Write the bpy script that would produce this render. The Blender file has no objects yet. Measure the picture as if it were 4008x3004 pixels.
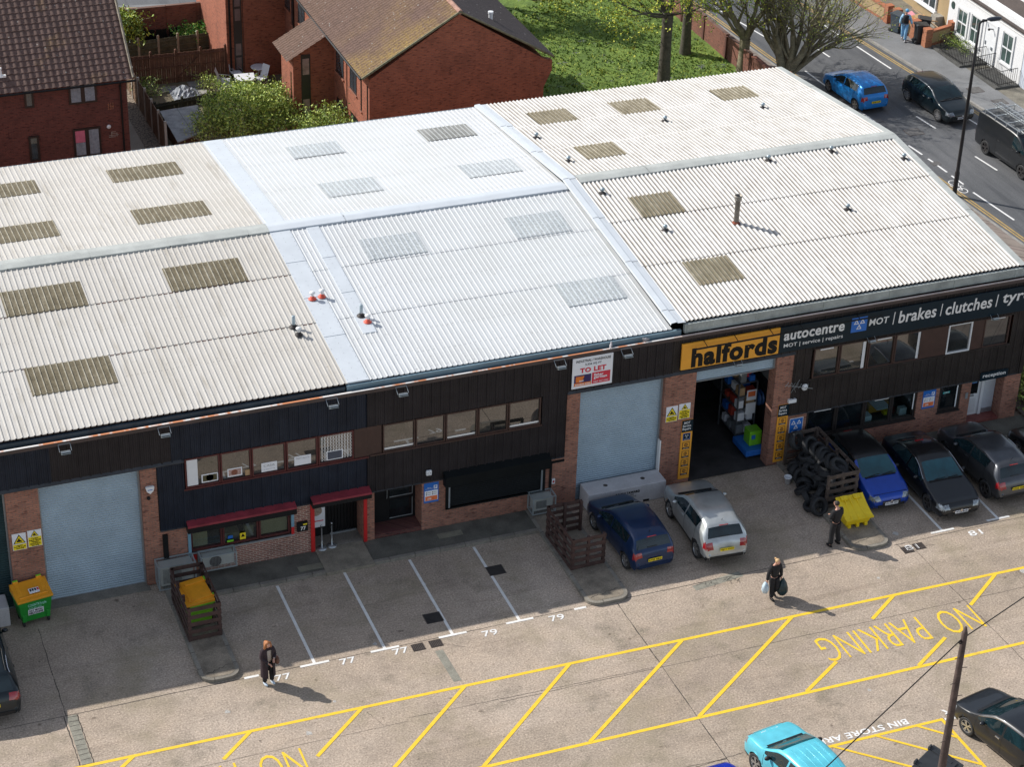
import bpy, bmesh, math, random
from mathutils import Vector, Matrix
random.seed(7)
PI = math.pi
SC = bpy.context.scene
COL = SC.collection

# ------------------------------------------------------------------ camera
CAM = Vector((0.0, -59.25, 43.8))
MR = ((0.93322771, -0.35811662, 0.02895744), (-0.16105545, -0.48901923, -0.85727553), (0.32116536, 0.79536952, -0.51404293))
FL = 8500.0
cd = bpy.data.cameras.new('camera'); cam = bpy.data.objects.new('camera', cd); COL.objects.link(cam)
cd.sensor_width = 36.0; cd.lens = FL / 4008 * 36.0; cd.clip_start = 1; cd.clip_end = 2000
r_, d_, f_ = [Vector(m) for m in MR]
cam.matrix_world = Matrix(((r_.x, -d_.x, -f_.x, CAM.x), (r_.y, -d_.y, -f_.y, CAM.y), (r_.z, -d_.z, -f_.z, CAM.z), (0, 0, 0, 1)))
SC.camera = cam
# surveying: a reading in the photograph becomes a real point on a known plane
def ray(px, py):
    a, b = (px - 2004) / FL, (py - 1502) / FL
    return r_ * a + d_ * b + f_
def G(px, py, z=0.0):
    d = ray(px, py); return CAM + d * ((z - CAM.z) / d.z)
def YP(px, py, y=0.0):
    d = ray(px, py); return CAM + d * ((y - CAM.y) / d.y)
# ------------------------------------------------------------------ light
w = bpy.data.worlds.new('World'); SC.world = w; w.use_nodes = True
SUN = Vector((-0.93, 0.88, 1.0)).normalized()
nt = w.node_tree; sky = nt.nodes.new('ShaderNodeTexSky'); sky.sky_type = 'NISHITA'; sky.sun_disc = False
sky.sun_elevation = math.asin(SUN.z); sky.sun_rotation = math.atan2(SUN.x, SUN.y) % (2 * PI)
sky.air_density = 1.0; sky.dust_density = 0.6
hs = nt.nodes.new('ShaderNodeHueSaturation'); hs.inputs['Saturation'].default_value = .55   # bright broken cloud whitens the sky light
nt.links.new(sky.outputs[0], hs.inputs['Color']); nt.links.new(hs.outputs[0], nt.nodes['Background'].inputs[0]); nt.nodes['Background'].inputs[1].default_value = 0.125
sd = bpy.data.lights.new('sun', 'SUN'); sd.energy = 4.1; sd.angle = math.radians(0.5); sd.color = (1.0, 0.95, 0.88)
so = bpy.data.objects.new('sun', sd); COL.objects.link(so); so.rotation_euler = SUN.to_track_quat('Z', 'Y').to_euler()
vs = SC.view_settings; vs.view_transform = 'Standard'; vs.look = 'None'; vs.exposure = 0.40; vs.gamma = 1.0
SC.cycles.max_bounces = 6; SC.cycles.diffuse_bounces = 3; SC.cycles.glossy_bounces = 3

# ------------------------------------------------------------------ materials
MATS = {}
def newmat(name):
    m = bpy.data.materials.new(name); m.use_nodes = True
    return m, m.node_tree, m.node_tree.nodes['Principled BSDF']
def noise(nt, scale, detail=3, rough=.6, vec=None):
    n = nt.nodes.new('ShaderNodeTexNoise'); n.inputs['Scale'].default_value = scale; n.inputs['Detail'].default_value = detail
    n.inputs['Roughness'].default_value = rough
    if vec: nt.links.new(vec, n.inputs['Vector'])
    return n.outputs['Fac']
def ramp(nt, fac, stops):
    r = nt.nodes.new('ShaderNodeValToRGB'); e = r.color_ramp.elements
    e[0].position = stops[0][0]; e[0].color = (*stops[0][1], 1); e[1].position = stops[-1][0]; e[1].color = (*stops[-1][1], 1)
    for p, c in stops[1:-1]:
        k = e.new(p); k.color = (*c, 1)
    nt.links.new(fac, r.inputs[0]); return r.outputs[0]
def mix(nt, fac, a, b, mode='MIX'):
    m = nt.nodes.new('ShaderNodeMix'); m.data_type = 'RGBA'; m.blend_type = mode
    for s, v in ((m.inputs[0], fac), (m.inputs[6], a), (m.inputs[7], b)):
        if hasattr(v, 'is_linked') or hasattr(v, 'links'): nt.links.new(v, s)
        elif isinstance(v, (int, float)): s.default_value = v
        else: s.default_value = (*v, 1)
    return m.outputs[2]
def pos(nt):
    return nt.nodes.new('ShaderNodeNewGeometry').outputs['Position']
def objc(nt):
    return nt.nodes.new('ShaderNodeTexCoord').outputs['Object']
def mapping(nt, vec, scale=(1, 1, 1), rot=(0, 0, 0), loc=(0, 0, 0)):
    m = nt.nodes.new('ShaderNodeMapping'); m.inputs['Scale'].default_value = scale; m.inputs['Rotation'].default_value = rot; m.inputs['Location'].default_value = loc
    nt.links.new(vec, m.inputs[0]); return m.outputs[0]
def bump(nt, b, h, st=.3, dist=.02):
    n = nt.nodes.new('ShaderNodeBump'); n.inputs['Strength'].default_value = st; n.inputs['Distance'].default_value = dist
    nt.links.new(h, n.inputs['Height']); nt.links.new(n.outputs[0], b.inputs['Normal'])
def MT(name, col, rough=.6, metal=0., var=.12, vs=4., fine=0., coat=0., ior=None, bmp=0., emit=None):
    if name in MATS: return MATS[name]
    m, nt, b = newmat(name)
    b.inputs['Roughness'].default_value = rough; b.inputs['Metallic'].default_value = metal
    if coat: b.inputs['Coat Weight'].default_value = coat; b.inputs['Coat Roughness'].default_value = .04
    if ior: b.inputs['IOR'].default_value = ior
    v = objc(nt)
    f = noise(nt, vs, 4, .65, v)
    lo = tuple(max(0, c * (1 - var)) for c in col); hi = tuple(min(1, c * (1 + var)) for c in col)
    c = ramp(nt, f, [(.3, lo), (.7, hi)])
    if fine:
        f2 = noise(nt, 28, 2, .7, v)
        c = mix(nt, ramp(nt, f2, [(.35, (1 - fine,) * 3), (.65, (1,) * 3)]), (0, 0, 0), c) if False else mix(nt, 1.0, c, ramp(nt, f2, [(.35, (1 - fine,) * 3), (.65, (1.0,) * 3)]), 'MULTIPLY')
    nt.links.new(c, b.inputs['Base Color'])
    if bmp: bump(nt, b, noise(nt, 40, 3, .6, v), bmp)
    if emit: b.inputs['Emission Color'].default_value = (*emit, 1); b.inputs['Emission Strength'].default_value = 1
    MATS[name] = m; return m

def brick_mat(name, c1, c2, mortar, patch=.35, mort=.012, bw=.225, bh=.075):
    m, nt, b = newmat(name); p = pos(nt)
    s = nt.nodes.new('ShaderNodeSeparateXYZ'); nt.links.new(p, s.inputs[0])
    a = nt.nodes.new('ShaderNodeMath'); nt.links.new(s.outputs[0], a.inputs[0]); nt.links.new(s.outputs[1], a.inputs[1])
    c = nt.nodes.new('ShaderNodeCombineXYZ'); nt.links.new(a.outputs[0], c.inputs[0]); nt.links.new(s.outputs[2], c.inputs[1])
    t = nt.nodes.new('ShaderNodeTexBrick'); nt.links.new(c.outputs[0], t.inputs['Vector'])
    t.inputs['Scale'].default_value = 1; t.inputs['Brick Width'].default_value = bw; t.inputs['Row Height'].default_value = bh
    t.inputs['Mortar Size'].default_value = mort; t.inputs['Mortar Smooth'].default_value = .3; t.inputs['Bias'].default_value = 0
    t.inputs['Color1'].default_value = (*c1, 1); t.inputs['Color2'].default_value = (*c2, 1); t.inputs['Mortar'].default_value = (*mortar, 1)
    n1 = noise(nt, .9, 5, .7, p)
    k = ramp(nt, n1, [(.3, (1 - patch,) * 3), (.5, (1, 1, 1)), (.75, (1 + patch * .5,) * 3)])
    o = mix(nt, 1.0, t.outputs[0], k, 'MULTIPLY')
    # odd darker and paler bricks
    mp = mapping(nt, c.outputs[0], (2.0, 6.0, 1))
    n2 = noise(nt, 2.2, 1, .5, mp)
    o = mix(nt, 1.0, o, ramp(nt, n2, [(.32, (.55, .5, .52)), (.42, (1, 1, 1)), (.66, (1, 1, 1)), (.78, (1.35, 1.2, 1.1))]), 'MULTIPLY')
    nt.links.new(o, b.inputs['Base Color']); b.inputs['Roughness'].default_value = .9
    bump(nt, b, t.outputs['Fac'], .4, -.01)
    MATS[name] = m; return m

def yard_mat():
    m, nt, b = newmat('yard_concrete'); p = pos(nt)
    big = noise(nt, .12, 5, .6, p); mid = noise(nt, .9, 5, .7, p)
    c = ramp(nt, big, [(.3, (.325, .265, .212)), (.5, (.375, .31, .25)), (.7, (.425, .36, .30))])
    c = mix(nt, 1.0, c, ramp(nt, mid, [(.28, (.78, .78, .78)), (.5, (1, 1, 1)), (.75, (1.14, 1.12, 1.1))]), 'MULTIPLY')
    g = noise(nt, 16, 3, .8, p)
    c = mix(nt, 1.0, c, ramp(nt, g, [(.3, (.45, .42, .40)), (.46, (.92, .91, .90)), (.55, (1.05, 1.05, 1.04)), (.72, (1.75, 1.7, 1.62))]), 'MULTIPLY')
    bt = nt.nodes.new('ShaderNodeTexBrick'); nt.links.new(mapping(nt, p, (1, 1, 1), loc=(-7.05, -9.6 + 5.7, 0)), bt.inputs['Vector']); bt.inputs['Scale'].default_value = 1; bt.offset = 0; bt.inputs['Brick Width'].default_value = 9.25; bt.inputs['Row Height'].default_value = 3.75; bt.inputs['Mortar Size'].default_value = 0; bt.inputs['Color1'].default_value = (.90, .89, .87, 1); bt.inputs['Color2'].default_value = (1.07, 1.06, 1.06, 1)
    c = mix(nt, 1.0, c, bt.outputs[0], 'MULTIPLY')
    tk = noise(nt, 1.0, 4, .7, mapping(nt, p, (.16, 1.5, 1), rot=(0, 0, math.radians(6)), loc=(5, 2, 0)))
    c = mix(nt, 1.0, c, ramp(nt, tk, [(.30, (.80, .79, .78)), (.44, (1, 1, 1))]), 'MULTIPLY')
    sp = noise(nt, 2.6, 2, .5, mapping(nt, p, (1, 1, 1), loc=(17, 5, 0)))
    c = mix(nt, 1.0, c, ramp(nt, sp, [(.24, (.5, .48, .46)), (.30, (1, 1, 1))]), 'MULTIPLY')
    # oil and damp by the bays and doors
    oil = noise(nt, .55, 4, .6, mapping(nt, p, (1, 1, 1), loc=(9, 3, 0)))
    c = mix(nt, 1.0, c, ramp(nt, oil, [(.28, (.62, .64, .62)), (.42, (1, 1, 1)), (.9, (1, 1, 1))]), 'MULTIPLY')
    mo = noise(nt, .35, 5, .65, mapping(nt, p, (1, 1, 1), loc=(41, 13, 0)))
    c = mix(nt, ramp(nt, mo, [(.50, (0, 0, 0)), (.70, (.5, .5, .5))]), c, (.20, .175, .10))
    nt.links.new(c, b.inputs['Base Color']); b.inputs['Roughness'].default_value = .85
    bump(nt, b, g, .5, .012)
    return m
def asphalt_mat():
    m, nt, b = newmat('road_asphalt'); p = pos(nt)
    big = noise(nt, .15, 4, .6, p)
    c = ramp(nt, big, [(.3, (.078, .082, .088)), (.7, (.115, .118, .124))])
    st = noise(nt, 1.0, 4, .65, mapping(nt, p, (2.2, .16, 1), rot=(0, 0, math.radians(-38))))  # tree-shadow streaks painted into the asphalt colour
    c = mix(nt, 1.0, c, ramp(nt, st, [(.36, (.72, .73, .75)), (.52, (1, 1, 1)), (.7, (1.12, 1.12, 1.12))]), 'MULTIPLY')
    g = noise(nt, 20, 3, .8, p)
    c = mix(nt, 1.0, c, ramp(nt, g, [(.3, (.75, .75, .75)), (.7, (1.25, 1.25, 1.25))]), 'MULTIPLY')
    nt.links.new(c, b.inputs['Base Color']); b.inputs['Roughness'].default_value = .75
    return m
def lawn_mat():
    m, nt, b = newmat('lawn'); p = pos(nt)
    c = ramp(nt, noise(nt, .5, 6, .7, p), [(.3, (.075, .13, .022)), (.5, (.115, .185, .028)), (.65, (.16, .23, .035)), (.8, (.18, .16, .055))])
    c = mix(nt, 1.0, c, ramp(nt, noise(nt, 9, 3, .8, p), [(.3, (.5, .55, .5)), (.7, (1.4, 1.35, 1.2))]), 'MULTIPLY')
    pur = noise(nt, 1.1, 3, .6, mapping(nt, p, (1, 1, 1), loc=(3, 7, 0)))
    pf = noise(nt, 11, 2, .8, p)
    mm = nt.nodes.new('ShaderNodeMath'); mm.operation = 'MULTIPLY'
    r1 = ramp(nt, pur, [(.62, (0, 0, 0)), (.7, (1, 1, 1))]); r2 = ramp(nt, pf, [(.48, (0, 0, 0)), (.56, (1, 1, 1))])
    nt.links.new(r1, mm.inputs[0]); nt.links.new(r2, mm.inputs[1])
    c = mix(nt, mm.outputs[0], c, (.10, .07, .16))
    nt.links.new(c, b.inputs['Base Color']); b.inputs['Roughness'].default_value = .9
    bump(nt, b, noise(nt, 9, 3, .8, p), .8, .05)
    return m
def roof_mat(name, base, dirt, dscale, lo, hi, rust=.0, rough=.5, per=None, x0=0, vstr=0.0):
    """coated sheet: streaks run down the slope, dirt sits in blotches; vstr = lichen in the troughs"""
    m, nt, b = newmat(name); p = pos(nt)
    s = noise(nt, dscale, 5, .7, mapping(nt, p, (3.0, .35, .3)))
    s2 = noise(nt, .5, 4, .6, p)
    c = ramp(nt, s, [(lo, dirt), (hi, base)])
    c = mix(nt, 1.0, c, ramp(nt, s2, [(.3, (.93, .92, .90)), (.6, (1, 1, 1))]), 'MULTIPLY')
    sp = noise(nt, 9, 3, .7, p)
    c = mix(nt, 1.0, c, ramp(nt, sp, [(.26, (.72, .68, .62)), (.38, (1, 1, 1))]), 'MULTIPLY')
    if vstr:
        sx = nt.nodes.new('ShaderNodeSeparateXYZ'); nt.links.new(p, sx.inputs[0])
        a = nt.nodes.new('ShaderNodeMath'); a.operation = 'SUBTRACT'; nt.links.new(sx.outputs[0], a.inputs[0]); a.inputs[1].default_value = x0
        k = nt.nodes.new('ShaderNodeMath'); k.operation = 'MULTIPLY'; nt.links.new(a.outputs[0], k.inputs[0]); k.inputs[1].default_value = 2 * PI / per
        q = nt.nodes.new('ShaderNodeMath'); q.operation = 'COSINE'; nt.links.new(k.outputs[0], q.inputs[0])
        h = nt.nodes.new('ShaderNodeMath'); h.operation = 'MULTIPLY_ADD'; nt.links.new(q.outputs[0], h.inputs[0]); h.inputs[1].default_value = -.5; h.inputs[2].default_value = .5
        bl = noise(nt, 1.6, 5, .75, mapping(nt, p, (1.2, .5, 1)))
        e = nt.nodes.new('ShaderNodeMath'); e.operation = 'MULTIPLY'; nt.links.new(h.outputs[0], e.inputs[0])
        nt.links.new(ramp(nt, bl, [(.3, (.35 * vstr,) * 3), (.7, (vstr,) * 3)]), e.inputs[1])
        c = mix(nt, e.outputs[0], c, dirt)
    nt.links.new(c, b.inputs['Base Color']); b.inputs['Roughness'].default_value = rough
    MATS[name] = m; return m
def mossy_mat(name, a, bcol, c3, sc=2.0):
    m, nt, b = newmat(name); p = pos(nt)
    s = noise(nt, sc, 6, .75, mapping(nt, p, (1.5, .6, 1)))
    c = ramp(nt, s, [(.3, a), (.5, bcol), (.72, c3)])
    c = mix(nt, 1.0, c, ramp(nt, noise(nt, 14, 3, .8, p), [(.3, (.6, .6, .6)), (.7, (1.35, 1.3, 1.25))]), 'MULTIPLY')
    nt.links.new(c, b.inputs['Base Color']); b.inputs['Roughness'].default_value = .8
    MATS[name] = m; return m
def tile_mat(name, dark, light, moss=None, mscale=.35, mo=(.5, .62), spots=True, yfade=None):
    def fade(nt, p, v, yf):
        s = nt.nodes.new('ShaderNodeSeparateXYZ'); nt.links.new(p, s.inputs[0]); r = nt.nodes.new('ShaderNodeMapRange'); nt.links.new(s.outputs[1], r.inputs[0]); r.inputs[1].default_value = yf[0]; r.inputs[2].default_value = yf[1]; r.inputs[3].default_value = 1; r.inputs[4].default_value = 0.06
        q = nt.nodes.new('ShaderNodeMath'); q.operation = 'MULTIPLY'; nt.links.new(v, q.inputs[0]); nt.links.new(r.outputs[0], q.inputs[1]); return q.outputs[0]
    m, nt, b = newmat(name); p = pos(nt)
    c = ramp(nt, noise(nt, 3.2, 4, .8, p), [(.3, dark), (.7, light)])
    c = mix(nt, 1.0, c, ramp(nt, noise(nt, 14, 2, .8, p), [(.3, (.7, .7, .7)), (.7, (1.25, 1.2, 1.2))]), 'MULTIPLY')
    if moss:
        f = noise(nt, mscale, 3, .6, mapping(nt, p, (1, 1, 1), loc=(2.3, 1, 0))); f2 = noise(nt, 9, 3, .8, p)
        mm = nt.nodes.new('ShaderNodeMath'); mm.operation = 'MULTIPLY'
        nt.links.new(ramp(nt, f, [(mo[0], (0, 0, 0)), (mo[1], (1, 1, 1))]), mm.inputs[0]); nt.links.new(ramp(nt, f2, [(.4, (.15, .15, .15)), (.6, (.9, .9, .9))]), mm.inputs[1])
        c = mix(nt, mm.outputs[0], c, moss) if not yfade else mix(nt, fade(nt, p, mm.outputs[0], yfade), c, moss)
    if spots:
        v = nt.nodes.new('ShaderNodeTexVoronoi'); v.inputs['Scale'].default_value = 3.0; nt.links.new(p, v.inputs['Vector'])
        c = mix(nt, ramp(nt, v.outputs['Distance'], [(.06, (.8, .8, .8)), (.12, (0, 0, 0))]), c, (.35, .34, .31))
    nt.links.new(c, b.inputs['Base Color']); b.inputs['Roughness'].default_value = .85
    MATS[name] = m; return m
def glass_mat(name, col=(.015, .02, .022), ior=2.3, rough=.03):
    m, nt, b = newmat(name); p = objc(nt)
    nt.links.new(ramp(nt, noise(nt, 1.5, 3, .6, p), [(.3, tuple(c * .6 for c in col)), (.7, tuple(c * 1.5 for c in col))]), b.inputs['Base Color'])
    b.inputs['Roughness'].default_value = rough; b.inputs['IOR'].default_value = ior
    MATS[name] = m; return m
def clear_glass(name, tint=(.75, .85, .85), refl=.12):
    m, nt, b = newmat(name)
    t = nt.nodes.new('ShaderNodeBsdfTransparent'); t.inputs[0].default_value = (*tint, 1)
    g = nt.nodes.new('ShaderNodeBsdfGlossy'); g.inputs['Roughness'].default_value = .02
    x = nt.nodes.new('ShaderNodeMixShader'); x.inputs[0].default_value = refl
    nt.links.new(t.outputs[0], x.inputs[1]); nt.links.new(g.outputs[0], x.inputs[2])
    nt.links.new(x.outputs[0], nt.nodes['Material Output'].inputs[0])
    MATS[name] = m; return m

YARD = yard_mat(); ASPH = asphalt_mat(); LAWN = lawn_mat()
BRICK_U = brick_mat('unit_brick', (.40, .175, .115), (.29, .13, .092), (.20, .135, .105))
BRICK_UM = brick_mat('unit_brick_white_joints', (.30, .115, .085), (.22, .09, .07), (.42, .33, .27), mort=.017)
BRICK_H = brick_mat('house_brick_dark', (.17, .052, .038), (.13, .043, .033), (.095, .042, .035), .3, .01)
BRICK_F = brick_mat('flats_brick', (.36, .115, .06), (.28, .09, .05), (.21, .10, .07), .3, .01)
BRICK_W = brick_mat('garden_wall_brick', (.23, .085, .055), (.17, .065, .045), (.15, .09, .07), .3, .012)
BRICK_O = brick_mat('orange_brick', (.42, .15, .07), (.34, .12, .06), (.25, .15, .10), .2, .012)
ROOF_L = roof_mat('cream_roof', (.52, .50, .465), (.36, .33, .28), 1.1, .22, .46)
ROOF_M = roof_mat('white_roof', (.57, .59, .605), (.48, .50, .515), 1.0, .18, .4, rough=.4)
ROOF_R = roof_mat('old_white_roof', (.61, .605, .59), (.17, .14, .11), 1.6, .18, .36, per=.171, x0=30.45, vstr=1.15)
FLASH_M = MT('white_flashing', (.54, .58, .62), .4, 0, .05, 1.2)
RIDGE_L = MT('ridge_sheet', (.42, .44, .42), .6, 0, .14, 1.5, .1)
MOSS = mossy_mat('mossy_rooflight', (.085, .07, .038), (.14, .12, .075), (.21, .19, .14))
RLBLUE = mossy_mat('clear_rooflight', (.34, .38, .41), (.40, .44, .47), (.45, .49, .51), .8)
RLGREY = mossy_mat('grey_rooflight', (.15, .16, .155), (.23, .24, .235), (.30, .31, .305), 1.2)
TILE_H = tile_mat('pantile', (.085, .050, .040), (.16, .105, .088), (.24, .15, .06), .5, (.6, .75))
TILE_F = tile_mat('flats_tile', (.085, .048, .034), (.15, .092, .070), (.30, .20, .04), .35, (.38, .60), yfade=(26.5, 32))
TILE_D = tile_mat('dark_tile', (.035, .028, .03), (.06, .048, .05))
CLAD_N = MT('navy_cladding', (.020, .026, .040), .42, .1, .3, 1.1, .15)
CLAD_B = MT('brown_cladding', (.030, .026, .028), .5, .1, .3, .9, .15)
CLAD_R = MT('dark_brown_cladding', (.036, .030, .028), .55, .05, .35, .8, .2)
BLACK = MT('black_paint', (.012, .012, .013), .45, 0, .2, 3)
DKBROWN = MT('brown_frame', (.055, .028, .022), .5, 0, .2, 3)
MAROON = MT('maroon_frame', (.085, .018, .018), .45, 0, .2, 3)
REDP = MT('red_paint', (.50, .02, .02), .4, 0, .12, 3)
REDD = MT('dusty_red_hood', (.26, .03, .045), .6, 0, .25, 2.5, .2)
WHITE = MT('white_paint', (.78, .78, .77), .5, 0, .05, 3)
WUPVC = MT('white_plastic', (.72, .74, .76), .35, 0, .04, 3)
GREYM = MT('grey_metal', (.30, .33, .35), .4, .4, .15, 3)
GALV = MT('galvanised', (.42, .45, .47), .35, .7, .12, 4)
SHUT = MT('shutter_steel', (.33, .42, .49), .42, .35, .12, .9, .1)
SHUTD = MT('dark_shutter', (.02, .045, .05), .4, .3, .2, 2)
SHUTK = MT('black_shutter', (.006, .008, .009), .6, .2, .2, 2)
GUT = MT('gutter_blue_grey', (.17, .26, .32), .45, .2, .15, 1.5, .1)
GUTO = MT('old_gutter', (.38, .42, .41), .55, .2, .3, 1.2, .25)
CONC = MT('precast_concrete', (.56, .55, .56), .8, 0, .12, 1.6, .15, bmp=.2)
KERB = MT('kerb_concrete', (.25, .23, .195), .85, 0, .25, 1.5, .3, bmp=.2)
PAVE = MT('pavement_concrete', (.125, .12, .10), .85, 0, .35, 1.2, .3, bmp=.2)
ISL = MT('island_top', (.26, .22, .17), .85, 0, .35, 1.6, .35, bmp=.2)
PAVR = MT('pavement_asphalt', (.20, .205, .21), .85, 0, .18, .8, .25)
def worn(name, col, under, lo, hi, sc=1.3):
    m, nt, b = newmat(name); p = pos(nt)
    f = noise(nt, sc, 3, .5, p); g = noise(nt, 22, 3, .8, p)
    a = nt.nodes.new('ShaderNodeMath'); a.operation = 'MULTIPLY_ADD'; nt.links.new(g, a.inputs[0]); a.inputs[1].default_value = .9; nt.links.new(f, a.inputs[2])
    c = ramp(nt, a.outputs[0], [(lo, under), (hi, col)])
    nt.links.new(mix(nt, 1.0, c, ramp(nt, noise(nt, 5, 3, .7, p), [(.3, (.86, .84, .8)), (.7, (1.04, 1.04, 1.04))]), 'MULTIPLY'), b.inputs['Base Color']); b.inputs['Roughness'].default_value = .65
    MATS[name] = m; return m
YEL = worn('yellow_line_paint', (.84, .56, .035), (.36, .27, .12), .66, .80)
YELO = MT('worn_yellow_line', (.48, .33, .12), .7, 0, .25, 2, .35)
WLINE = MT('white_line_paint', (.78, .78, .77), .6, 0, .06, 3, .12)
WBAY = worn('white_bay_paint', (.78, .78, .77), (.38, .33, .28), .62, .76)
DARKJ = MT('joint_dark', (.055, .048, .04), .9, 0, .3, 5)
ASPATCH = MT('patch_concrete', (.27, .26, .215), .9, 0, .25, 3, .3)
IRON = MT('cast_iron', (.085, .068, .062), .6, .3, .3, 6)
PALLET = MT('pallet_wood', (.075, .040, .034), .75, 0, .4, 4, .3)
PALG = MT('pallet_wood_grey', (.10, .075, .062), .75, 0, .4, 4, .3)
FENCE = MT('fence_wood', (.17, .075, .045), .8, 0, .3, 3, .3)
FENCEG = MT('fence_wood_brown', (.24, .15, .095), .8, 0, .35, 3, .3)
FPOST = MT('concrete_post', (.45, .42, .37), .8, 0, .15, 4)
WINREFL = glass_mat('office_glass', (.02, .02, .018), 2.35, .02)
WINDARK = glass_mat('dark_glass', (.008, .011, .013), 1.7)
HWIN = glass_mat('house_glass', (.03, .045, .055), 1.8)
CLEAR = clear_glass('shop_glass')
SIGNW = MT('sign_white', (.78, .80, .84), .45, 0, .03, 3)
SIGNY = MT('sign_yellow', (.85, .66, .02), .5, 0, .05, 3)
SIGNO = MT('sign_orange', (.80, .36, .035), .45, 0, .04, 3)
SIGNN = MT('sign_navy', (.008, .02, .03), .35, 0, .1, 2)
SIGNB = MT('sign_blue', (.02, .14, .50), .4, 0, .06, 3)
SIGNK = MT('sign_black_ink', (.01, .01, .01), .5, 0, .05, 3)
SIGNR = MT('sign_red', (.62, .03, .06), .45, 0, .05, 3)
for k_ in ('navy_cladding', 'brown_cladding', 'dark_brown_cladding', 'sign_navy', 'black_paint', 'black_shutter', 'sign_black_ink', 'dark_shutter'): MATS[k_].node_tree.nodes['Principled BSDF'].inputs['Specular IOR Level'].default_value = .22
BIRD = MT('bird_feather', (.35, .33, .34), .8, 0, .4, 30)

# ------------------------------------------------------------------ scene graph helpers
def put(o, parent=None):
    COL.objects.link(o)
    if parent: o.parent = parent
    return o
def wloc(o):
    v = Vector((0, 0, 0))
    while o: v += o.location; o = o.parent
    return v
def tag(o, label=None, cat=None, group=None, kind=None):
    if label: o['label'] = label
    if cat: o['category'] = cat
    if group: o['group'] = group
    if kind: o['kind'] = kind
    return o
def thing(name, label, cat, loc=(0, 0, 0), group=None):
    o = bpy.data.objects.new(name, None); o.location = loc; o.empty_display_size = .3
    put(o); return tag(o, label, cat, group)
def copy_tree(o, parent=None):
    c = o.copy(); COL.objects.link(c)
    if parent: c.parent = parent
    for ch in list(o.children): copy_tree(ch, c)
    return c
def place(root, x, y, z=0, deg=0):
    root.location = (x, y, z); root.rotation_euler = (0, 0, math.radians(deg)); return root

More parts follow.
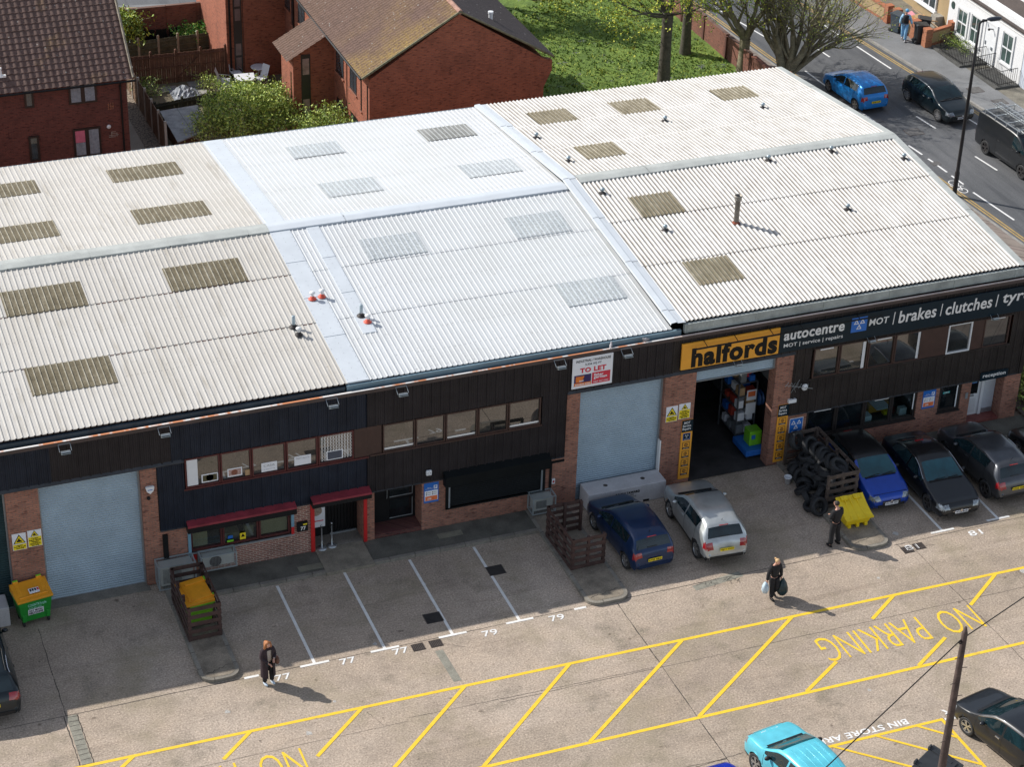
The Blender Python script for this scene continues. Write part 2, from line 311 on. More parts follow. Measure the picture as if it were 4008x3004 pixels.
class MB:
    def __init__(s): s.v = []; s.f = []; s.mi = []
    def add(s, vs, fs, mi=0):
        n = len(s.v); s.v += [tuple(v) for v in vs]; s.f += [tuple(i + n for i in f) for f in fs]; s.mi += [mi] * len(fs); return s
    def box(s, x0, x1, y0, y1, z0, z1, mi=0):
        v = [(x, y, z) for z in (z0, z1) for y in (y0, y1) for x in (x0, x1)]
        return s.add(v, [(0, 2, 3, 1), (4, 5, 7, 6), (0, 1, 5, 4), (2, 6, 7, 3), (0, 4, 6, 2), (1, 3, 7, 5)], mi)
    def obox(s, c, ux, uy, uz, mi=0):
        c, ux, uy, uz = map(Vector, (c, ux, uy, uz))
        v = [c + ux * a + uy * b + uz * d for d in (-.5, .5) for b in (-.5, .5) for a in (-.5, .5)]
        return s.add(v, [(0, 2, 3, 1), (4, 5, 7, 6), (0, 1, 5, 4), (2, 6, 7, 3), (0, 4, 6, 2), (1, 3, 7, 5)], mi)
    def quad(s, a, b, c, d, mi=0): return s.add([a, b, c, d], [(0, 1, 2, 3)], mi)
    def poly(s, pts, mi=0): return s.add(pts, [tuple(range(len(pts)))], mi)
    def prism(s, pts, z0, z1, mi=0):
        n = len(pts); v = [(p[0], p[1], z0) for p in pts] + [(p[0], p[1], z1) for p in pts]
        return s.add(v, [tuple(range(n))[::-1], tuple(range(n, 2 * n))] + [(i, (i + 1) % n, n + (i + 1) % n, n + i) for i in range(n)], mi)
    def xprism(s, pts, x0, x1, mi=0):   # pts in (y,z)
        n = len(pts); v = [(x0, p[0], p[1]) for p in pts] + [(x1, p[0], p[1]) for p in pts]
        return s.add(v, [tuple(range(n))[::-1], tuple(range(n, 2 * n))] + [(i, (i + 1) % n, n + (i + 1) % n, n + i) for i in range(n)], mi)
    def yprism(s, pts, y0, y1, mi=0):   # pts in (x,z)
        n = len(pts); v = [(p[0], y0, p[1]) for p in pts] + [(p[0], y1, p[1]) for p in pts]
        return s.add(v, [tuple(range(n)), tuple(range(n, 2 * n))[::-1]] + [(i, n + i, n + (i + 1) % n, (i + 1) % n) for i in range(n)], mi)
    def tube(s, pts, rad, n=6, mi=0, cap=True):
        pts = [Vector(p) for p in pts]; base = len(s.v); k = len(pts)
        if not isinstance(rad, (list, tuple)): rad = [rad] * k
        up = None
        for i, p in enumerate(pts):
            t = (pts[min(i + 1, k - 1)] - pts[max(i - 1, 0)])
            if t.length < 1e-9: t = Vector((0, 0, 1))
            t.normalize()
            if up is None: up = t.orthogonal().normalized()
            else:
                up = up - t * up.dot(t)
                up = up.normalized() if up.length > 1e-6 else t.orthogonal().normalized()
            sd = t.cross(up)
            for j in range(n):
                a = 2 * PI * j / n; s.v.append(tuple(p + (up * math.cos(a) + sd * math.sin(a)) * rad[i]))
        for i in range(k - 1):
            for j in range(n):
                a, b = base + i * n + j, base + i * n + (j + 1) % n
                s.f.append((a, b, b + n, a + n)); s.mi.append(mi)
        if cap:
            s.f.append(tuple(base + j for j in range(n))[::-1]); s.mi.append(mi)
            s.f.append(tuple(base + (k - 1) * n + j for j in range(n))); s.mi.append(mi)
        return s
    def lathe(s, prof, c=(0, 0, 0), ax='z', n=16, mi=0):   # prof: (radius, height)
        base = len(s.v)
        for r, h in prof:
            for j in range(n):
                a = 2 * PI * j / n; q = (r * math.cos(a), r * math.sin(a), h)
                if ax == 'x': q = (q[2], q[0], q[1])
                elif ax == 'y': q = (q[1], q[2], q[0])
                s.v.append((c[0] + q[0], c[1] + q[1], c[2] + q[2]))
        for i in range(len(prof) - 1):
            for j in range(n):
                a, b = base + i * n + j, base + i * n + (j + 1) % n
                s.f.append((a, b, b + n, a + n)); s.mi.append(mi)
        return s
    def ball(s, c, rx, ry=None, rz=None, n=10, mi=0):
        ry = ry or rx; rz = rz or rx; base = len(s.v); m = max(4, n // 2 + 1)
        for i in range(m + 1):
            th = PI * i / m
            for j in range(n):
                a = 2 * PI * j / n
                s.v.append((c[0] + rx * math.sin(th) * math.cos(a), c[1] + ry * math.sin(th) * math.sin(a), c[2] + rz * math.cos(th)))
        for i in range(m):
            for j in range(n):
                a, b = base + i * n + j, base + i * n + (j + 1) % n
                s.f.append((a, a + n, b + n, b)); s.mi.append(mi)
        return s
    def build(s, name, mats, parent=None, smooth=False, bevel=0):
        off = wloc(parent) if parent else Vector((0, 0, 0))
        me = bpy.data.meshes.new(name)
        me.from_pydata([(v[0] - off.x, v[1] - off.y, v[2] - off.z) for v in s.v], [], s.f)
        if not isinstance(mats, (list, tuple)): mats = [mats]
        for m in mats: me.materials.append(m)
        if len(mats) > 1: me.polygons.foreach_set('material_index', s.mi)
        if smooth: me.polygons.foreach_set('use_smooth', [True] * len(s.f))
        me.validate(); me.update()
        o = bpy.data.objects.new(name, me); put(o, parent)
        if bevel:
            md = o.modifiers.new('bevel', 'BEVEL'); md.width = bevel; md.segments = 2; md.limit_method = 'ANGLE'
        return o

def text_mesh(body, W, H, shear=0., bold=0., depth=.004, align='C', sx=None):
    """flat lettering in the xy plane, scaled to W x H; returns mesh data centred on the origin"""
    cu = bpy.data.curves.new('lettering', 'FONT'); cu.body = body; cu.size = 1; cu.space_character = 1 + bold * 2.2; cu.shear = shear; cu.offset = bold
    cu.extrude = .001; cu.resolution_u = 3; cu.align_x = 'CENTER'; cu.space_line = .95
    o = bpy.data.objects.new('lettering', cu); COL.objects.link(o)
    dg = bpy.context.evaluated_depsgraph_get()
    me = bpy.data.meshes.new_from_object(o.evaluated_get(dg)); bpy.data.objects.remove(o)
    xs = [v.co.x for v in me.vertices]; ys = [v.co.y for v in me.vertices]
    if not xs: return me
    cx, cy = (min(xs) + max(xs)) / 2, (min(ys) + max(ys)) / 2; w_, h_ = max(xs) - min(xs), max(ys) - min(ys)
    for v in me.vertices:
        v.co.x = (v.co.x - cx) / w_ * W; v.co.y = (v.co.y - cy) / h_ * H; v.co.z = depth if v.co.z > 0 else 0.0
    return me
def text(name, body, c, W, H, mat, parent=None, face='front', rot=0, **kw):
    me = text_mesh(body, W, H, **kw); me.name = name; me.materials.clear(); me.materials.append(mat)
    for p in me.polygons: p.material_index = 0
    if face == 'front': M = Matrix.Rotation(PI / 2, 4, 'X')
    elif face == 'left': M = Matrix.Rotation(-PI / 2, 4, 'Z') @ Matrix.Rotation(PI / 2, 4, 'X')
    else: M = Matrix.Identity(4)
    if rot: M = (Matrix.Rotation(rot, 4, 'Z') @ M) if face == 'up' else (M @ Matrix.Rotation(rot, 4, 'Z'))
    off = wloc(parent) if parent else Vector((0, 0, 0))
    me.transform(Matrix.Translation(Vector(c) - off) @ M)
    o = bpy.data.objects.new(name, me); put(o, parent); return o
# ================================================================== SETTING
def struct(o): o['kind'] = 'structure'; return o
m = MB(); m.quad((-260, -260, -.03), (320, -260, -.03), (320, 340, -.03), (-260, 340, -.03))
struct(m.build('ground', YARD))
m = MB(); m.box(-60, 45.2, -70, -.1, -.02, 0.0); struct(m.build('yard', YARD))
def strip(m, a, b, wd, z, mi=0):
    a = Vector((a[0], a[1], 0)); b = Vector((b[0], b[1], 0)); d = (b - a).normalized(); n = Vector((-d.y, d.x, 0)) * wd / 2
    m.quad(*[(q.x, q.y, z) for q in (a - n, b - n, b + n, a + n)], mi)
def wob(m, a, b, wd, z, n=14, amp=.03):      # a crack or joint that wanders
    pts = [(a[0] + (b[0] - a[0]) * i / n + random.uniform(-amp, amp) * (0 < i < n), a[1] + (b[1] - a[1]) * i / n + random.uniform(-amp, amp) * (0 < i < n)) for i in range(n + 1)]
    for p, q in zip(pts, pts[1:]): strip(m, p, q, wd * random.uniform(.6, 1.3), z)
m = MB()
for a, b, wd in [((0, -5.86), (34.6, -5.86), .022), ((7.05, -1.2), (7.05, -5.84), .02), ((6.98, -5.9), (7.0, -8.4), .03), ((7.38, -5.9), (7.42, -8.4), .03), ((25.58, -6.05), (25.6, -9.6), .03), ((25.6, -9.6), (25.64, -30), .026),
                 ((0, -9.48), (17, -9.55), .014), ((20, -9.62), (25.6, -9.66), .014), ((25.6, -9.66), (45, -9.7), .012), ((36.75, -6.1), (36.8, -8.5), .018), ((36.8, -8.5), (37, -14), .022), ((17, -9.4), (25.5, -9.6), .012), ((36.2, -6.05), (45, -5.9), .02),
                 ((15.9, -8.7), (16.2, -9.5), .012), ((21, -14.2), (25.6, -14.4), .02), ((24.5, -14.45), (26.2, -14.3), .02), ((31, -5.9), (31.3, -7), .012), ((36.3, -6.2), (37.6, -6.5), .014), ((36.4, -6.5), (36.3, -6.0), .014), ((19.3, -6.2), (19.9, -6.6), .012)]:
    wob(m, a, b, wd, .004, 20, .014)
struct(m.build('yard_joints', DARKJ))
m = MB(); strip(m, (7.2, -5.9), (7.22, -8.42), .32, .0035); strip(m, (19.05, -6.5), (19.1, -8.2), .28, .0035); strip(m, (25.35, -14.5), (25.4, -19), .26, .0035)
strip(m, (28.4, -6.1), (30.3, -5.85), .3, .0035)
struct(m.build('patched_concrete', ASPATCH))
m = MB()
for i in range(11): y = -5.95 - i * .235; wob(m, (7.06, y), (7.36, y + random.uniform(-.03, .03)), .02, .006, 3, .01)
for i in range(26):
    a = (28.45 + random.random() * 1.8, -6.02 + random.uniform(-.12, .16)); t = random.uniform(0, 2 * PI); wob(m, a, (a[0] + .2 * math.cos(t), a[1] + .2 * math.sin(t)), .014, .006, 3, .02)
struct(m.build('concrete_cracks', DARKJ))

# yellow markings
def Y1(x): return -8.37 - (x - 7.1) * .0099
YW = .125
m = MB(); strip(m, (3.5, Y1(3.5)), (46, Y1(46)), YW, .005); strip(m, (3, -12.3), (46, -12.39), YW, .005)
struct(m.build('yellow_line', YEL))
m = MB()
for a, b in [((12.25, -8.42), (11.12, -9.43)), ((8.6, -8.4), (7.45, -9.4)), ((15.78, -8.5), (13.84, -10.22)), ((19.2, -8.53), (14.95, -12.3)), ((22.8, -8.55), (18.45, -12.3)), ((26.78, -8.6), (21.95, -12.3)),
             ((30.82, -8.63), (25.66, -12.3)), ((34.66, -8.68), (33.34, -9.6)), ((38.66, -8.72), (36.9, -9.99)), ((29.45, -12.3), (31.09, -11.25)), ((33.55, -12.3), (35.15, -11.28)), ((7.0, -12.3), (8.6, -11.25)), ((11.1, -12.3), (12.7, -11.2)),
             ((42.6, -8.8), (38.2, -12.3))]:
    strip(m, a, b, YW, .009)
struct(m.build('yellow_hatching', YEL))
for cx in (33.86, 10.5):
    struct(text('painted_words', 'NO  PARKING', (cx, -10.58 if cx > 20 else -10.3, .005), 5.9, 1.27, YEL, face='up', rot=PI, bold=-.012))
m = MB(); strip(m, (27.2, -14.93), (32.9, -14.93), .11, .005); strip(m, (32.85, -14.9), (32.95, -17.6), .11, .009)
for a, b in [((31.95, -14.96), (32.86, -15.85)), ((30.45, -14.92), (32.92, -17.22)), ((28.95, -14.95), (31.6, -17.3)), ((27.4, -14.95), (30.2, -17.4))]: strip(m, a, b, .09, .013)
struct(m.build('yellow_bin_bay', YEL))
struct(text('painted_words', 'BIN STORE AREA', (30.05, -14.66, .005), 3.45, .27, WLINE, face='up', rot=PI, bold=.02))
struct(text('painted_words', 'R', (33.2, -14.72, .005), .42, .3, WLINE, face='up', rot=PI * .9, bold=.02))
m = MB(); strip(m, (32.95, -14.96), (33.5, -15.0), .11, .005)
# white bay lines
for x in (15.05, 17.42, 19.76, 22.12): strip(m, (x, -1.42), (x, -5.88), .1, .006); strip(m, (x - .49, -5.88), (x + .48, -5.88), .1, .010)
strip(m, (12.72, -5.86), (13.2, -5.86), .1, .006); strip(m, (24.07, -5.88), (24.5, -5.88), .1, .006)
for x, y in ((38.28, -5.82), (40.6, -5.78), (42.9, -5.75)): strip(m, (x, -2.4), (x, y), .1, .006); strip(m, (x - .47, y), (x + .47, y), .1, .010)
struct(m.build('white_bay_lines', WBAY))
for s, x, y in (('77', 13.9, -6.2), ('77', 16.1, -6.07), ('77', 17.87, -6.13), ('79', 20.95, -6.17), ('79', 23.35, -6.12), ('81', 36.72, -6.35), ('81', 39.34, -6.3)):
    struct(text('painted_number', s, (x, y, .006), .52, .3, WLINE, face='up', bold=.01))
# worn paint ghosts
WORNW = MT('worn_white_paint', (.50, .48, .45), .8, 0, .3, 6, .4)
m = MB()
for x, y, s in [(39.9, -9.0, .5), (13.9, -9.1, .16), (19.8, -2.9, .1), (36.6, -5.4, .2), (11.8, -7.3, .14), (24.4, -14.8, .16), (31.4, -12.9, .1), (22.4, -14.1, .14), (17.2, -5.5, .13), (41.6, -6.1, .12), (15.1, -7.9, .1), (34.7, -7.6, .1)]:
    n = 9; pts = [(x + s * math.cos(2 * PI * k / n) * random.uniform(.35, .8), y + s * math.sin(2 * PI * k / n) * random.uniform(.35, .9), .0045) for k in range(n)]; m.poly(pts)
struct(m.build('worn_paint', WORNW))

# gratings
def grating(x, y, w_, d_, bars, label):
    g = thing('drain_grating', label, 'drain grating', (x, y, 0))
    f = MB(); f.box(x - w_ / 2, x + w_ / 2, y - d_ / 2, y + d_ / 2, .001, .004); f.build('pit', MT('grating_pit', (.025, .022, .02), .9), g)
    f = MB(); t = .022
    f.box(x - w_ / 2, x + w_ / 2, y - d_ / 2, y - d_ / 2 + t, .004, .014); f.box(x - w_ / 2, x + w_ / 2, y + d_ / 2 - t, y + d_ / 2, .004, .014)
    for i in range(bars + 1):
        xx = x - w_ / 2 + (w_ - t) * i / bars; f.box(xx, xx + t, y - d_ / 2, y + d_ / 2, .004, .014)
    f.build('grille', IRON, g); return g
grating(18.47, -6.13, .42, .36, 7, 'left of the two small drain gratings between the painted 77 and 79')
grating(19.08, -6.13, .42, .36, 7, 'right of the two small drain gratings between the painted 77 and 79')
grating(36.5, -6.45, .4, .36, 7, 'small drain grating at the left of the painted 81 by the island kerb')
grating(37.0, -6.38, .4, .36, 7, 'small drain grating at the right of the painted 81 by the island kerb')
for x, y, l in ((19.45, -4.8, 'square iron cover beside the third white bay line'), (22.37, -2.95, 'square iron cover beside the fourth white bay line')):
    g = thing('manhole_cover', l, 'manhole cover', (x, y, 0))
    f = MB(); f.box(x - .3, x + .3, y - .27, y + .27, .001, .008); f.build('frame', IRON, g)
    f = MB(); f.box(x - .27, x + .27, y - .245, y + .245, .008, .014); f.build('cover', brick_mat('chequer_iron', (.10, .08, .075), (.075, .06, .055), (.03, .026, .024), .3, .02, .08, .08) if 'chequer_iron' not in MATS else MATS['chequer_iron'], g)

# islands and the pavement in front of the units
def island(x0, x1, y1, name):
    r = .42; kt = .13
    def outline(ins):
        p = [(x0 + ins, -.02), (x0 + ins, y1 + r)]
        for i in range(7):
            a = PI + PI / 2 * i / 6; p.append((x0 + r + (r - ins) * math.cos(a), y1 + r + (r - ins) * math.sin(a)))
        for i in range(7):
            a = 1.5 * PI + PI / 2 * i / 6; p.append((x1 - r + (r - ins) * math.cos(a), y1 + r + (r - ins) * math.sin(a)))
        return p + [(x1 - ins, -.02)]
    a = MB(); a.prism(outline(0), 0, .125); struct(a.build(name + '_kerb', KERB))
    a = MB(); a.prism(outline(kt), .120, .131); struct(a.build(name, ISL))
    a = MB()
    for k in range(int(-y1 / .9)):
        for xx in (x0, x1 - kt): a.box(xx - .002, xx + kt, -.6 - k * .9 - .008, -.6 - k * .9 + .008, .05, .132)
    a.box((x0 + x1) / 2 - .25, (x0 + x1) / 2 - .235, y1 - .002, y1 + kt, .05, .132); wob(a, (x0 + .2, y1 + .35), (x1 - .25, y1 + .6), .02, .1345, 12, .06)
    struct(a.build(name + '_joints', DARKJ))
island(11.4, 12.68, -5.78, 'traffic_island'); island(24.58, 26.12, -5.97, 'traffic_island'); island(34.62, 36.12, -6.02, 'traffic_island')
m = MB(); m.box(12.55, 24.7, -1.2, -.01, 0, .11); m.box(36.0, 45.2, -1.15, -.01, 0, .11); struct(m.build('pavement', PAVE))
m = MB()
for k in range(13):
    x = 12.66 + k * .92; m.box(x, x + .9, -1.34, -1.2, 0, .122 + random.uniform(-.004, .004))
for k in range(10):
    x = 36.1 + k * .92; m.box(x, x + .9, -1.29, -1.15, 0, .122)
struct(m.build('kerb', KERB))
m = MB(); m.add([(16.8, -.02, .16), (18.52, -.02, .16), (18.52, -1.42, .125), (16.8, -1.42, .125), (16.8, -.02, 0), (18.52, -.02, 0), (18.52, -1.42, 0), (16.8, -1.42, 0)], [(0, 3, 2, 1), (0, 4, 7, 3), (3, 7, 6, 2), (2, 6, 5, 1)])
struct(m.build('door_ramp', MT('ramp_concrete', (.26, .23, .18), .85, 0, .3, 2, .3)))
m = MB(); m.box(21.1, 22.0, -.72, -.42, .11, .116); m.box(15.95, 16.8, -1.05, -.75, .11, .116); struct(m.build('service_cover', MT('cover_concrete', (.21, .2, .15), .85, 0, .2, 3, .2)))

# ================================================================== INDUSTRIAL UNITS
def prof_trap(x0, x1, P, h, wt=.045, ws=.018, ph=0.):
    out = [(x0, 0)]; k = math.ceil((x0 - ph) / P)
    while True:
        c = ph + k * P
        if c + wt / 2 + ws > x1: break
        if c - wt / 2 - ws >= x0: out += [(c - wt / 2 - ws, 0), (c - wt / 2, h), (c + wt / 2, h), (c + wt / 2 + ws, 0)]
        k += 1
    return out + [(x1, 0)]
def prof_sine(x0, x1, P, h, ph=0., seg=8):
    n = max(1, round((x1 - x0) / P * seg)); return [(x0 + (x1 - x0) * i / n, h * .5 * (1 - math.cos(2 * PI * (x0 + (x1 - x0) * i / n - ph) / P)) if False else h * .5 * (1 + math.cos(2 * PI * (x0 + (x1 - x0) * i / n - ph) / P))) for i in range(n + 1)]
def sheet(m, prof, ya, yb, zf, lift_a=0., lift_b=0., mi=0, skirt=.02):
    """ya = upper end, yb = lower end"""
    n = len(prof); v = []
    for y, l in ((ya, lift_a), (yb, lift_b)): v += [(x, y, zf(y) + h + l) for x, h in prof]
    v += [(x, yb, zf(yb) + h + lift_b - skirt) for x, h in prof]
    fl = yb < ya; f = []
    for i in range(n - 1):
        q = (i, n + i, n + i + 1, i + 1) if fl else (i, i + 1, n + i + 1, n + i); f.append(q)
        f.append((n + i, 2 * n + i, 2 * n + i + 1, n + i + 1) if fl else (n + i, n + i + 1, 2 * n + i + 1, 2 * n + i))
    m.add(v, f, mi)
def lin(y0, z0, y1, z1): return lambda y: z0 + (z1 - z0) * (y - y0) / (y1 - y0)
zfL, zbL = lin(.25, 6.47, 10.05, 7.50), lin(20.0, 6.56, 10.05, 7.50)
zfR, zbR = lin(.25, 6.67, 10.2, 7.62), lin(20.0, 6.60, 10.2, 7.62)
def fixings(m, xs, ys, zf, h, s=.011, mi=1, skip=.1):
    for y in ys:
        for x in xs:
            if random.random() < skip: continue
            z = zf(y) + h + .004; yy = y + random.uniform(-.02, .02); m.quad((x - s, yy - s, z), (x + s, yy - s, z), (x + s, yy + s, z), (x - s, yy + s, z), mi)
FIX = MT('roof_bolt', (.12, .11, .10), .6, 0, .2, 4)
LAPM = MT('lap_shadow', (.16, .08, .06), .8, 0, .4, 6)
def roof(unit, x0, x1, mat, profile, P, zf, zb, yr, h, ph, flat=(), flatb=()):
    m = MB()
    def spans(cuts):
        a = x0; out = []
        for c0, c1 in cuts: out.append((a, c0)); a = c1
        out.append((a, x1)); return [s for s in out if s[1] - s[0] > .05]
    for cuts, rows, z_ in ((flat, (yr - .05, 6.9, 3.83, .2), zf), (flatb, (yr + .05, 13.7, 16.7, 20.05), zb)):
        for s0, s1 in spans(cuts):
            pr = profile(s0, s1)
            for a, b in zip(rows, rows[1:]): sheet(m, pr, a + (.12 if b < a else -.12), b, z_, .004, .016 if mat is ROOF_M else .028)
            k0 = math.ceil((s0 - ph) / P); xs = []
            while ph + k0 * P < s1: xs.append(ph + k0 * P); k0 += 1
            ctr = [x + P * .5 for x in xs[:-1]]
            hh = h if P < .18 else 0
            fixings(m, xs if hh else ctr, [rows[0] * .78 + rows[1] * .22, rows[0] * .4 + rows[1] * .6, rows[1] + (.12 if rows[1] < rows[0] else -.12), (rows[1] + rows[2]) / 2, rows[2] + (.12 if rows[1] < rows[0] else -.12), rows[2] * .65 + rows[3] * .35, rows[2] * .3 + rows[3] * .7, rows[3] * .95 + rows[2] * .05], z_, hh + .016)
            # dark dashes paint the shadow line of each sheet lap
            for yy in rows[1:3]:
                for x in ctr:
                    if random.random() < (.25 if mat is not ROOF_M else .2): continue
                    w_ = P * (.36 if hh else .38); z = z_(yy) + (0 if hh else 0) + .010; dy = -.03 if rows[1] < rows[0] else .03
                    dy *= (.5 if mat is ROOF_M else 1.1); m.quad((x - w_, yy + dy, z), (x + w_, yy + dy, z), (x + w_, yy, z + .012), (x - w_, yy, z + .012), 2)
    o = m.build('roof', [mat, FIX, LAPM if mat is not ROOF_M else MT('lap_grey', (.30, .30, .31))], unit)
    for cuts, rows, z_ in ((flat, (yr - .1, 7.6, 5.3, 2.9, .2), zf), (flatb, (yr + .1, 12.5, 15, 17.5, 20.05), zb)):
        for c0, c1 in cuts:
            q = MB(); rr = rows if c1 != 19.95 else (yr - .1, 7.6, 5.3, 2.75)
            for i, (a, b) in enumerate(zip(rr, rr[1:])):
                q.add([(c0, a, z_(a) + .038), (c1, a, z_(a) + .038), (c1, b, z_(b) + .052), (c0, b, z_(b) + .052), (c0, b, z_(b)), (c1, b, z_(b)), (c0, a, z_(a)), (c1, a, z_(a))], [(0, 3, 2, 1) if b < a else (0, 1, 2, 3), (3, 4, 5, 2), (0, 6, 4, 3), (1, 2, 5, 7)])
                q2 = []
            for a, b in zip(rr, rr[1:]):
                n = max(3, int(abs(b - a) / .28))
                for xx in (c0 + .05, (c0 + c1) / 2, c1 - .05): fixings(q, [xx], [a + (b - a) * (i + .5) / n for i in range(n)], z_, .05, .009, 1, .25)
            q.build('flashing', [FLASH_M, FIX], o)
    return o
def rooflight(ro, x0, x1, ya, yb, zf, profile, mat):
    m = MB(); pr = profile(x0, x1); sheet(m, pr, ya, yb, zf, .034, .040, skirt=.03); hm = max(h for x, h in pr)
    for i in range(len(pr) - 1):
        if (pr[i][1] + pr[i + 1][1]) / 2 > hm * (.8 if len(pr) > 30 and profile is sine else .9): m.mi[2 * i] = 1
    return m.build('rooflight', [mat, RIBL[mat.name]], ro, smooth=False)
RIBL = {'mossy_rooflight': mossy_mat('mossy_rib', (.22, .20, .14), (.34, .32, .25), (.46, .44, .37)), 'clear_rooflight': MT('rib_white', (.56, .60, .63)), 'grey_rooflight': MT('rib_grey', (.46, .48, .48))}
PL = .1972
def trapL(a, b): return prof_trap(a, b, PL, .030, .036, .014, .05)
PM = .1905
def trapM(a, b): return prof_trap(a, b, PM, .028, .034, .014, .09)
def sine(a, b): return prof_sine(a, b, .171, .055, 30.45, 8)
UL = thing('industrial_unit', 'industrial unit with weathered cream corrugated roof and navy cladding at the left', 'industrial unit', (12, 0, 0), 'terraced industrial units')
UM = thing('industrial_unit', 'industrial unit with bright white reclad roof in the middle of the terrace', 'industrial unit', (24, 0, 0), 'terraced industrial units')
UR = thing('industrial_unit', 'industrial unit with grimy fine-corrugated roof and garage signs at the right', 'industrial unit', (37, 0, 0), 'terraced industrial units')
rL = roof(UL, -3.0, 18.1, ROOF_L, trapL, PL, zfL, zbL, 10.05, .036, .05)
for x0, x1, a, b, z_ in [(13.81, 16.58, 18.2, 16.72, zbL), (8.4, 11.02, 18.2, 16.75, zbL), (13.78, 16.56, 13.62, 12.1, zbL), (8.2, 10.93, 13.68, 12.1, zbL), (13.79, 16.55, 8.42, 6.9, zfL), (8.07, 10.87, 8.4, 6.88, zfL), (8.06, 10.88, 3.82, 2.26, zfL), (2.5, 5.3, 8.4, 6.88, zfL)]:
    if z_ is zbL: a, b = min(a, b), max(a, b)
    rooflight(rL, x0, x1, a, b, z_, trapL, MOSS)
rM = roof(UM, 18.1, 29.98, ROOF_M, trapM, PM, zfL, zbL, 10.05, .034, .09, flat=[(18.1, 18.86), (19.47, 19.95)], flatb=[(18.2, 18.9)])
# short ribbed stretch below the narrow flashing
m = MB(); sheet(m, trapM(19.46, 19.96), 2.9, .2, zfL, .02, .03); m.build('roof_patch', ROOF_M, rM)
for x0, x1, a, b, z_, mt in [(21.06, 23.2, 18.17, 16.76, zbL, RLBLUE), (26.68, 28.8, 18.2, 16.75, zbL, RLGREY), (26.75, 29.0, 13.62, 12.16, zbL, RLBLUE), (21.1, 23.3, 13.7, 12.16, zbL, RLBLUE), (21.06, 23.3, 8.42, 7.03, zfL, RLBLUE), (26.75, 28.98, 8.46, 7.0, zfL, RLBLUE), (26.98, 29.24, 3.86, 2.4, zfL, RLBLUE)]:
    if z_ is zbL: a, b = min(a, b), max(a, b)
    rooflight(rM, x0, x1, a, b, z_, trapM, mt)
rR = roof(UR, 30.3, 44.2, ROOF_R, sine, .171, zfR, zbR, 10.2, .05, 30.45)
for x0, x1, a, b, z_ in [(31.5, 33.3, 18.3, 16.7, zbR), (35.2, 37.03, 18.27, 16.6, zbR), (39.87, 41.64, 18.2, 16.64, zbR), (31.64, 33.42, 13.62, 12.07, zbR), (31.78, 33.6, 8.4, 6.9, zfR), (31.93, 33.77, 3.7, 2.12, zfR)]:
    if z_ is zbR: a, b = min(a, b), max(a, b)
    rooflight(rR, x0, x1, a, b, z_, sine, MOSS)
# raised flashing between white and old roofs
m = MB()
rows = (20.08, 17.0, 13.6, 10.25, 7.3, 4.2, .95, .12)
for a, b in zip(rows, rows[1:]):
    za = (zbR if a > 10.2 else zfR)(a); zb_ = (zbR if b > 10.2 else zfR)(b)
    for (u0, h0), (u1, h1) in zip([(29.88, .02), (29.9, .09), (30.12, .11), (30.14, .06), (30.46, .05), (30.46, .0)][:-1], [(29.9, .09), (30.12, .11), (30.14, .06), (30.46, .05), (30.46, .0)]):
        l = .012
        m.quad((u0, a, za + h0), (u0, b, zb_ + h0 + l), (u1, b, zb_ + h1 + l), (u1, a, za + h1))
m.build('flashing', FLASH_M, rM)
# ridge caps
def ridge(ro, x0, x1, yr, zr, mat, wd=.34, seg=2.9, up=.075):
    m = MB(); x = x0
    while x < x1:
        e = min(x + seg, x1); l = .0 if int((x - x0) / seg) % 2 else .007
        v = []
        for xx in (x, e + (.03 if e < x1 else 0)):
            v += [(xx, yr - wd, zr + up - wd * .16 + l - .05), (xx, yr - wd, zr + up - wd * .105 + l), (xx, yr - .05, zr + up + l), (xx, yr + .05, zr + up + l), (xx, yr + wd, zr + up - wd * .105 + l), (xx, yr + wd, zr + up - wd * .16 + l - .05)]
        m.add(v, [(i, i + 6, i + 7, i + 1) for i in range(5)]); x = e
    return m.build('ridge_cap', mat, ro)
ridge(rL, -3, 18.1, 10.05, 7.5, RIDGE_L); ridge(rM, 18.1, 29.9, 10.05, 7.5, FLASH_M); ridge(rR, 30.46, 44.25, 10.2, 7.62, RIDGE_L)
# verge of the old roof
m = MB()
for a, b in zip((20.08, 17, 14, 10.2), (17, 14, 10.2, 10.2)):
    if a == b: continue
    m.add([(44.12, a, zbR(a) + .07), (44.42, a, zbR(a) + .05), (44.42, b, zbR(b) + .056), (44.12, b, zbR(b) + .076), (44.42, a, zbR(a) - .2), (44.42, b, zbR(b) - .2)], [(0, 3, 2, 1), (1, 2, 5, 4)])
for a, b in zip((10.2, 7.2, 4.2), (7.2, 4.2, .15)):
    m.add([(44.12, a, zfR(a) + .07), (44.42, a, zfR(a) + .05), (44.42, b, zfR(b) + .056), (44.12, b, zfR(b) + .076), (44.42, a, zfR(a) - .2), (44.42, b, zfR(b) - .2)], [(0, 3, 2, 1), (1, 2, 5, 4)])
m.build('verge', RIDGE_L, rR)
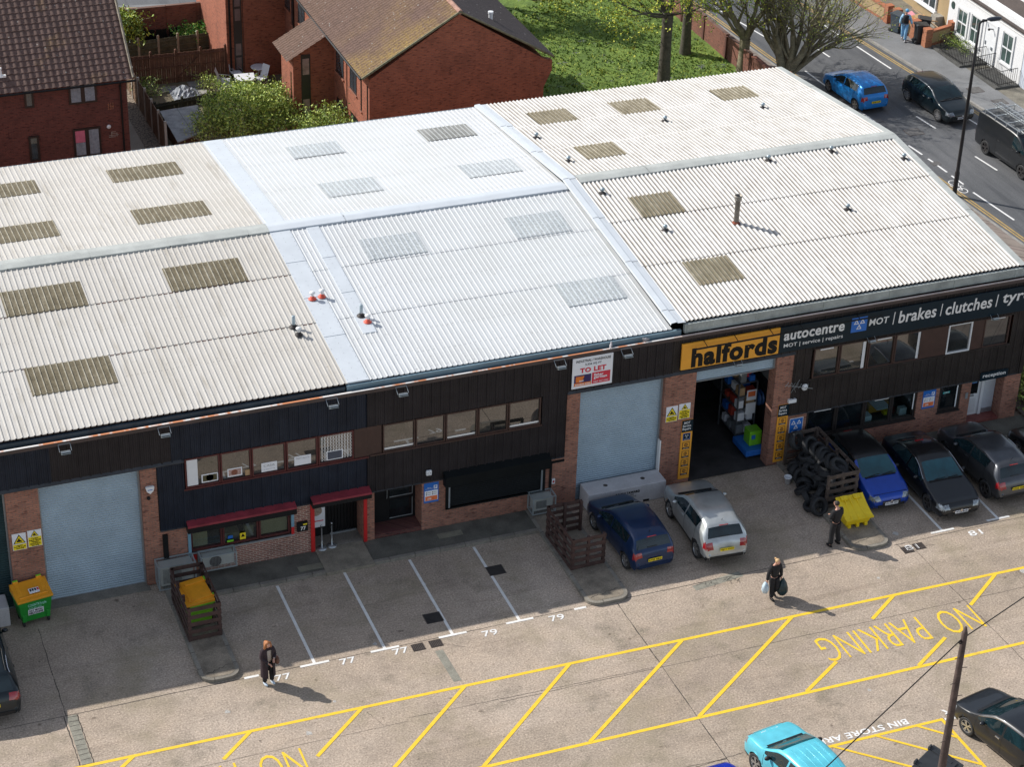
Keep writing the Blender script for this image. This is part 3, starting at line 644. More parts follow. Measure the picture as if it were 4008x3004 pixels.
# gutters
m = MB(); m.box(-3, 18.0, .12, .24, 6.10, 6.40); m.build('gutter', MT('dark_gutter', (.045, .065, .085), .5, .2, .3, 1.5), UL)
m = MB(); m.box(18.05, 30.3, .10, .22, 6.14, 6.44)
for x in (18.6, 21.6, 24.6, 27.6, 30.0): m.box(x, x + .04, -.02, .1, 6.2, 6.25)
m.build('gutter', GUT, UM)
m = MB(); m.box(30.42, 44.6, .08, .22, 6.30, 6.64); 
for x in (30.5, 33.2, 35.9, 38.6, 41.3, 43.9): m.box(x, x + .05, .06, .09, 6.3, 6.645)
m.build('gutter', GUTO, UR)
m = MB(); m.box(-3, 18.1, 20.0, 20.16, 6.42, 6.56); m.build('rear_gutter', GREYM, UL)
m = MB(); m.box(18.1, 30.2, 20.0, 20.16, 6.42, 6.56); m.build('rear_gutter', GREYM, UM)
m = MB(); m.box(30.2, 44.4, 20.02, 20.12, 6.4, 6.6); m.build('rear_gutter', BRICK_O, UR)

# cladding: ribbed sheets with flat margins
def clad(m, x0, x1, z0, z1, y=-.02, P=.333):
    xs = []; k = math.floor(x0 / P)
    pat = [(0, 0), (.02, -.035), (.055, -.035), (.075, 0), (.13, 0), (.14, -.010), (.15, 0), (.20, 0), (.21, -.010), (.22, 0), (.27, 0), (.28, -.010), (.29, 0)]
    while k * P < x1:
        for u, d in pat:
            x = k * P + u
            if x0 < x < x1: xs.append((x, d))
        k += 1
    xs = [(x0, 0)] + xs + [(x1, 0)]; n = len(xs)
    m.add([(x, y + d, z0) for x, d in xs] + [(x, y + d, z1) for x, d in xs], [(i, i + 1, n + i + 1, n + i) for i in range(n - 1)])
def clad_part(unit, rects, mat):
    m = MB()
    for r in rects: clad(m, *r)
    return m.build('cladding', mat, unit)
clad_part(UL, [(-3, 8.1, 4.78, 6.22)], CLAD_N); clad_part(UL, [(8.1, 12.0, 4.78, 6.22)], CLAD_B)
clad_part(UL, [(12.0, 18.7, 4.78, 6.22), (11.5, 18.7, 2.12, 3.6), (11.5, 12.4, 3.6, 4.78)], CLAD_N)
clad_part(UM, [(18.7, 29.95, 4.78, 6.22), (18.7, 26.0, 2.12, 3.62), (25.08, 26.0, 3.62, 4.78)], CLAD_B)
clad_part(UR, [(29.95, 44.87, 4.8, 6.22), (34.9, 44.87, 2.1, 3.5), (34.9, 35.6, 3.5, 4.8), (44.1, 44.87, 3.5, 4.8)], CLAD_R)
def coping_mat():
    m, nt, b = newmat('coping'); p = pos(nt)
    c = ramp(nt, noise(nt, .35, 5, .75, mapping(nt, p, (1, .01, .01))), [(.47, (.74, .72, .70)), (.52, (.62, .25, .12))])
    nt.links.new(c, b.inputs['Base Color']); b.inputs['Roughness'].default_value = .5; return m
COP = coping_mat(); COPD = MT('coping_face', (.06, .042, .04), .5, 0, .2, 2)
for u, x0, x1 in ((UL, -3, 18.7), (UM, 18.7, 29.95), (UR, 29.95, 44.9)):
    m = MB(); m.box(x0, x1, -.085, -.01, 6.268, 6.285); m.box(x0, x1, -.088, -.068, 6.14, 6.268, 1)
    m.build('coping', [COP if u is not UR else MT('coping_pink', (.60, .50, .46), .5, 0, .15, 1), COPD], u)
# lower edge flashings under fascias
SILL = MT('sill_flashing', (.045, .048, .055), .55, .1, .3, 2, .2)
def sillstrip(m, x0, x1, z, d=.07, h=.1): m.xprism([(-.02, z + .0), (-.02, z - h), (-.02 - d, z - h + .0), (-.02 - d, z - h + .025)], x0, x1)
m = MB(); sillstrip(m, -3, 12.4, 4.79); sillstrip(m, 11.5, 18.7, 2.13, .03, .04); m.build('drip_flashing', SILL, UL)
m = MB(); sillstrip(m, 26.0, 29.95, 4.79); sillstrip(m, 18.7, 26.0, 2.13, .03, .04); m.build('drip_flashing', SILL, UM)
m = MB(); sillstrip(m, 29.95, 34.9, 4.81); sillstrip(m, 34.9, 44.87, 2.1, .03, .04); m.build('drip_flashing', SILL, UR)
# brickwork
def bricks(unit, rects, mat, th=.32):
    for x0, x1, z0, z1 in rects: m = MB(); m.box(x0, x1, 0, th, z0, z1); m.build('brick_pier' if z1 > 4 else 'brick_wall', mat, unit)
bricks(UL, [(6.57, 7.63, 0, 4.76), (10.95, 11.48, 0, 4.76)], BRICK_U, .5)
bricks(UL, [(11.48, 13.1, 0, 1.0), (11.48, 12.46, 1.0, 2.11)], BRICK_U)
bricks(UL, [(13.1, 16.68, 0, 1.0), (15.98, 16.68, 1.0, 2.11)], BRICK_UM)
bricks(UL, [(18.55, 18.7, 0, 2.11)], BRICK_U, .8); m = MB(); m.box(16.69, 16.75, .0, .8, 0, 2.11); m.build('brick_wall', BRICK_U, UL)
bricks(UM, [(18.7, 18.96, 0, 2.11)], BRICK_U, .8)
bricks(UM, [(20.72, 26.0, 0, .86), (20.72, 21.56, .86, 2.11), (25.25, 26.0, .86, 2.11)], BRICK_U); m = MB(); m.box(20.69, 20.72, 0, .8, 0, 2.11); m.build('brick_wall', BRICK_U, UM)
bricks(UM, [(26.0, 26.52, 0, 4.76), (29.78, 29.95, 0, 4.76)], BRICK_U, .5)
bricks(UR, [(29.95, 31.0, 0, 4.76), (34.2, 34.9, 0, 4.76)], BRICK_U, .5)
bricks(UR, [(34.9, 42.72, 0, .9), (34.9, 35.68, .9, 2.1), (40.38, 41.33, .9, 2.1), (42.3, 42.72, .9, 2.1)], BRICK_U)
bricks(UR, [(44.17, 44.9, 0, 2.1)], BRICK_U, 1.0)
# shells
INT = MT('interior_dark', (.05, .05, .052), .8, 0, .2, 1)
m = MB(); m.box(-3.1, -2.95, .3, 20, 0, 6.4); m.box(-3, 18.7, 19.8, 20.0, 0, 6.42); m.box(-3, 18.7, .55, .6, 2.1, 6.3); m.box(18.62, 18.70, .85, 19.8, 0, 6.3); m.build('wall', BRICK_U, UL)
m = MB(); m.box(18.7, 29.9, 19.8, 20.0, 0, 6.42); m.box(29.8, 29.94, .5, 19.8, 0, 6.3); m.build('wall', BRICK_U, UM)
m = MB(); m.box(29.95, 44.85, 19.8, 20.0, 0, 6.4); m.box(44.6, 44.85, .32, 19.8, 0, 6.4); m.build('wall', BRICK_U, UR)
# roller shutters
def shutter(unit, x0, x1, z0, z1, y, mat, P=.092, lab=None):
    m = MB(); n = int((z1 - z0) / P * 4); v = []
    for i in range(n + 1):
        z = z0 + (z1 - z0) * i / n; d = .026 * math.cos(2 * PI * (z - z0) / P); v += [(x0, y + d, z), (x1, y + d, z)]
    m.add(v, [(2 * i, 2 * i + 1, 2 * i + 3, 2 * i + 2) for i in range(n)])
    o = m.build('roller_shutter', mat, unit, smooth=True)
    m = MB()
    for x in (x0, x1 - .06): m.box(x, x + .06, y - .05, y - .018, z0, z1)
    m.box(x0, x1, y - .03, y + .03, z0 - .03 if z0 > .1 else 0, z0 + .0 if z0 > .1 else .05)
    m.build('guide_rail', GREYM, o)
    if lab: o['label'] = lab
    return o
shutter(UL, -2.9, 6.57, 0, 4.74, .22, SHUTD, lab='dark green closed shutter'); shutter(UL, 7.63, 10.95, 0, 4.74, .22, SHUT)
shutter(UM, 26.52, 29.78, 0, 4.74, .22, SHUT); shutter(UR, 31.0, 34.2, 4.17, 4.78, .16, SHUT, lab='rolled-up shutter above the open garage door')
m = MB(); m.box(7.3, 11.0, -.3, .2, .001, .02); m.build('threshold', KERB, UL)
m = MB(); m.box(29.74, 29.79, -.002, .2, 0.5, 2.0); m.build('white_painted_reveal', WHITE, UM)

# window bands
def window(unit, x0, x1, z0, z1, y=-.02, frame=DKBROWN, glass=WINREFL, ft=.05, mull=(), inset=.05, name='window'):
    m = MB(); fd = .07
    for a, b, c, d in ((x0, x1, z1 - ft, z1), (x0, x1, z0, z0 + ft), (x0, x0 + ft, z0 + ft, z1 - ft), (x1 - ft, x1, z0 + ft, z1 - ft)): m.box(a, b, y - .015, y + fd, c, d)
    for q in mull: m.box(q - ft * .45, q + ft * .45, y - .010, y + fd, z0 + ft, z1 - ft)
    o = m.build(name, frame, unit)
    m = MB(); m.box(x0 + ft * .5, x1 - ft * .5, y + inset - .004, y + inset + .004, z0 + ft * .5, z1 - ft * .5); m.build('pane', glass, o)
    return o
def board(unit, name, x0, x1, z0, z1, y, mat): m = MB(); m.box(x0, x1, y, y + .03, z0, z1); return m.build(name, mat, unit)
xs = [12.42, 13.62, 14.68, 15.87, 16.98, 18.24]
for a, b in zip(xs, xs[1:]): window(UL, a + .012, b - .012, 3.62, 4.76, frame=MAROON)
m = MB(); m.box(12.36, 18.75, -.07, -.005, 3.56, 3.615); m.build('window_sill', MAROON, UL)
board(UL, 'infill_panel', 18.25, 18.70, 3.62, 4.77, -.02, DKBROWN); board(UM, 'infill_panel', 18.702, 19.22, 3.62, 4.77, -.02, DKBROWN)
xs = [19.25, 20.43, 21.52, 22.7, 23.82, 25.04]
for a, b in zip(xs, xs[1:]): window(UM, a + .012, b - .012, 3.66, 4.76, frame=DKBROWN)
m = MB(); m.box(18.8, 25.08, -.07, -.005, 3.60, 3.655); m.build('window_sill', DKBROWN, UM)
m = MB()
for a, b, z in ((19.32, 20.38, 3.72), (21.55, 22.62, 3.72), (23.88, 25.0, 3.72)): m.box(a, b, .018, .026, z, z + .07)
m.build('blind_rail', WHITE, UM)
m = MB(); m.box(35.55, 44.12, -.06, -.005, 3.46, 3.52); m.box(35.5, 44.12, -.055, -.005, 4.77, 4.80); m.build('window_sill', CLAD_R, UR)
xs = [35.68, 36.76, 37.95, 39.06, 40.2]
for a, b in zip(xs, xs[1:]): window(UR, a + .012, b - .012, 3.52, 4.77, frame=DKBROWN)
board(UR, 'infill_panel', 40.2, 41.3, 3.52, 4.77, -.02, DKBROWN); window(UR, 41.31, 42.33, 3.52, 4.77, frame=WUPVC); board(UR, 'infill_panel', 42.34, 42.85, 3.52, 4.77, -.02, DKBROWN); window(UR, 42.86, 43.98, 3.52, 4.77)
m = MB()
for a, b, z in ((35.95, 36.5, 4.64), (38.3, 38.9, 4.64), (43.15, 43.75, 4.66)): m.box(a, b, .004, .012, z, z + .05)
m.box(37.72, 37.84, .004, .012, 3.56, 4.7); m.box(40.03, 40.13, .004, .012, 3.56, 4.7)
m.build('vent_strip', WUPVC, UR)
# lower windows of the left unit
BOX = MT('cardboard', (.42, .28, .15), .8, 0, .06, 2)
for a, b in zip([12.5, 13.6, 14.86], [13.6, 14.86, 15.96]): window(UL, a + .01, b - .01, 1.02, 2.0, y=.06, frame=MAROON, glass=CLEAR, ft=.06)
for n, a, b, z1 in (('cardboard_screen', 12.56, 13.1, 1.72), ('cardboard_screen', 14.95, 15.88, 1.95)): board(UL, n, a, b, 1.1, z1, .16, BOX)
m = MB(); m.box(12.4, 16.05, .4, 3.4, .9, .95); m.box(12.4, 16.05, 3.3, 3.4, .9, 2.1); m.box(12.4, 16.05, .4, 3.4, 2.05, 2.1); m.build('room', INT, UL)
m = MB(); m.box(13.7, 14.3, .5, .9, .95, 1.15); m.box(14.45, 14.75, .35, .6, .95, 1.42); m.box(14.9, 15.6, .9, 1.3, .95, 1.5); m.build('shelf_stock', BOX, UL)
m = MB(); m.box(12.36, 16.1, -.05, .05, .955, 1.0); m.build('window_sill', GREYM, UL)
# red shutter hoods
def hood(unit, x0, x1, z0, z1, d):
    m = MB(); m.xprism([(-.02, z0), (-.02, z1 + .06), (-d, z1), (-d, z0)], x0, x1); o = m.build('shutter_hood', BLACK, unit)
    m = MB(); m.add([(x0, -.021, z1 + .066), (x1, -.021, z1 + .066), (x1, -d - .01, z1 + .008), (x0, -d - .01, z1 + .008), (x0, -d - .012, z1 - .07), (x1, -d - .012, z1 - .07)], [(0, 3, 2, 1), (3, 4, 5, 2)]); m.build('hood_top', REDD, o); return o
hood(UL, 12.36, 16.12, 1.98, 2.27, .3); hood(UL, 16.66, 18.76, 2.1, 2.34, .36)
for a, b in ((16.66, 16.80), (18.56, 18.68)): m = MB(); m.box(a, b, -.06, .04, .0, 2.1); m.build('door_post', REDP, UL)
m = MB(); m.box(15.98, 16.08, -.045, .02, 1.0, 1.3); m.build('shutter_channel', REDP, UL); m = MB(); m.box(15.98, 16.08, -.045, .02, 1.3, 2.0); m.box(12.4, 12.5, -.045, .02, .9, 2.0); m.build('shutter_channel', MT('light_blue_steel', (.22, .42, .55), .4, .4, .1, 2), UL)
# doors
m = MB(); m.box(16.75, 18.55, .72, .76, .17, 2.1); o = m.build('door', BLACK, UL)
m = MB()
for i in range(9): m.box(17.5 + i * .115, 17.56 + i * .115, .68, .72, .25, 2.05)
m.build('door_slats', MT('black_board', (.006, .006, .007), .3, 0, .3, 2), o)
m = MB(); m.box(17.55, 18.5, .66, .72, .17, .23); m.build('threshold_strip', GREYM, o)
m = MB(); m.box(17.38, 17.42, .64, .7, 1.45, 1.62); m.box(17.3, 17.42, .62, .66, 1.52, 1.55); m.build('handle', GALV, o)
m = MB(); m.box(16.7, 18.6, -.0, .9, .0, .165); m.build('door_step', MT('step_concrete', (.22, .2, .17), .85, 0, .3, 2, .3), UL)
m = MB(); m.box(18.96, 20.69, .02, .8, .0, .26); m.build('door_step', brick_mat('quarry_tile', (.13, .05, .04), (.10, .03, .03), (.06, .04, .035), .4, .01, .2, .2), UM)
m = MB(); m.box(18.96, 20.69, .72, .76, .26, 2.1); o = m.build('door', BLACK, UM)
m = MB(); m.box(19.75, 20.55, .70, .71, 1.28, 2.0); m.box(19.75, 20.55, .70, .71, .4, 1.12); m.build('pane', WINDARK, o)
m = MB(); m.box(19.74, 20.58, .69, .70, 1.24, 1.275); m.box(20.56, 20.59, .69, .70, 1.24, 2.0); m.box(19.74, 20.58, .69, .70, .36, .395); m.box(20.56, 20.59, .69, .7, .36, 1.12); m.build('door_trim', GREYM, o)
m = MB(); m.tube([(19.62, .66, 1.25), (19.62, .62, 1.3), (19.62, .62, 1.62), (19.62, .66, 1.67)], .014, 6); m.build('handle', GALV, o)
m = MB(); m.box(18.96, 20.69, .7, .8, 2.0, 2.12); m.build('door_head', INT, UM)
# black security shutter with hood
m = MB(); m.xprism([(-.02, 1.86), (-.02, 2.42), (-.3, 2.3), (-.3, 1.9)], 21.46, 25.4); m.box(21.56, 21.66, -.05, .0, .82, 1.9); m.box(25.2, 25.3, -.05, .0, .82, 1.9); m.box(21.56, 25.3, -.05, .0, .80, .86)
o = m.build('shutter_hood', SHUTK, UM); shutter(UM, 21.66, 25.2, .86, 1.95, .0, SHUTK, .075)
# right unit lower windows
for x0, x1, g, nm in ((35.7, 36.95, WINDARK, 'window'), (36.95, 38.15, WINDARK, 'window'), (38.15, 39.3, CLEAR, 'window'), (39.3, 40.36, CLEAR, 'window')): window(UR, x0 + .01, x1 - .01, .92, 2.08, y=.05, frame=CLAD_R, glass=g, ft=.07, name=nm)
m = MB(); m.box(35.66, 40.4, -.05, .04, .85, .91); m.build('window_sill', CLAD_R, UR)
window(UR, 41.35, 42.28, .95, 2.08, y=.05, frame=CLAD_R, glass=WINDARK, ft=.09); m = MB(); m.box(41.3, 42.33, -.04, .04, .88, .94); m.build('window_sill', CLAD_R, UR)
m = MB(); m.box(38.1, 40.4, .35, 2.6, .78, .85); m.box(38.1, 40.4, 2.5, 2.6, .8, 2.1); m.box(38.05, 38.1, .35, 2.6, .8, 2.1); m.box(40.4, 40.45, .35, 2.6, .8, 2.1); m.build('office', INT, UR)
for n, (x0, x1, y0, y1, z0, z1), mt in (('storage_tub', (38.3, 38.75, .4, .75, .85, 1.08), SIGNW), ('desk', (38.9, 39.9, .9, 1.5, .85, 1.2), SIGNO), ('paper_stack', (39.95, 40.25, .4, .6, .85, 1.15), SIGNW), ('paper_stack', (39.4, 39.6, .6, .8, .85, 1.0), SIGNY), ('paper_stack', (39.0, 39.6, .5, 1.2, 1.2, 1.23), SIGNW), ('monitor', (39.5, 39.9, 1.3, 1.36, .9, 1.3), GREYM)):
    m = MB(); m.box(x0, x1, y0, y1, z0, z1); m.build(n, mt, UR)
m = MB(); m.box(38.55, 39.15, .02, .03, 1.98, 2.02); m.box(40.22, 40.26, .02, .03, 1.3, 2.0); m.box(36.0, 36.7, .02, .03, 1.98, 2.01); m.box(42.1, 42.15, .02, .03, 1.05, 2.0); m.build('vent_strip', WUPVC, UR)
# reception doors
m = MB(); m.box(42.72, 44.17, .02, 1.0, 0, .2); m.build('door_step', MT('red_tile_step', (.20, .06, .05), .6, 0, .3, 4), UR)
m = MB(); m.box(42.74, 43.5, .5, .55, .2, 2.1); o = m.build('door', WUPVC, UR)
m = MB(); m.box(42.84, 43.38, .485, .495, 1.15, 2.02); m.build('pane', WINDARK, o)
m = MB(); m.box(42.86, 43.36, .485, .498, .32, .95); m.build('door_panel', MT('door_panel_white', (.62, .64, .66), .4, 0, .05, 3), o)
m = MB(); m.box(42.98, 43.24, .475, .498, 1.04, 1.11); m.build('letter_plate', GREYM, o)
m = MB()
for i, mt in enumerate(((.5, .1, .1), (.6, .4, .05), (.1, .4, .15), (.1, .2, .5))): m.box(43.05 + 0.0, 43.3, .478, .484, 1.78 - i * .05, 1.82 - i * .05, i)
m.build('rainbow_sticker', [MT('rb%d' % i, c) for i, c in enumerate(((.5, .05, .05), (.7, .45, .05), (.1, .4, .15), (.1, .2, .5)))], o)
m = MB(); m.box(43.5, 43.62, .44, .56, .2, 2.12); m.build('door_frame', WUPVC, UR)
m = MB(); m.box(43.62, 44.15, .5, .55, .2, 2.1); o = m.build('door', MT('grey_white_door', (.55, .58, .62), .45, 0, .08, 2), UR)
m = MB(); m.box(43.64, 44.12, .48, .5, .22, .4); m.build('kick_plate', GALV, o); m = MB(); m.box(43.7, 44.1, .488, .498, 1.82, 1.95); m.build('teal_notice', MT('teal', (.05, .35, .35)), o); m = MB(); m.box(43.68, 44.12, .488, .498, 1.62, 1.78); m.build('paper_notice', SIGNW, o)
m = MB(); m.box(42.5, 42.6, -.03, 0, 1.35, 1.6); m.build('intercom', GREYM, UR)
m = MB(); m.box(44.72, 44.9, -.06, .0, 2.08, 6.2); m.build('corner_trim', CLAD_R, UR)
# garage interior
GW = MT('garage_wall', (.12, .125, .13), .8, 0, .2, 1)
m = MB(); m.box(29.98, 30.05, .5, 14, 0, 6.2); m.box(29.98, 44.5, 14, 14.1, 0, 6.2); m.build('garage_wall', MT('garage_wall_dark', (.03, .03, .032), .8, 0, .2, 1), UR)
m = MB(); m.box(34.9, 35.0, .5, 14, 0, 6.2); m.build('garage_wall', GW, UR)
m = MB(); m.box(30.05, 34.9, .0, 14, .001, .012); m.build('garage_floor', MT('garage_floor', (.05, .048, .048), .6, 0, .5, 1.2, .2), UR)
m = MB(); m.box(34.82, 34.9, 1.4, 2.9, .01, 2.6); m.build('inner_door', BLACK, UR)
m = MB(); m.box(34.84, 34.9, 3.5, 5.5, 2.6, 3.8); m.box(34.80, 34.84, 3.4, 5.6, 2.5, 2.6); m.build('inner_window', GREYM, UR)
# roof cowls and pipes
COWL = MT('cowl_metal', (.35, .42, .46), .4, .5, .15, 3); RUBR = MT('red_boot', (.62, .09, .05), .5, 0, .15, 5)
def cowl(unit, x, y, z, h=.22, r=.085, label='roof_vent', stain=True):
    m = MB(); m.lathe([(r * .55, 0), (r * .55, h * .55), (r, h * .6), (r * 1.05, h * .85), (r * .8, h), (0, h * 1.08)], (x, y, z), n=12); o = m.build('roof_vent', COWL, unit, smooth=True)
    m = MB(); m.lathe([(r * 1.8, .012), (r * 1.2, .03), (r * .6, .07)], (x, y, z), n=10); m.build('flashing_collar', MT('black_boot', (.03, .025, .025), .8), o)
    return o
for x, y in ((30.79, 15.28), (36.49, 15.22), (41.01, 15.24), (30.91, 12.18)): cowl(UR, x, y, zbR(y) + .04)
for x, y in ((41.18, 9.6), (43.78, 8.33), (38.38, 9.6), (31.0, 8.97), (32.25, 5.91), (39.71, 5.45)): cowl(UR, x, y, zfR(y) + .04)
def mush(unit, x, y, zf, boot):
    z = zf(y) + .05; m = MB(); m.lathe([(.045, .1), (.045, .22), (.10, .23), (.105, .26), (.08, .29), (0, .31)], (x, y, z), n=14); o = m.build('roof_vent', MT('white_cowl', (.72, .73, .73), .4, 0, .05, 3), unit, smooth=True)
    m = MB(); m.lathe([(.15, 0), (.14, .02), (.09, .05), (.08, .09), (.05, .12)], (x, y, z), n=12); m.build('rubber_boot', boot, o, smooth=True)
BBOOT = MT('black_rubber', (.02, .015, .015), .6)
mush(UM, 18.38, 5.19, zfL, RUBR); mush(UM, 18.74, 5.24, zfL, RUBR); mush(UM, 19.82, 3.36, zfL, RUBR); mush(UL, 17.32, 3.25, zfL, BBOOT)
for u, x, y in ((UM, 19.72, 3.78), (UL, 17.28, 3.75)):
    z = zfL(y) + .04; m = MB(); m.lathe([(.065, .05), (.06, .44), (.045, .45), (0, .44)], (x, y, z), n=12); o = m.build('vent_pipe', COWL, u, smooth=True)
    m = MB(); m.lathe([(.17, 0), (.16, .02), (.10, .05), (.07, .12)], (x, y, z), n=12); m.build('rubber_boot', BBOOT, o, smooth=True)
FLUE = MT('flue_steel', (.24, .22, .19), .5, .6, .25, 5)
x, y, z = 35.09, 5.69, zfR(5.69); m = MB(); m.lathe([(.10, -.05), (.10, .96), (.135, .98), (.14, 1.04), (.13, 1.05), (.14, 1.10), (.145, 1.18), (.12, 1.18), (.11, 1.0)], (x, y, z), n=18); o = m.build('flue', FLUE, UR, smooth=True)
m = MB(); m.lathe([(.17, .04), (.13, .06), (.11, .11)], (x, y, z), n=10); m.build('flashing_collar', MT('rust', (.22, .06, .03), .8, 0, .4, 8), o)
# ================================================================== VEHICLES
def paint(name, col, metal=.35, rough=.3):
    if name in MATS: return MATS[name]
    m, nt, b = newmat(name); v = objc(nt)
    c = ramp(nt, noise(nt, 2.5, 4, .6, v), [(.3, tuple(k * .85 for k in col)), (.7, tuple(min(1, k * 1.1) for k in col))])
    nt.links.new(c, b.inputs['Base Color']); b.inputs['Metallic'].default_value = metal; b.inputs['Roughness'].default_value = rough
    b.inputs['Coat Weight'].default_value = .35; b.inputs['Coat Roughness'].default_value = .05
    MATS[name] = m; return m
CGLASS = glass_mat('car_glass', (.008, .020, .025), 1.6, .02)
TYRE = MT('tyre_rubber', (.022, .023, .025), .75, 0, .2, 6); RIMS = MT('alloy_silver', (.5, .5, .5), .3, .8, .1, 5); RIMK = MT('alloy_dark', (.09, .085, .085), .35, .7, .1, 5)
TRIM = MT('car_black_trim', (.012, .012, .013), .5, 0, .2, 4); SEAM = MT('car_seam', (.004, .004, .005), .7)
CHROME = MT('chrome', (.65, .66, .68), .15, 1., .05, 4)
TAIL = MT('tail_lamp', (.30, .008, .014), .15, 0, .2, 9, coat=1); HEAD = MT('head_lamp', (.22, .25, .28), .1, .3, .6, 14, coat=1)
def pinterp(K):
    xs = [k[0] for k in K]; ys = [k[1] for k in K]; n = len(K)
    dl = [(ys[i + 1] - ys[i]) / (xs[i + 1] - xs[i]) for i in range(n - 1)]
    ms = [dl[0]] + [0 if dl[i - 1] * dl[i] <= 0 else 2 * dl[i - 1] * dl[i] / (dl[i - 1] + dl[i]) for i in range(1, n - 1)] + [dl[-1]]
    def f(x):
        if x <= xs[0]: return ys[0]
        if x >= xs[-1]: return ys[-1]
        i = 0
        while x > xs[i + 1]: i += 1
        h = xs[i + 1] - xs[i]; t = (x - xs[i]) / h
        return (2 * t ** 3 - 3 * t ** 2 + 1) * ys[i] + (t ** 3 - 2 * t * t + t) * h * ms[i] + (-2 * t ** 3 + 3 * t * t) * ys[i + 1] + (t ** 3 - t * t) * h * ms[i + 1]
    return f
TYPES = {
 'hatch': dict(L=3.97, W=1.72, r=.31, ax=(.80, 3.33), z0=.20,
   zt=[(0, .50), (.03, .62), (.12, .73), (.45, .84), (.95, .96), (1.1, 1.03), (1.75, 1.37), (2.1, 1.44), (2.6, 1.46), (3.2, 1.42), (3.5, 1.36), (3.6, 1.31), (3.80, 1.0), (3.90, .86), (3.95, .62), (3.97, .48)],
   zb=[(0, .45), (.12, .66), (.95, .88), (1.8, .92), (3.2, 1.02), (3.6, 1.0), (3.80, .92), (3.9, .78), (3.97, .45)],
   hr=[(0, .70), (.3, .76), (1.0, .82), (1.8, .70), (2.6, .685), (3.4, .66), (3.62, .68), (3.85, .76), (3.97, .72)],
   ws=(1.02, 1.72), rw=(3.62, 3.80), sw=(1.12, 3.30), pil=(2.15,), doors=(1.12, 2.17)),
 'suv': dict(L=4.15, W=1.79, r=.35, ax=(.85, 3.40), z0=.26,
   zt=[(0, .62), (.03, .78), (.12, .90), (.5, 1.03), (1.02, 1.10), (1.15, 1.16), (1.75, 1.50), (2.1, 1.57), (2.7, 1.59), (3.3, 1.53), (3.6, 1.47), (3.68, 1.42), (3.93, 1.08), (4.03, .96), (4.12, .7), (4.15, .55)],
   zb=[(0, .55), (.12, .82), (1.0, 1.02), (1.8, 1.06), (3.3, 1.18), (3.65, 1.16), (3.93, 1.03), (4.03, .9), (4.15, .52)],
   hr=[(0, .70), (.3, .78), (1.0, .84), (1.8, .70), (2.6, .68), (3.4, .64), (3.66, .66), (3.95, .76), (4.15, .72)],
   ws=(1.08, 1.74), rw=(3.70, 3.92), sw=(1.2, 3.25), pil=(2.25,), doors=(1.2, 2.27)),
 'sedan': dict(L=4.69, W=1.83, r=.33, ax=(.92, 3.65), z0=.18,
   zt=[(0, .46), (.03, .58), (.15, .70), (.6, .82), (1.25, .95), (1.4, 1.0), (2.1, 1.34), (2.5, 1.42), (2.9, 1.42), (3.4, 1.33), (4.05, 1.05), (4.2, 1.0), (4.5, .97), (4.62, .88), (4.67, .66), (4.69, .46)],
   zb=[(0, .42), (.15, .62), (1.25, .87), (2.2, .90), (3.6, .96), (4.4, .93), (4.6, .82), (4.69, .42)],
   hr=[(0, .68), (.3, .76), (1.2, .84), (2.2, .70), (2.9, .66), (3.5, .64), (4.1, .72), (4.4, .78), (4.69, .72)],
   ws=(1.33, 2.08), rw=(3.42, 4.05), sw=(1.45, 3.75), pil=(2.6,), doors=(1.42, 2.62, 3.5)),
 'bigsuv': dict(L=5.05, W=1.97, r=.38, ax=(.98, 3.98), z0=.26,
   zt=[(0, .62), (.03, .80), (.15, .95), (.7, 1.07), (1.35, 1.14), (1.5, 1.2), (2.2, 1.6), (2.6, 1.68), (3.4, 1.70), (4.1, 1.64), (4.45, 1.56), (4.52, 1.52), (4.82, 1.10), (4.92, .98), (5.02, .72), (5.05, .55)],
   zb=[(0, .55), (.15, .85), (1.35, 1.06), (2.2, 1.1), (4.2, 1.16), (4.6, 1.12), (4.85, 1.0), (5.05, .52)],
   hr=[(0, .74), (.3, .84), (1.3, .92), (2.3, .78), (3.4, .76), (4.3, .70), (4.55, .74), (4.85, .84), (5.05, .8)],
   ws=(1.42, 2.18), rw=(4.54, 4.82), sw=(1.5, 4.3), pil=(2.75, 3.75), doors=(1.55, 2.77, 3.75)),
 'van': dict(L=5.0, W=1.98, r=.35, ax=(.95, 3.9), z0=.24,
   zt=[(0, .60), (.03, .80), (.12, .98), (.5, 1.13), (.85, 1.25), (.95, 1.32), (1.55, 1.80), (1.8, 1.90), (2.4, 1.95), (4.0, 1.96), (4.75, 1.93), (4.86, 1.86), (4.95, 1.3), (4.98, .9), (5.0, .5)],
   zb=[(0, .55), (.12, .88), (.85, 1.16), (1.6, 1.2), (4.6, 1.22), (4.9, 1.18), (4.98, .8), (5.0, .45)],
   hr=[(0, .76), (.4, .84), (.9, .90), (1.8, .86), (3.0, .86), (4.7, .85), (4.9, .86), (5.0, .86)],
   ws=(.90, 1.55), rw=(4.88, 4.93), sw=(1.0, 1.95), pil=(), doors=(1.05, 2.0, 3.1)),
}
WHEELC = {}
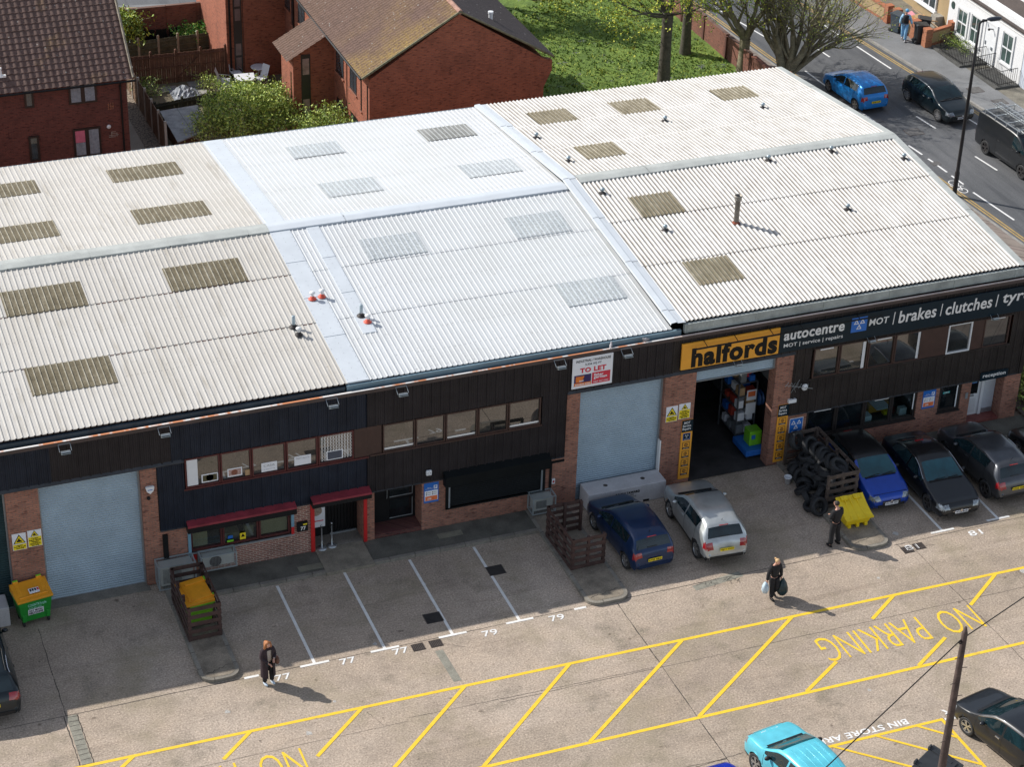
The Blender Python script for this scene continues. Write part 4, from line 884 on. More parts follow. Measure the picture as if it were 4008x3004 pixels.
def wheel_proto(r, w_, rim, spokes, style):
    key = (r, rim.name, spokes, style)
    if key in WHEELC: return WHEELC[key]
    m = MB(); h = w_ / 2; m.lathe([(r * .68, -h * .8), (r * .9, -h), (r * .985, -h * .8), (r, -h * .4), (r, h * .4), (r * .985, h * .8), (r * .9, h), (r * .68, h * .8)], ax='y', n=26)
    t = m.build('wheel', TYRE, None, smooth=True)
    m = MB(); R = r * .70
    m.lathe([(R, -h * .7), (R, h * .78), (R * .93, h * .82), (R * .90, h * .55), (R * .86, -h * .2)], ax='y', n=26)
    m.lathe([(R * .20, h * .5), (R * .18, h * .72), (0, h * .74)], ax='y', n=10)
    for k in range(spokes):
        a = 2 * PI * k / spokes
        for da in ((-.10, .10) if style == 'twin' else (0,)):
            c0, c1 = a + da * .6, a + da * 1.5
            p0 = Vector((math.cos(c0) * R * .15, h * .62, math.sin(c0) * R * .15)); p1 = Vector((math.cos(c1) * R * .92, h * .66, math.sin(c1) * R * .92))
            d = (p1 - p0); n = Vector((-d.z, 0, d.x)).normalized() * (R * (.075 if style == 'twin' else .12))
            m.obox((p0 + p1) / 2, d, Vector((0, h * .25, 0)), n * 2)
    o = m.build('rim', rim, t, smooth=False)
    m = MB(); m.lathe([(R * .86, -h * .1), (0, -h * .1)], ax='y', n=20); m.build('brake_disc', TRIM, t)
    WHEELC[key] = t; return t
def car(kind, label, pm, roofm=None, plate=None, rim=RIMS, spokes=5, style='twin', glass=CGLASS, chrome=False, rails=False, name='parked_car', cat='car', ribs=0, tail='side', front_plate=None, mirror=None, sx=1., cladding=False, group='cars and vans in the yard and on the road', antenna=True, side_glass=True):
    T = TYPES[kind]; L = T['L']; W = T['W'] / 2
    root = thing(name, label, cat, (0, 0, 0), group)
    zt, zb_, hr = pinterp(T['zt']), pinterp(T['zb']), pinterp(T['hr'])
    hw = pinterp([(0, W * .74), (.06, W * .83), (.22, W * .93), (.6, W * .985), (L * .35, W), (L * .7, W), (L - .5, W * .975), (L - .18, W * .93), (L - .05, W * .86), (L, W * .8)])
    wsb, wst = T['ws']; rwt, rwb = T['rw']; z0 = T['z0']
    # stations: dense, and exact at glass edges
    X = [0, .015, .04, .08, .13, .2, .28]; x = .34
    while x < L - .32: X.append(x); x += .055
    X += [L - .30, L - .24, L - .19, L - .14, L - .1, L - .07, L - .04, L - .015, L]
    for e in (wsb, wst, rwt, rwb, T['sw'][0], T['sw'][1]):
        X = [q for q in X if abs(q - e) > .028] + [e]
    for q in T['pil']: X = [a for a in X if not (q - .05 < a < q + .05)] + [q - .035, q + .035]
    X = sorted(X)
    def section(x):
        h = hw(x); top = zt(x); b = min(zb_(x), top - .03); zb0 = z0 + (.10 if x < .1 or x > L - .1 else 0); b = max(b, zb0 + .12)
        cab = min(1, max(0, (top - b - .08) / .25)); rr = min(hr(x), h * .93)
        e = .035 + .045 * cab
        return [(h * .90, zb0), (h * .975, zb0 + .09), (h * .995, zb0 + (b - zb0) * .45), (h, zb0 + (b - zb0) * .62), (h * .985, zb0 + (b - zb0) * .84), (h * .955, b), (rr + (h * .955 - rr) * .10, b + (top - e - b) * .90), (rr, top - e), (rr * .88, top - e * .35), (rr * .5, top - .006), (0, top)]
    SUB = [1, 3, 2, 3, 2, 3, 1, 1, 2, 2]      # sub-rows between control points
    rows = []
    for i, s in enumerate(SUB):
        for k in range(s): rows.append((i, k / s))
    rows.append((len(SUB), 0))
    def pt(sec, i, t):
        if t == 0: return sec[i]
        a, b = sec[i], sec[i + 1]
        return (a[0] + (b[0] - a[0]) * t, a[1] + (b[1] - a[1]) * t)
    nr = len(rows); V = []
    for x in X:
        sec = section(x)
        V.append([pt(sec, i, t) for i, t in rows])
    r = T['r']; RA = r * 1.13
    P3 = [[(X[i], V[i][j][0], V[i][j][1]) for j in range(nr)] for i in range(len(X))]
    for i in range(len(X)):
        for j in range(nr):
            if rows[j][0] > 4: continue
            px, py, pz = P3[i][j]
            for ax in T['ax']:
                d = math.hypot(px - ax, pz - r)
                if abs(d - RA) < .036 and d > 1e-4: k = RA / d; px2 = ax + (px - ax) * k; pz2 = r + (pz - r) * k; P3[i][j] = (px2, py, pz2)
    parts = {}
    def put_face(key, q): parts.setdefault(key, []).append(q)
    hx, hz0, hz1 = {'hatch': (.30, .56, .72), 'suv': (.30, .72, .92), 'sedan': (.34, .50, .68), 'bigsuv': (.32, .72, .92), 'van': (.28, .74, 1.0)}[kind]
    tx, tz0, tz1 = {'hatch': (L - .20, .66, .88), 'suv': (L - .24, .74, .98), 'sedan': (L - .20, .62, .84), 'bigsuv': (L - .22, .80, 1.02), 'van': (L - .1, .7, 1.3)}[kind]
    for i in range(len(X) - 1):
        xm = (X[i] + X[i + 1]) / 2
        for j in range(nr - 1):
            zone = rows[j][0]; q = (P3[i][j], P3[i + 1][j], P3[i + 1][j + 1], P3[i][j + 1])
            ym = sum(p[1] for p in q) / 4; zm = sum(p[2] for p in q) / 4
            if zone <= 4 and any(math.hypot(sum(p[0] for p in q) / 4 - ax, zm - r) < RA - .004 for ax in T['ax']): continue
            key = 'body'
            if zone == 5 and T['sw'][0] < xm < T['sw'][1] and not any(abs(xm - p) < .034 for p in T['pil']):
                hgt = P3[i][j][2]; top = zt(xm)
                if top - zb_(xm) > .17: key = 'side_window'
            elif zone >= 8 and wsb < xm < wst: key = 'windscreen'
            elif zone == 7 and wsb + .05 < xm < wst: key = 'body'
            elif zone >= 8 and rwt < xm < rwb: key = 'rear_window'
            elif zone >= 7 and wst <= xm <= rwt and roofm: key = 'roof'
            elif zone in (5, 6, 7) and roofm and wst - .5 < xm < rwb + .05 and zm > zb_(xm) + .05: key = 'roof'
            elif xm < hx and hz0 < zm < hz1 and ym > hw(xm) * .62 and zone >= 3: key = 'headlight'
            elif xm > tx and tz0 < zm < tz1 and ym > hw(xm) * .62 and zone >= 2: key = 'taillight'
            elif cladding and zm < z0 + .17: key = 'sill_cladding'
            put_face(key, q)
    glassy = {'windscreen', 'rear_window', 'side_window'}
    mats = {'body': pm, 'windscreen': glass, 'rear_window': CGLASS, 'side_window': CGLASS if side_glass else pm, 'roof': roofm, 'headlight': HEAD, 'taillight': TAIL, 'sill_cladding': TRIM}
    def mesh(name, qs, mat, mirror_both=True, parent=root):
        m = MB(); idx = {}
        def vid(p):
            k = (round(p[0], 4), round(p[1], 4), round(p[2], 4))
            if k not in idx: idx[k] = len(m.v); m.v.append(k)
            return idx[k]
        sides = (1, -1) if mirror_both is True else (mirror_both,)
        for s in sides:
            for q in qs:
                f = [vid((L / 2 - p[0], p[1] * s, p[2])) for p in q]
                g = []
                for a in f:
                    if a not in g: g.append(a)
                if len(g) < 3: continue
                if s > 0: g = g[::-1]
                m.f.append(tuple(g)); m.mi.append(0)
        return m.build(name, mat, parent, smooth=True)
    # front / rear closing panels
    for i, s in ((0, 1), (len(X) - 1, -1)):
        for j in range(nr - 1):
            a, b = P3[i][j], P3[i][j + 1]
            q = ((a[0], 0, a[2]), a, b, (b[0], 0, b[2])) if s > 0 else (a, (a[0], 0, a[2]), (b[0], 0, b[2]), b)
            put_face('body', q)
    body = mesh('body', parts.pop('body'), pm)
    for key, qs in parts.items():
        if key in ('headlight', 'taillight', 'side_window', 'sill_cladding'):
            for s in (1, -1): mesh(key, qs, mats[key], s)
        else: mesh(key, qs, mats[key])
    X0 = L / 2
    m = MB(); m.box(-X0 + .25, X0 - .25, -W + .24, W - .24, z0 - .02, .66); m.build('underbody', SEAM, root)
    # wheels
    wp = wheel_proto(r, .21, rim, spokes, style)
    for ax in T['ax']:
        for s in (1, -1):
            wl = wp.copy(); COL.objects.link(wl); wl.parent = root; wl.location = (X0 - ax, s * (W - .115), r)
            if s < 0: wl.rotation_euler = (0, 0, PI)
            for ch in wp.children: c = ch.copy(); COL.objects.link(c); c.parent = wl
    # body shut lines
    def side(x, z):
        sec = section(x)
        for a, b in zip(sec[:6], sec[1:7]):
            if a[1] <= z <= b[1]: return a[0] + (b[0] - a[0]) * (z - a[1]) / max(1e-6, b[1] - a[1])
        return sec[5][0]
    m = MB()
    for s in (1, -1):
        for dx in T['doors'] + ((T['doors'][-1] + (.95 if kind != 'van' else .0)),):
            pts = []
            z = z0 + .1
            while z < zb_(dx) + .01:
                if all(math.hypot(dx - ax, z - r) > RA + .01 for ax in T['ax']): pts.append((X0 - dx, s * (side(dx, z) + .003), z))
                z += .08
            for a, b in zip(pts, pts[1:]): m.quad((a[0] - .007, a[1], a[2]), (a[0] + .007, a[1], a[2]), (b[0] + .007, b[1], b[2]), (b[0] - .007, b[1], b[2]))
        bx = [wsb - .04 + 0, .32]
    for k in range(10):  # bonnet edge
        xa = .16; y0_, y1_ = (k - 5) * W * .16, (k - 4) * W * .16
        m.quad((X0 - xa, y0_, zt(xa) + .004), (X0 - xa, y1_, zt(xa) + .004), (X0 - xa - .015, y1_, zt(xa + .015) + .004), (X0 - xa - .015, y0_, zt(xa + .015) + .004))
    if kind != 'sedan' or True:
        zc = zt(rwb) + .004
    m.build('shut_lines', SEAM, body)
    # belt trim / chrome
    if chrome:
        m = MB()
        for s in (1, -1):
            pts = [(X0 - x, s * (section(x)[7][0] + .006), section(x)[7][1] + .006) for x in [wsb + .15 + (T['sw'][1] + .15 - wsb - .15) * k / 16 for k in range(17)]]
            m = MB(); m.tube(pts, .012, 4); m.build('window_trim', CHROME, root)
    if rails:
        m = MB()
        for s in (1, -1):
            pts = [(X0 - x, s * (section(x)[8][0]), section(x)[8][1] + (.05 if 0 < k < 10 else 0)) for k, x in enumerate([wst + .1 + (rwt - .15 - wst - .1) * k / 10 for k in range(11)])]
            m.tube(pts, .016, 5)
        m.build('roof_rail', CHROME if rails == 2 else TRIM, root)
    if ribs:
        m = MB()
        for k in range(ribs):
            y = (k - (ribs - 1) / 2) * .22
            pts = [(X0 - x, y, zt(x) + .004) for x in [wst + .15 + (rwt - .25 - wst - .15) * j / 8 for j in range(9)]]
            m.tube(pts, .012, 4)
        m.build('roof_rib', pm, root)
    for s in (1, -1):      # mirrors, handles
        mx = wsb + .42; m = MB(); yy = side(mx, zb_(mx)) + .10; m.ball((X0 - mx, s * yy, zb_(mx) + .06), .075, .105, .07, 10); m.tube([(X0 - mx, s * (yy - .1), zb_(mx)), (X0 - mx, s * yy, zb_(mx) + .04)], .025, 5)
        m.build('wing_mirror', mirror or pm, root, smooth=True)
        for dx in T['doors'][1:]:
            m = MB(); hx_ = dx - .16; m.box(X0 - hx_ - .08, X0 - hx_ + .08, s * (side(hx_, zb_(hx_) - .12)) - .012, s * (side(hx_, zb_(hx_) - .12)) + .022, zb_(hx_) - .135, zb_(hx_) - .10); m.build('door_handle', CHROME if chrome else pm, root)
    # grille, bumper intake
    gz = {'hatch': .50, 'suv': .64, 'sedan': .44, 'bigsuv': .66, 'van': .70}[kind]
    m = MB(); m.box(X0 - .03, X0 + .012, -W * .42, W * .42, gz - .10, gz + .035); m.box(X0 - .03, X0 + .012, -W * .62, W * .62, z0 + .08, z0 + .2); o = m.build('grille', TRIM, root)
    m = MB(); m.box(X0 + .008, X0 + .018, -W * .40, W * .40, gz - .01, gz + .01); m.lathe([(.055, X0 + .012), (.055, X0 + .025), (.04, X0 + .03), (0, X0 + .03)], (0, 0, gz), 'x', 12); m.build('badge', CHROME, o)
    m = MB(); m.box(-X0 - .010, -X0 + .03, -W * .7, W * .7, z0 + .1, z0 + .22); m.build('rear_bumper_trim', TRIM if kind in ('suv', 'bigsuv', 'van') else pm, root)
    # plates
    def plate_at(xp, z, txt, yellow, slope=0):
        m = MB(); s = 1 if xp > 0 else -1; m.box(min(xp, xp + s * .012), max(xp, xp + s * .012), -.26, .26, z - .055, z + .055); o = m.build('number_plate', SIGNY if yellow else SIGNW, root)
        me = text_mesh(txt, .47, .075, bold=.02, depth=.003); me.materials.clear(); me.materials.append(SIGNK)
        for p in me.polygons: p.material_index = 0
        M = Matrix.Translation((xp + s * .013, 0, z)) @ Matrix.Rotation(s * PI / 2, 4, 'Z') @ Matrix.Rotation(PI / 2, 4, 'X'); me.transform(M)
        put(bpy.data.objects.new('plate_lettering', me), o)
    if plate: plate_at(-X0 - .012, {'hatch': .60, 'suv': .72, 'sedan': .62, 'bigsuv': .78, 'van': .8}[kind], plate, True)
    if front_plate: plate_at(X0 + .012, z0 + .22, front_plate, False)
    m = MB(); q = min(rwt + .02, L - .1); m.obox((X0 - rwt + .05, 0, zt(rwt) + .012), (.09, 0, -.01), (0, .34, 0), (0, 0, .02)); m.build('brake_light', TAIL, root)
    m = MB(); zc = zt(rwb - .02); m.obox((X0 - rwb - .012, .05, zc - .00), (.02, 0, -.02), (0, .36, .0), (.01, 0, .02)); m.build('rear_wiper', TRIM, root)
    if antenna: m = MB(); xa = rwt - .22; m.tube([(X0 - xa, 0, zt(xa)), (X0 - xa - .12, 0, zt(xa) + .16)], [.012, .004], 5); m.build('antenna', TRIM, root)
    m = MB()      # wiper blades on the scuttle
    for y in (-.42, .12): m.tube([(X0 - wsb + .0, y, zt(wsb) + .012), (X0 - wsb - .03, y + .42, zt(wsb + .03) + .02)], .009, 4)
    m.build('wiper', TRIM, root)
    m = MB(); m.box(X0 - wsb - .0, X0 - wsb + .07, -W * .72, W * .72, zt(wsb - .035) - .0, zt(wsb - .035) + .012); m.build('scuttle', TRIM, root)
    root.scale = (1, sx, 1) if sx != 1 else (1, 1, 1)
    return root
PB = paint('dark_blue_paint', (.006, .026, .085)); PS = paint('silver_paint', (.50, .53, .53), .6, .3); PSK = paint('bright_blue_paint', (.006, .055, .38), .3)
PK = paint('black_car_paint', (.005, .007, .010), .0, .35); PG = paint('dark_grey_paint', (.09, .095, .105), .7, .3); PPOLO = paint('sky_blue_paint', (.012, .22, .62), .3, .35)
PAST = paint('petrol_black_paint', (.006, .013, .018), .3); PCY = paint('cyan_paint', (.10, .50, .62), .1, .35); PBL = paint('royal_blue_paint', (.004, .03, .42), .3)
ROOFK = paint('gloss_black_roof', (.004, .004, .005), 0, .3)
CLSM = glass_mat('sky_teal_windscreen', (.008, .065, .085), 1.65, .05)  # teal base colour stands in for sky reflected in the windscreen
def put_car(c, x, y, deg): return place(c, x, y, 0, deg)
c = car('hatch', 'dark blue hatchback parked nose-in beside the slatted pallet pen', PB, plate='KT65 NKD', style='twin'); put_car(c, 27.38, -2.86, 92.5)
c = car('suv', 'silver crossover parked in front of the open garage door', PS, plate='GJ11 OCS', mirror=PS, cladding=True, sx=.98); put_car(c, 30.12, -3.18, 86.5)
c = car('hatch', 'bright blue hatchback with black roof parked nose-out beside the tyre pile', PSK, roofm=ROOFK, front_plate='HU60 FJS', glass=CLSM, rim=RIMK, mirror=TRIM); put_car(c, 37.12, -2.2, -91)
c = car('sedan', 'black saloon parked nose-out between two white bay lines', PK, roofm=ROOFK, front_plate='WV20 BWB', glass=CLSM, rim=RIMK, chrome=True); put_car(c, 39.3, -3.08, -91.5)
c = car('suv', 'grey crossover parked nose-in left of the reception door', PG, plate='KS23 FZE', chrome=True, rim=RIMK, cladding=True); put_car(c, 41.68, -2.98, 91)
c.scale = (1.06, 1, 1)
c = car('sedan', 'dark car cut by the right edge of the picture near the reception door', PK, chrome=True); put_car(c, 44.42, -3.8, 92)
c = car('bigsuv', 'black large off-roader cut by the left edge of the picture', PAST, plate='LD12 KXY', chrome=True, rails=1); put_car(c, 4.83, -3.15, 91)
c = car('hatch', 'sky blue hatchback driving away on the road', PPOLO, plate='GN65 AYP', name='car_on_road'); put_car(c, 54.02, 29.45, 93)
c = car('hatch', 'dark petrol hatchback with chrome trim driving towards the camera on the road', PAST, front_plate='GE69 BVX', chrome=True, rim=RIMS, spokes=9, style='single', name='car_on_road'); put_car(c, 57.4, 27.0, -87); c.scale = (1.1, 1.03, 1.0)
van = car('van', 'black panel van with a ladder on its roof rack at the right edge', PK, rim=RIMK, name='panel_van', cat='van', antenna=False, side_glass=True); put_car(van, 57.85, 20.2, -87)
c = car('hatch', 'black hatchback parked beside the timber pole at the bottom right', PK, chrome=True, spokes=5); put_car(c, 34.28, -16.85, 102); c.scale = (1.07, 1.04, 1)
c = car('suv', 'cyan car with white lettering on its bonnet at the bottom edge', PCY, ribs=5, glass=CLSM, mirror=TRIM, cladding=True); put_car(c, 27.15, -16.35, 98)
m = MB(); root = c
for t_, x_, z_, w_, h_ in (('MILLER', 1.55, 1.012, .5, .09),):
    me = text_mesh('British Gas', .62, .11, bold=.02, depth=.002); me.materials.clear(); me.materials.append(WLINE)
    for p in me.polygons: p.material_index = 0
    me.transform(Matrix.Translation((1.72, .05, .985)) @ Matrix.Rotation(math.radians(9), 4, 'Y') @ Matrix.Rotation(PI / 2, 4, 'Z')); put(bpy.data.objects.new('bonnet_lettering', me), c)
c = car('hatch', 'royal blue car whose roof edge shows at the bottom of the picture', PBL); put_car(c, 24.55, -17.15, 94)
# ladder and rack on the van
rk = thing('ladder', 'aluminium ladder strapped on the black van roof rack', 'ladder', (57.85, 20.2, 2.12))
M0 = van.matrix_basis.copy(); RZ = Matrix.Rotation(math.radians(-87), 4, 'Z')
def vl(x, y, z): v = RZ @ Vector((x, y, z)); return (57.85 + v.x, 20.2 + v.y, z)
m = MB()
for y in (-.18, .18): m.tube([vl(-2.3, y, 2.17), vl(1.3, y, 2.17)], .028, 4); m.tube([vl(-2.1, y * .8, 2.25), vl(1.4, y * .8, 2.25)], .025, 4)
m.build('rail', GALV, rk); m = MB()
for k in range(15): m.tube([vl(-2.2 + k * .25, -.18, 2.17), vl(-2.2 + k * .25, .18, 2.17)], .016, 4)
for k in range(14): m.tube([vl(-2.05 + k * .25, -.15, 2.25), vl(-2.05 + k * .25, .15, 2.25)], .016, 4)
m.build('rung', GALV, rk)
m = MB()
for x in (-1.9, -1.1, -.2, .7): m.box(x - .03, x + .03, -.85, .85, 2.07, 2.11); m.box(x - .02, x + .02, -.85, -.81, 1.86, 2.08); m.box(x - .02, x + .02, .81, .85, 1.86, 2.08)
for y in (-.85, .85): m.box(-2.0, .9, y - .02, y + .02, 2.09, 2.13)
o = m.build('roof_rack', GALV, None); o.parent = van

# ================================================================== YARD OBJECTS
ORL = MT('orange_plastic', (.80, .33, .015), .4, 0, .12, 2.5); GRB = MT('green_plastic', (.012, .26, .03), .4, 0, .12, 2); GRL = MT('lime_plastic', (.20, .55, .03), .4)
def big_bin(label, lid, bodym, x, y, deg, text_=True, W=1.16, D=.82, H=1.06, RS=1.0):
    t = thing('wheelie_bin', label, 'bin', (0, 0, 0), 'four-wheeled bins')
    m = MB(); w0, w1, d0, d1 = W * .40, W * .49, D * .38, D * .47
    v = [(-w0, -d0, .2), (w0, -d0, .2), (w0, d0, .2), (-w0, d0, .2), (-w1, -d1, H), (w1, -d1, H), (w1, d1, H), (-w1, d1, H)]
    m.add(v, [(0, 3, 2, 1), (4, 5, 6, 7), (0, 1, 5, 4), (1, 2, 6, 5), (2, 3, 7, 6), (3, 0, 4, 7)])
    for sx in (-1, 1): m.box(sx * w0 - .13 * (sx > 0), sx * w0 + .13 * (sx < 0) , -d0 - .05, -d0, .22, .5)
    m.box(-w1 - .03, w1 + .03, -d1 - .03, d1 + .03, H - .06, H - .0)
    m.build('body', bodym, t, bevel=.015)
    m = MB(); n = 8; pts = [(-d1 - .05, H - .02), (-d1 - .055, H + .05)] + [(-d1 + (2 * d1) * k / n, H + .05 + .20 * RS * (k / n)) for k in range(1, n + 1)] + [(d1 + .03, H + .04 + .2 * RS), (d1 + .03, H)]
    m.xprism(pts, -w1 - .03, w1 + .03); 
    for sx in (-.34, .34): m.obox((sx * W, .12, H + .07 + .1 * RS), (.13, 0, 0), (0, D * .72, .17 * RS), (0, 0, .05)); m.box(sx * W - .09, sx * W + .09, d1 - .02, d1 + .06, H + .02 + .2 * RS, H + .11 + .2 * RS)
    m.obox((0, -d1 + .12, H + .095), (W * .84, 0, 0), (0, .05, .01), (0, 0, .035))
    o = m.build('lid', lid, t, bevel=.012)
    m = MB()
    for sx in (-.34, .34): m.box(sx * W - .08, sx * W + .08, d1 + .0, d1 + .05, H + .112 + .2 * RS, H + .14 + .2 * RS)
    m.build('lid_grip', GRL if lid is ORL else lid, o)
    for sx in (-1, 1):
        for sy in (-1, 1): m = MB(); m.lathe([(.0, -.03), (.085, -.03), (.085, .03), (0, .03)], (sx * (w0 - .05), sy * (d0 - .06), .085), 'x', 14); m.box(sx * (w0 - .05) - .04, sx * (w0 - .05) + .04, sy * (d0 - .06) - .03, sy * (d0 - .06) + .03, .12, .2); m.build('castor', TYRE, t)
    if text_:
        k = -(d1 - d0) / (H - .2)
        def on(z): return -d0 + k * (z - .2) - .006
        m = MB(); m.add([(-.26, on(.45) - .002, .45), (.26, on(.45) - .002, .45), (.26, on(.68) - .002, .68), (-.26, on(.68) - .002, .68)], [(0, 1, 2, 3)]); l = m.build('label', SIGNW, t)
        text('lettering', 'DRY MIXED\nRECYCLING', (0, on(.56) - .006, .565), .46, .17, SIGNK, l, bold=.03)
        text('lettering', 'COUNTRYstyle', (.05, on(.84) - .012, .84), .62, .13, MT('mint_ink', (.35, .75, .6), .5), t, bold=.02)
        text('lettering', '0344 880 2250', (-.02, on(.73) - .010, .735), .42, .05, MT('mint_ink', (.35, .75, .6), .5), t)
        m = MB(); m.obox((.06, -.12, H + .165), (.34, 0, 0), (0, .2, .048), (0, 0, .015)); l = m.build('label', SIGNW, t)
        m = MB()
        for q in range(4): m.obox((-.05 + q * .08, -.10, H + .182), (.05, 0, 0), (0, .09, .022), (0, 0, .012), 0 if q < 3 else 1)
        m.build('icon', [SIGNN, SIGNR], l)
    return place(t, x, y, 0, deg)
big_bin('green four-wheeled bin with orange lid standing in front of the brick pier', ORL, GRB, 7.02, -.62, 8)
big_bin('green bin with orange lid inside the slatted pallet pen', ORL, GRL, 12.03, -2.42, -86, False, W=1.3, D=.92, H=1.12, RS=.35)
BLKP = MT('black_plastic', (.03, .032, .035), .45, 0, .25, 3)
big_bin('black-lidded bin in the yellow bin store bay at the bottom edge', BLKP, MT('navy_plastic', (.02, .03, .05), .5), 30.78, -17.9, 30, False, W=1.25, D=1.05, H=1.0)
# pallet pens
def pen(label, runs, h, wood, boards=5, top=True):
    t = thing('pallet_pen', label, 'pallet pen', (runs[0][0][0], runs[0][0][1], .13), 'slatted pallet pens')
    for a, b in runs:
        a = Vector((a[0], a[1], .13)); b = Vector((b[0], b[1], .13)); d = (b - a); L_ = d.length; d.normalize(); n = Vector((-d.y, d.x, 0))
        m = MB(); k = max(2, round(L_ / .75) + 1)
        for i in range(k):
            p = a + d * (L_ - .08) * i / (k - 1) + d * .04; m.obox(p + Vector((0, 0, h * .5 - .02)) + n * .05, d * .09, n * .10, (0, 0, h - .02 + .04)); m.build('post', wood, t); m = MB()
        for i in range(boards):
            z = h * (.12 + .88 * i / (boards - 1)) - .06; j = random.uniform(-.012, .012)
            m.obox(a + d * L_ / 2 + Vector((0, 0, z + j)) - n * .012, d * (L_ + .02), n * .022, Vector((0, 0, h * .115)) + d * random.uniform(-.004, .004))
        m.build('slats', wood, t)
    m = MB()
    return t
pen('dark brown slatted pen round the orange-lidded bin', [((11.5, -1.25), (11.5, -3.62)), ((11.5, -3.62), (12.58, -3.6)), ((12.58, -3.6), (12.58, -1.25)), ((12.58, -1.25), (11.5, -1.25))], 1.3, PALLET)
pen('empty dark brown slatted pen between the bays and the dark blue hatchback', [((26.0, -1.75), (24.7, -1.75)), ((24.7, -1.75), (24.75, -3.95)), ((24.75, -3.95), (26.0, -3.9))], 1.25, PALLET)
pen('grey-brown slatted pen holding the tyre pile', [((34.75, -.35), (36.05, -.3)), ((36.1, -3.35), (36.05, -.3)), ((34.85, -3.4), (36.1, -3.35))], 1.38, PALG)
# precast blocks
def block(label, x0, x1, y0, y1, h):
    t = thing('concrete_block', label, 'concrete block', ((x0 + x1) / 2, (y0 + y1) / 2, 0), 'precast concrete barrier blocks')
    m = MB(); m.box(x0, x1, y0, y1, .0, h); m.build('block', CONC, t, bevel=.03)
    m = MB()
    for fx in (.27, .75): m.lathe([(.085, h + .002), (.05, h + .004), (.0, h + .003)], (x0 + (x1 - x0) * fx, (y0 + y1) / 2, 0), n=14)
    m.build('lifting_socket', IRON, t)
    m = MB(); m.box(x0 + (x1 - x0) * .22 - .12, x0 + (x1 - x0) * .22 + .12, y0 - .003, y0 + .1, 0, .1); m.box(x0 + (x1 - x0) * .75 - .12, x0 + (x1 - x0) * .75 + .12, y0 - .003, y0 + .1, 0, .1); m.build('fork_slot', SIGNK, t)
    return t
b_ = block('pale concrete block in front of the right closed shutter', 26.72, 29.76, -.72, .1, .74)
text('lettering', 'MALTAWARD', (28.35, -.724, .52), .75, .10, SIGNK, b_, bold=.04); text('lettering', '0800 043 2242\nwww.maltaward.co.uk', (28.28, -.724, .38), .62, .13, SIGNK, b_)
m = MB(); m.yprism([(27.74, .46), (27.80, .58), (27.85, .50), (27.90, .58), (27.95, .46)], -.726, -.722); m.build('logo', SIGNK, b_)
block('grey concrete block at the left edge beside the green bin', 3.2, 6.25, -.75, .05, .74)
# caged air conditioning units
AC = MT('ac_casing', (.50, .51, .47), .5, .1, .12, 2); MESH = MT('cage_mesh', (.42, .48, .50), .45, .5, .1, 4)
def acunit(label, x0, x1, y0, y1, z0, z1, fan='louvre'):
    t = thing('air_conditioner', label, 'air conditioner', ((x0 + x1) / 2, (y0 + y1) / 2, z0), 'caged air conditioning units')
    m = MB(); a = .09; m.box(x0 + a, x1 - a, y0 + .1, y1 - .05, z0 + .1, z1 - .09); o = m.build('casing', AC, t, bevel=.015)
    m = MB()
    if fan == 'fan':
        cx, cz, r = x0 + (x1 - x0) * .42, (z0 + z1) / 2, (z1 - z0) * .34
        for k in range(6): m.lathe([(r * (.25 + .15 * k) - .008, 0), (r * (.25 + .15 * k) + .008, 0)], (cx, y0 + .092, cz), 'y', 24)
        m.lathe([(0, 0), (r, 0)], (cx, y0 + .098, cz), 'y', 24)
    else:
        for k in range(12):
            z = z0 + .2 + (z1 - z0 - .4) * k / 11; m.box(x0 + .16, x0 + (x1 - x0) * .62, y0 + .085, y0 + .1, z, z + .02)
    m.build('fan_grille', IRON if fan == 'fan' else MT('louvre_grey', (.16, .16, .15)), o)
    m = MB(); e = .035
    for x in (x0, x1 - e):
        for y in (y0, y1 - e): m.box(x, x + e, y, y + e, z0, z1)
        for z in (z0, z1 - e): m.box(x + .001, x + e - .001, y0 + e, y1 - e, z, z + e)
    for y in (y0, y1 - e):
        for z in (z0, z1 - e): m.box(x0 + e, x1 - e, y + .001, y + e - .001, z + .001, z + e - .001)
    f = .05
    n = int((x1 - x0) / f)
    for i in range(1, n):
        x = x0 + (x1 - x0) * i / n
        m.box(x - .002, x + .002, y0 + .008, y0 + .012, z0 + e, z1 - e); m.box(x - .002, x + .002, y0 + e, y1 - e, z1 - .018, z1 - .014)
    for i in range(1, int((z1 - z0) / f)): z = z0 + f * i; m.box(x0 + e, x1 - e, y0 + .005, y0 + .008, z - .002, z + .002); m.box(x0 + .008, x0 + .012, y0 + e, y1 - e, z - .002, z + .002)
    for i in range(1, int((y1 - y0) / f)): y = y0 + f * i; m.box(x0 + e, x1 - e, y - .002, y + .002, z1 - .021, z1 - .018); m.box(x0 + .005, x0 + .008, y - .002, y + .002, z0 + e, z1 - e)
    m.build('cage', MESH, t)
    return t
acunit('taller of the two caged grey air conditioners beside the left brick pier', 11.22, 12.5, -.62, -.03, .12, 1.05)
acunit('lower caged air conditioner with round fan under the shop window', 12.7, 13.95, -.45, .0 - .005, .42, 1.02, 'fan')
acunit('white caged air conditioner below the right end of the black shutter', 24.66, 25.55, -.55, -.01, .2, .88)
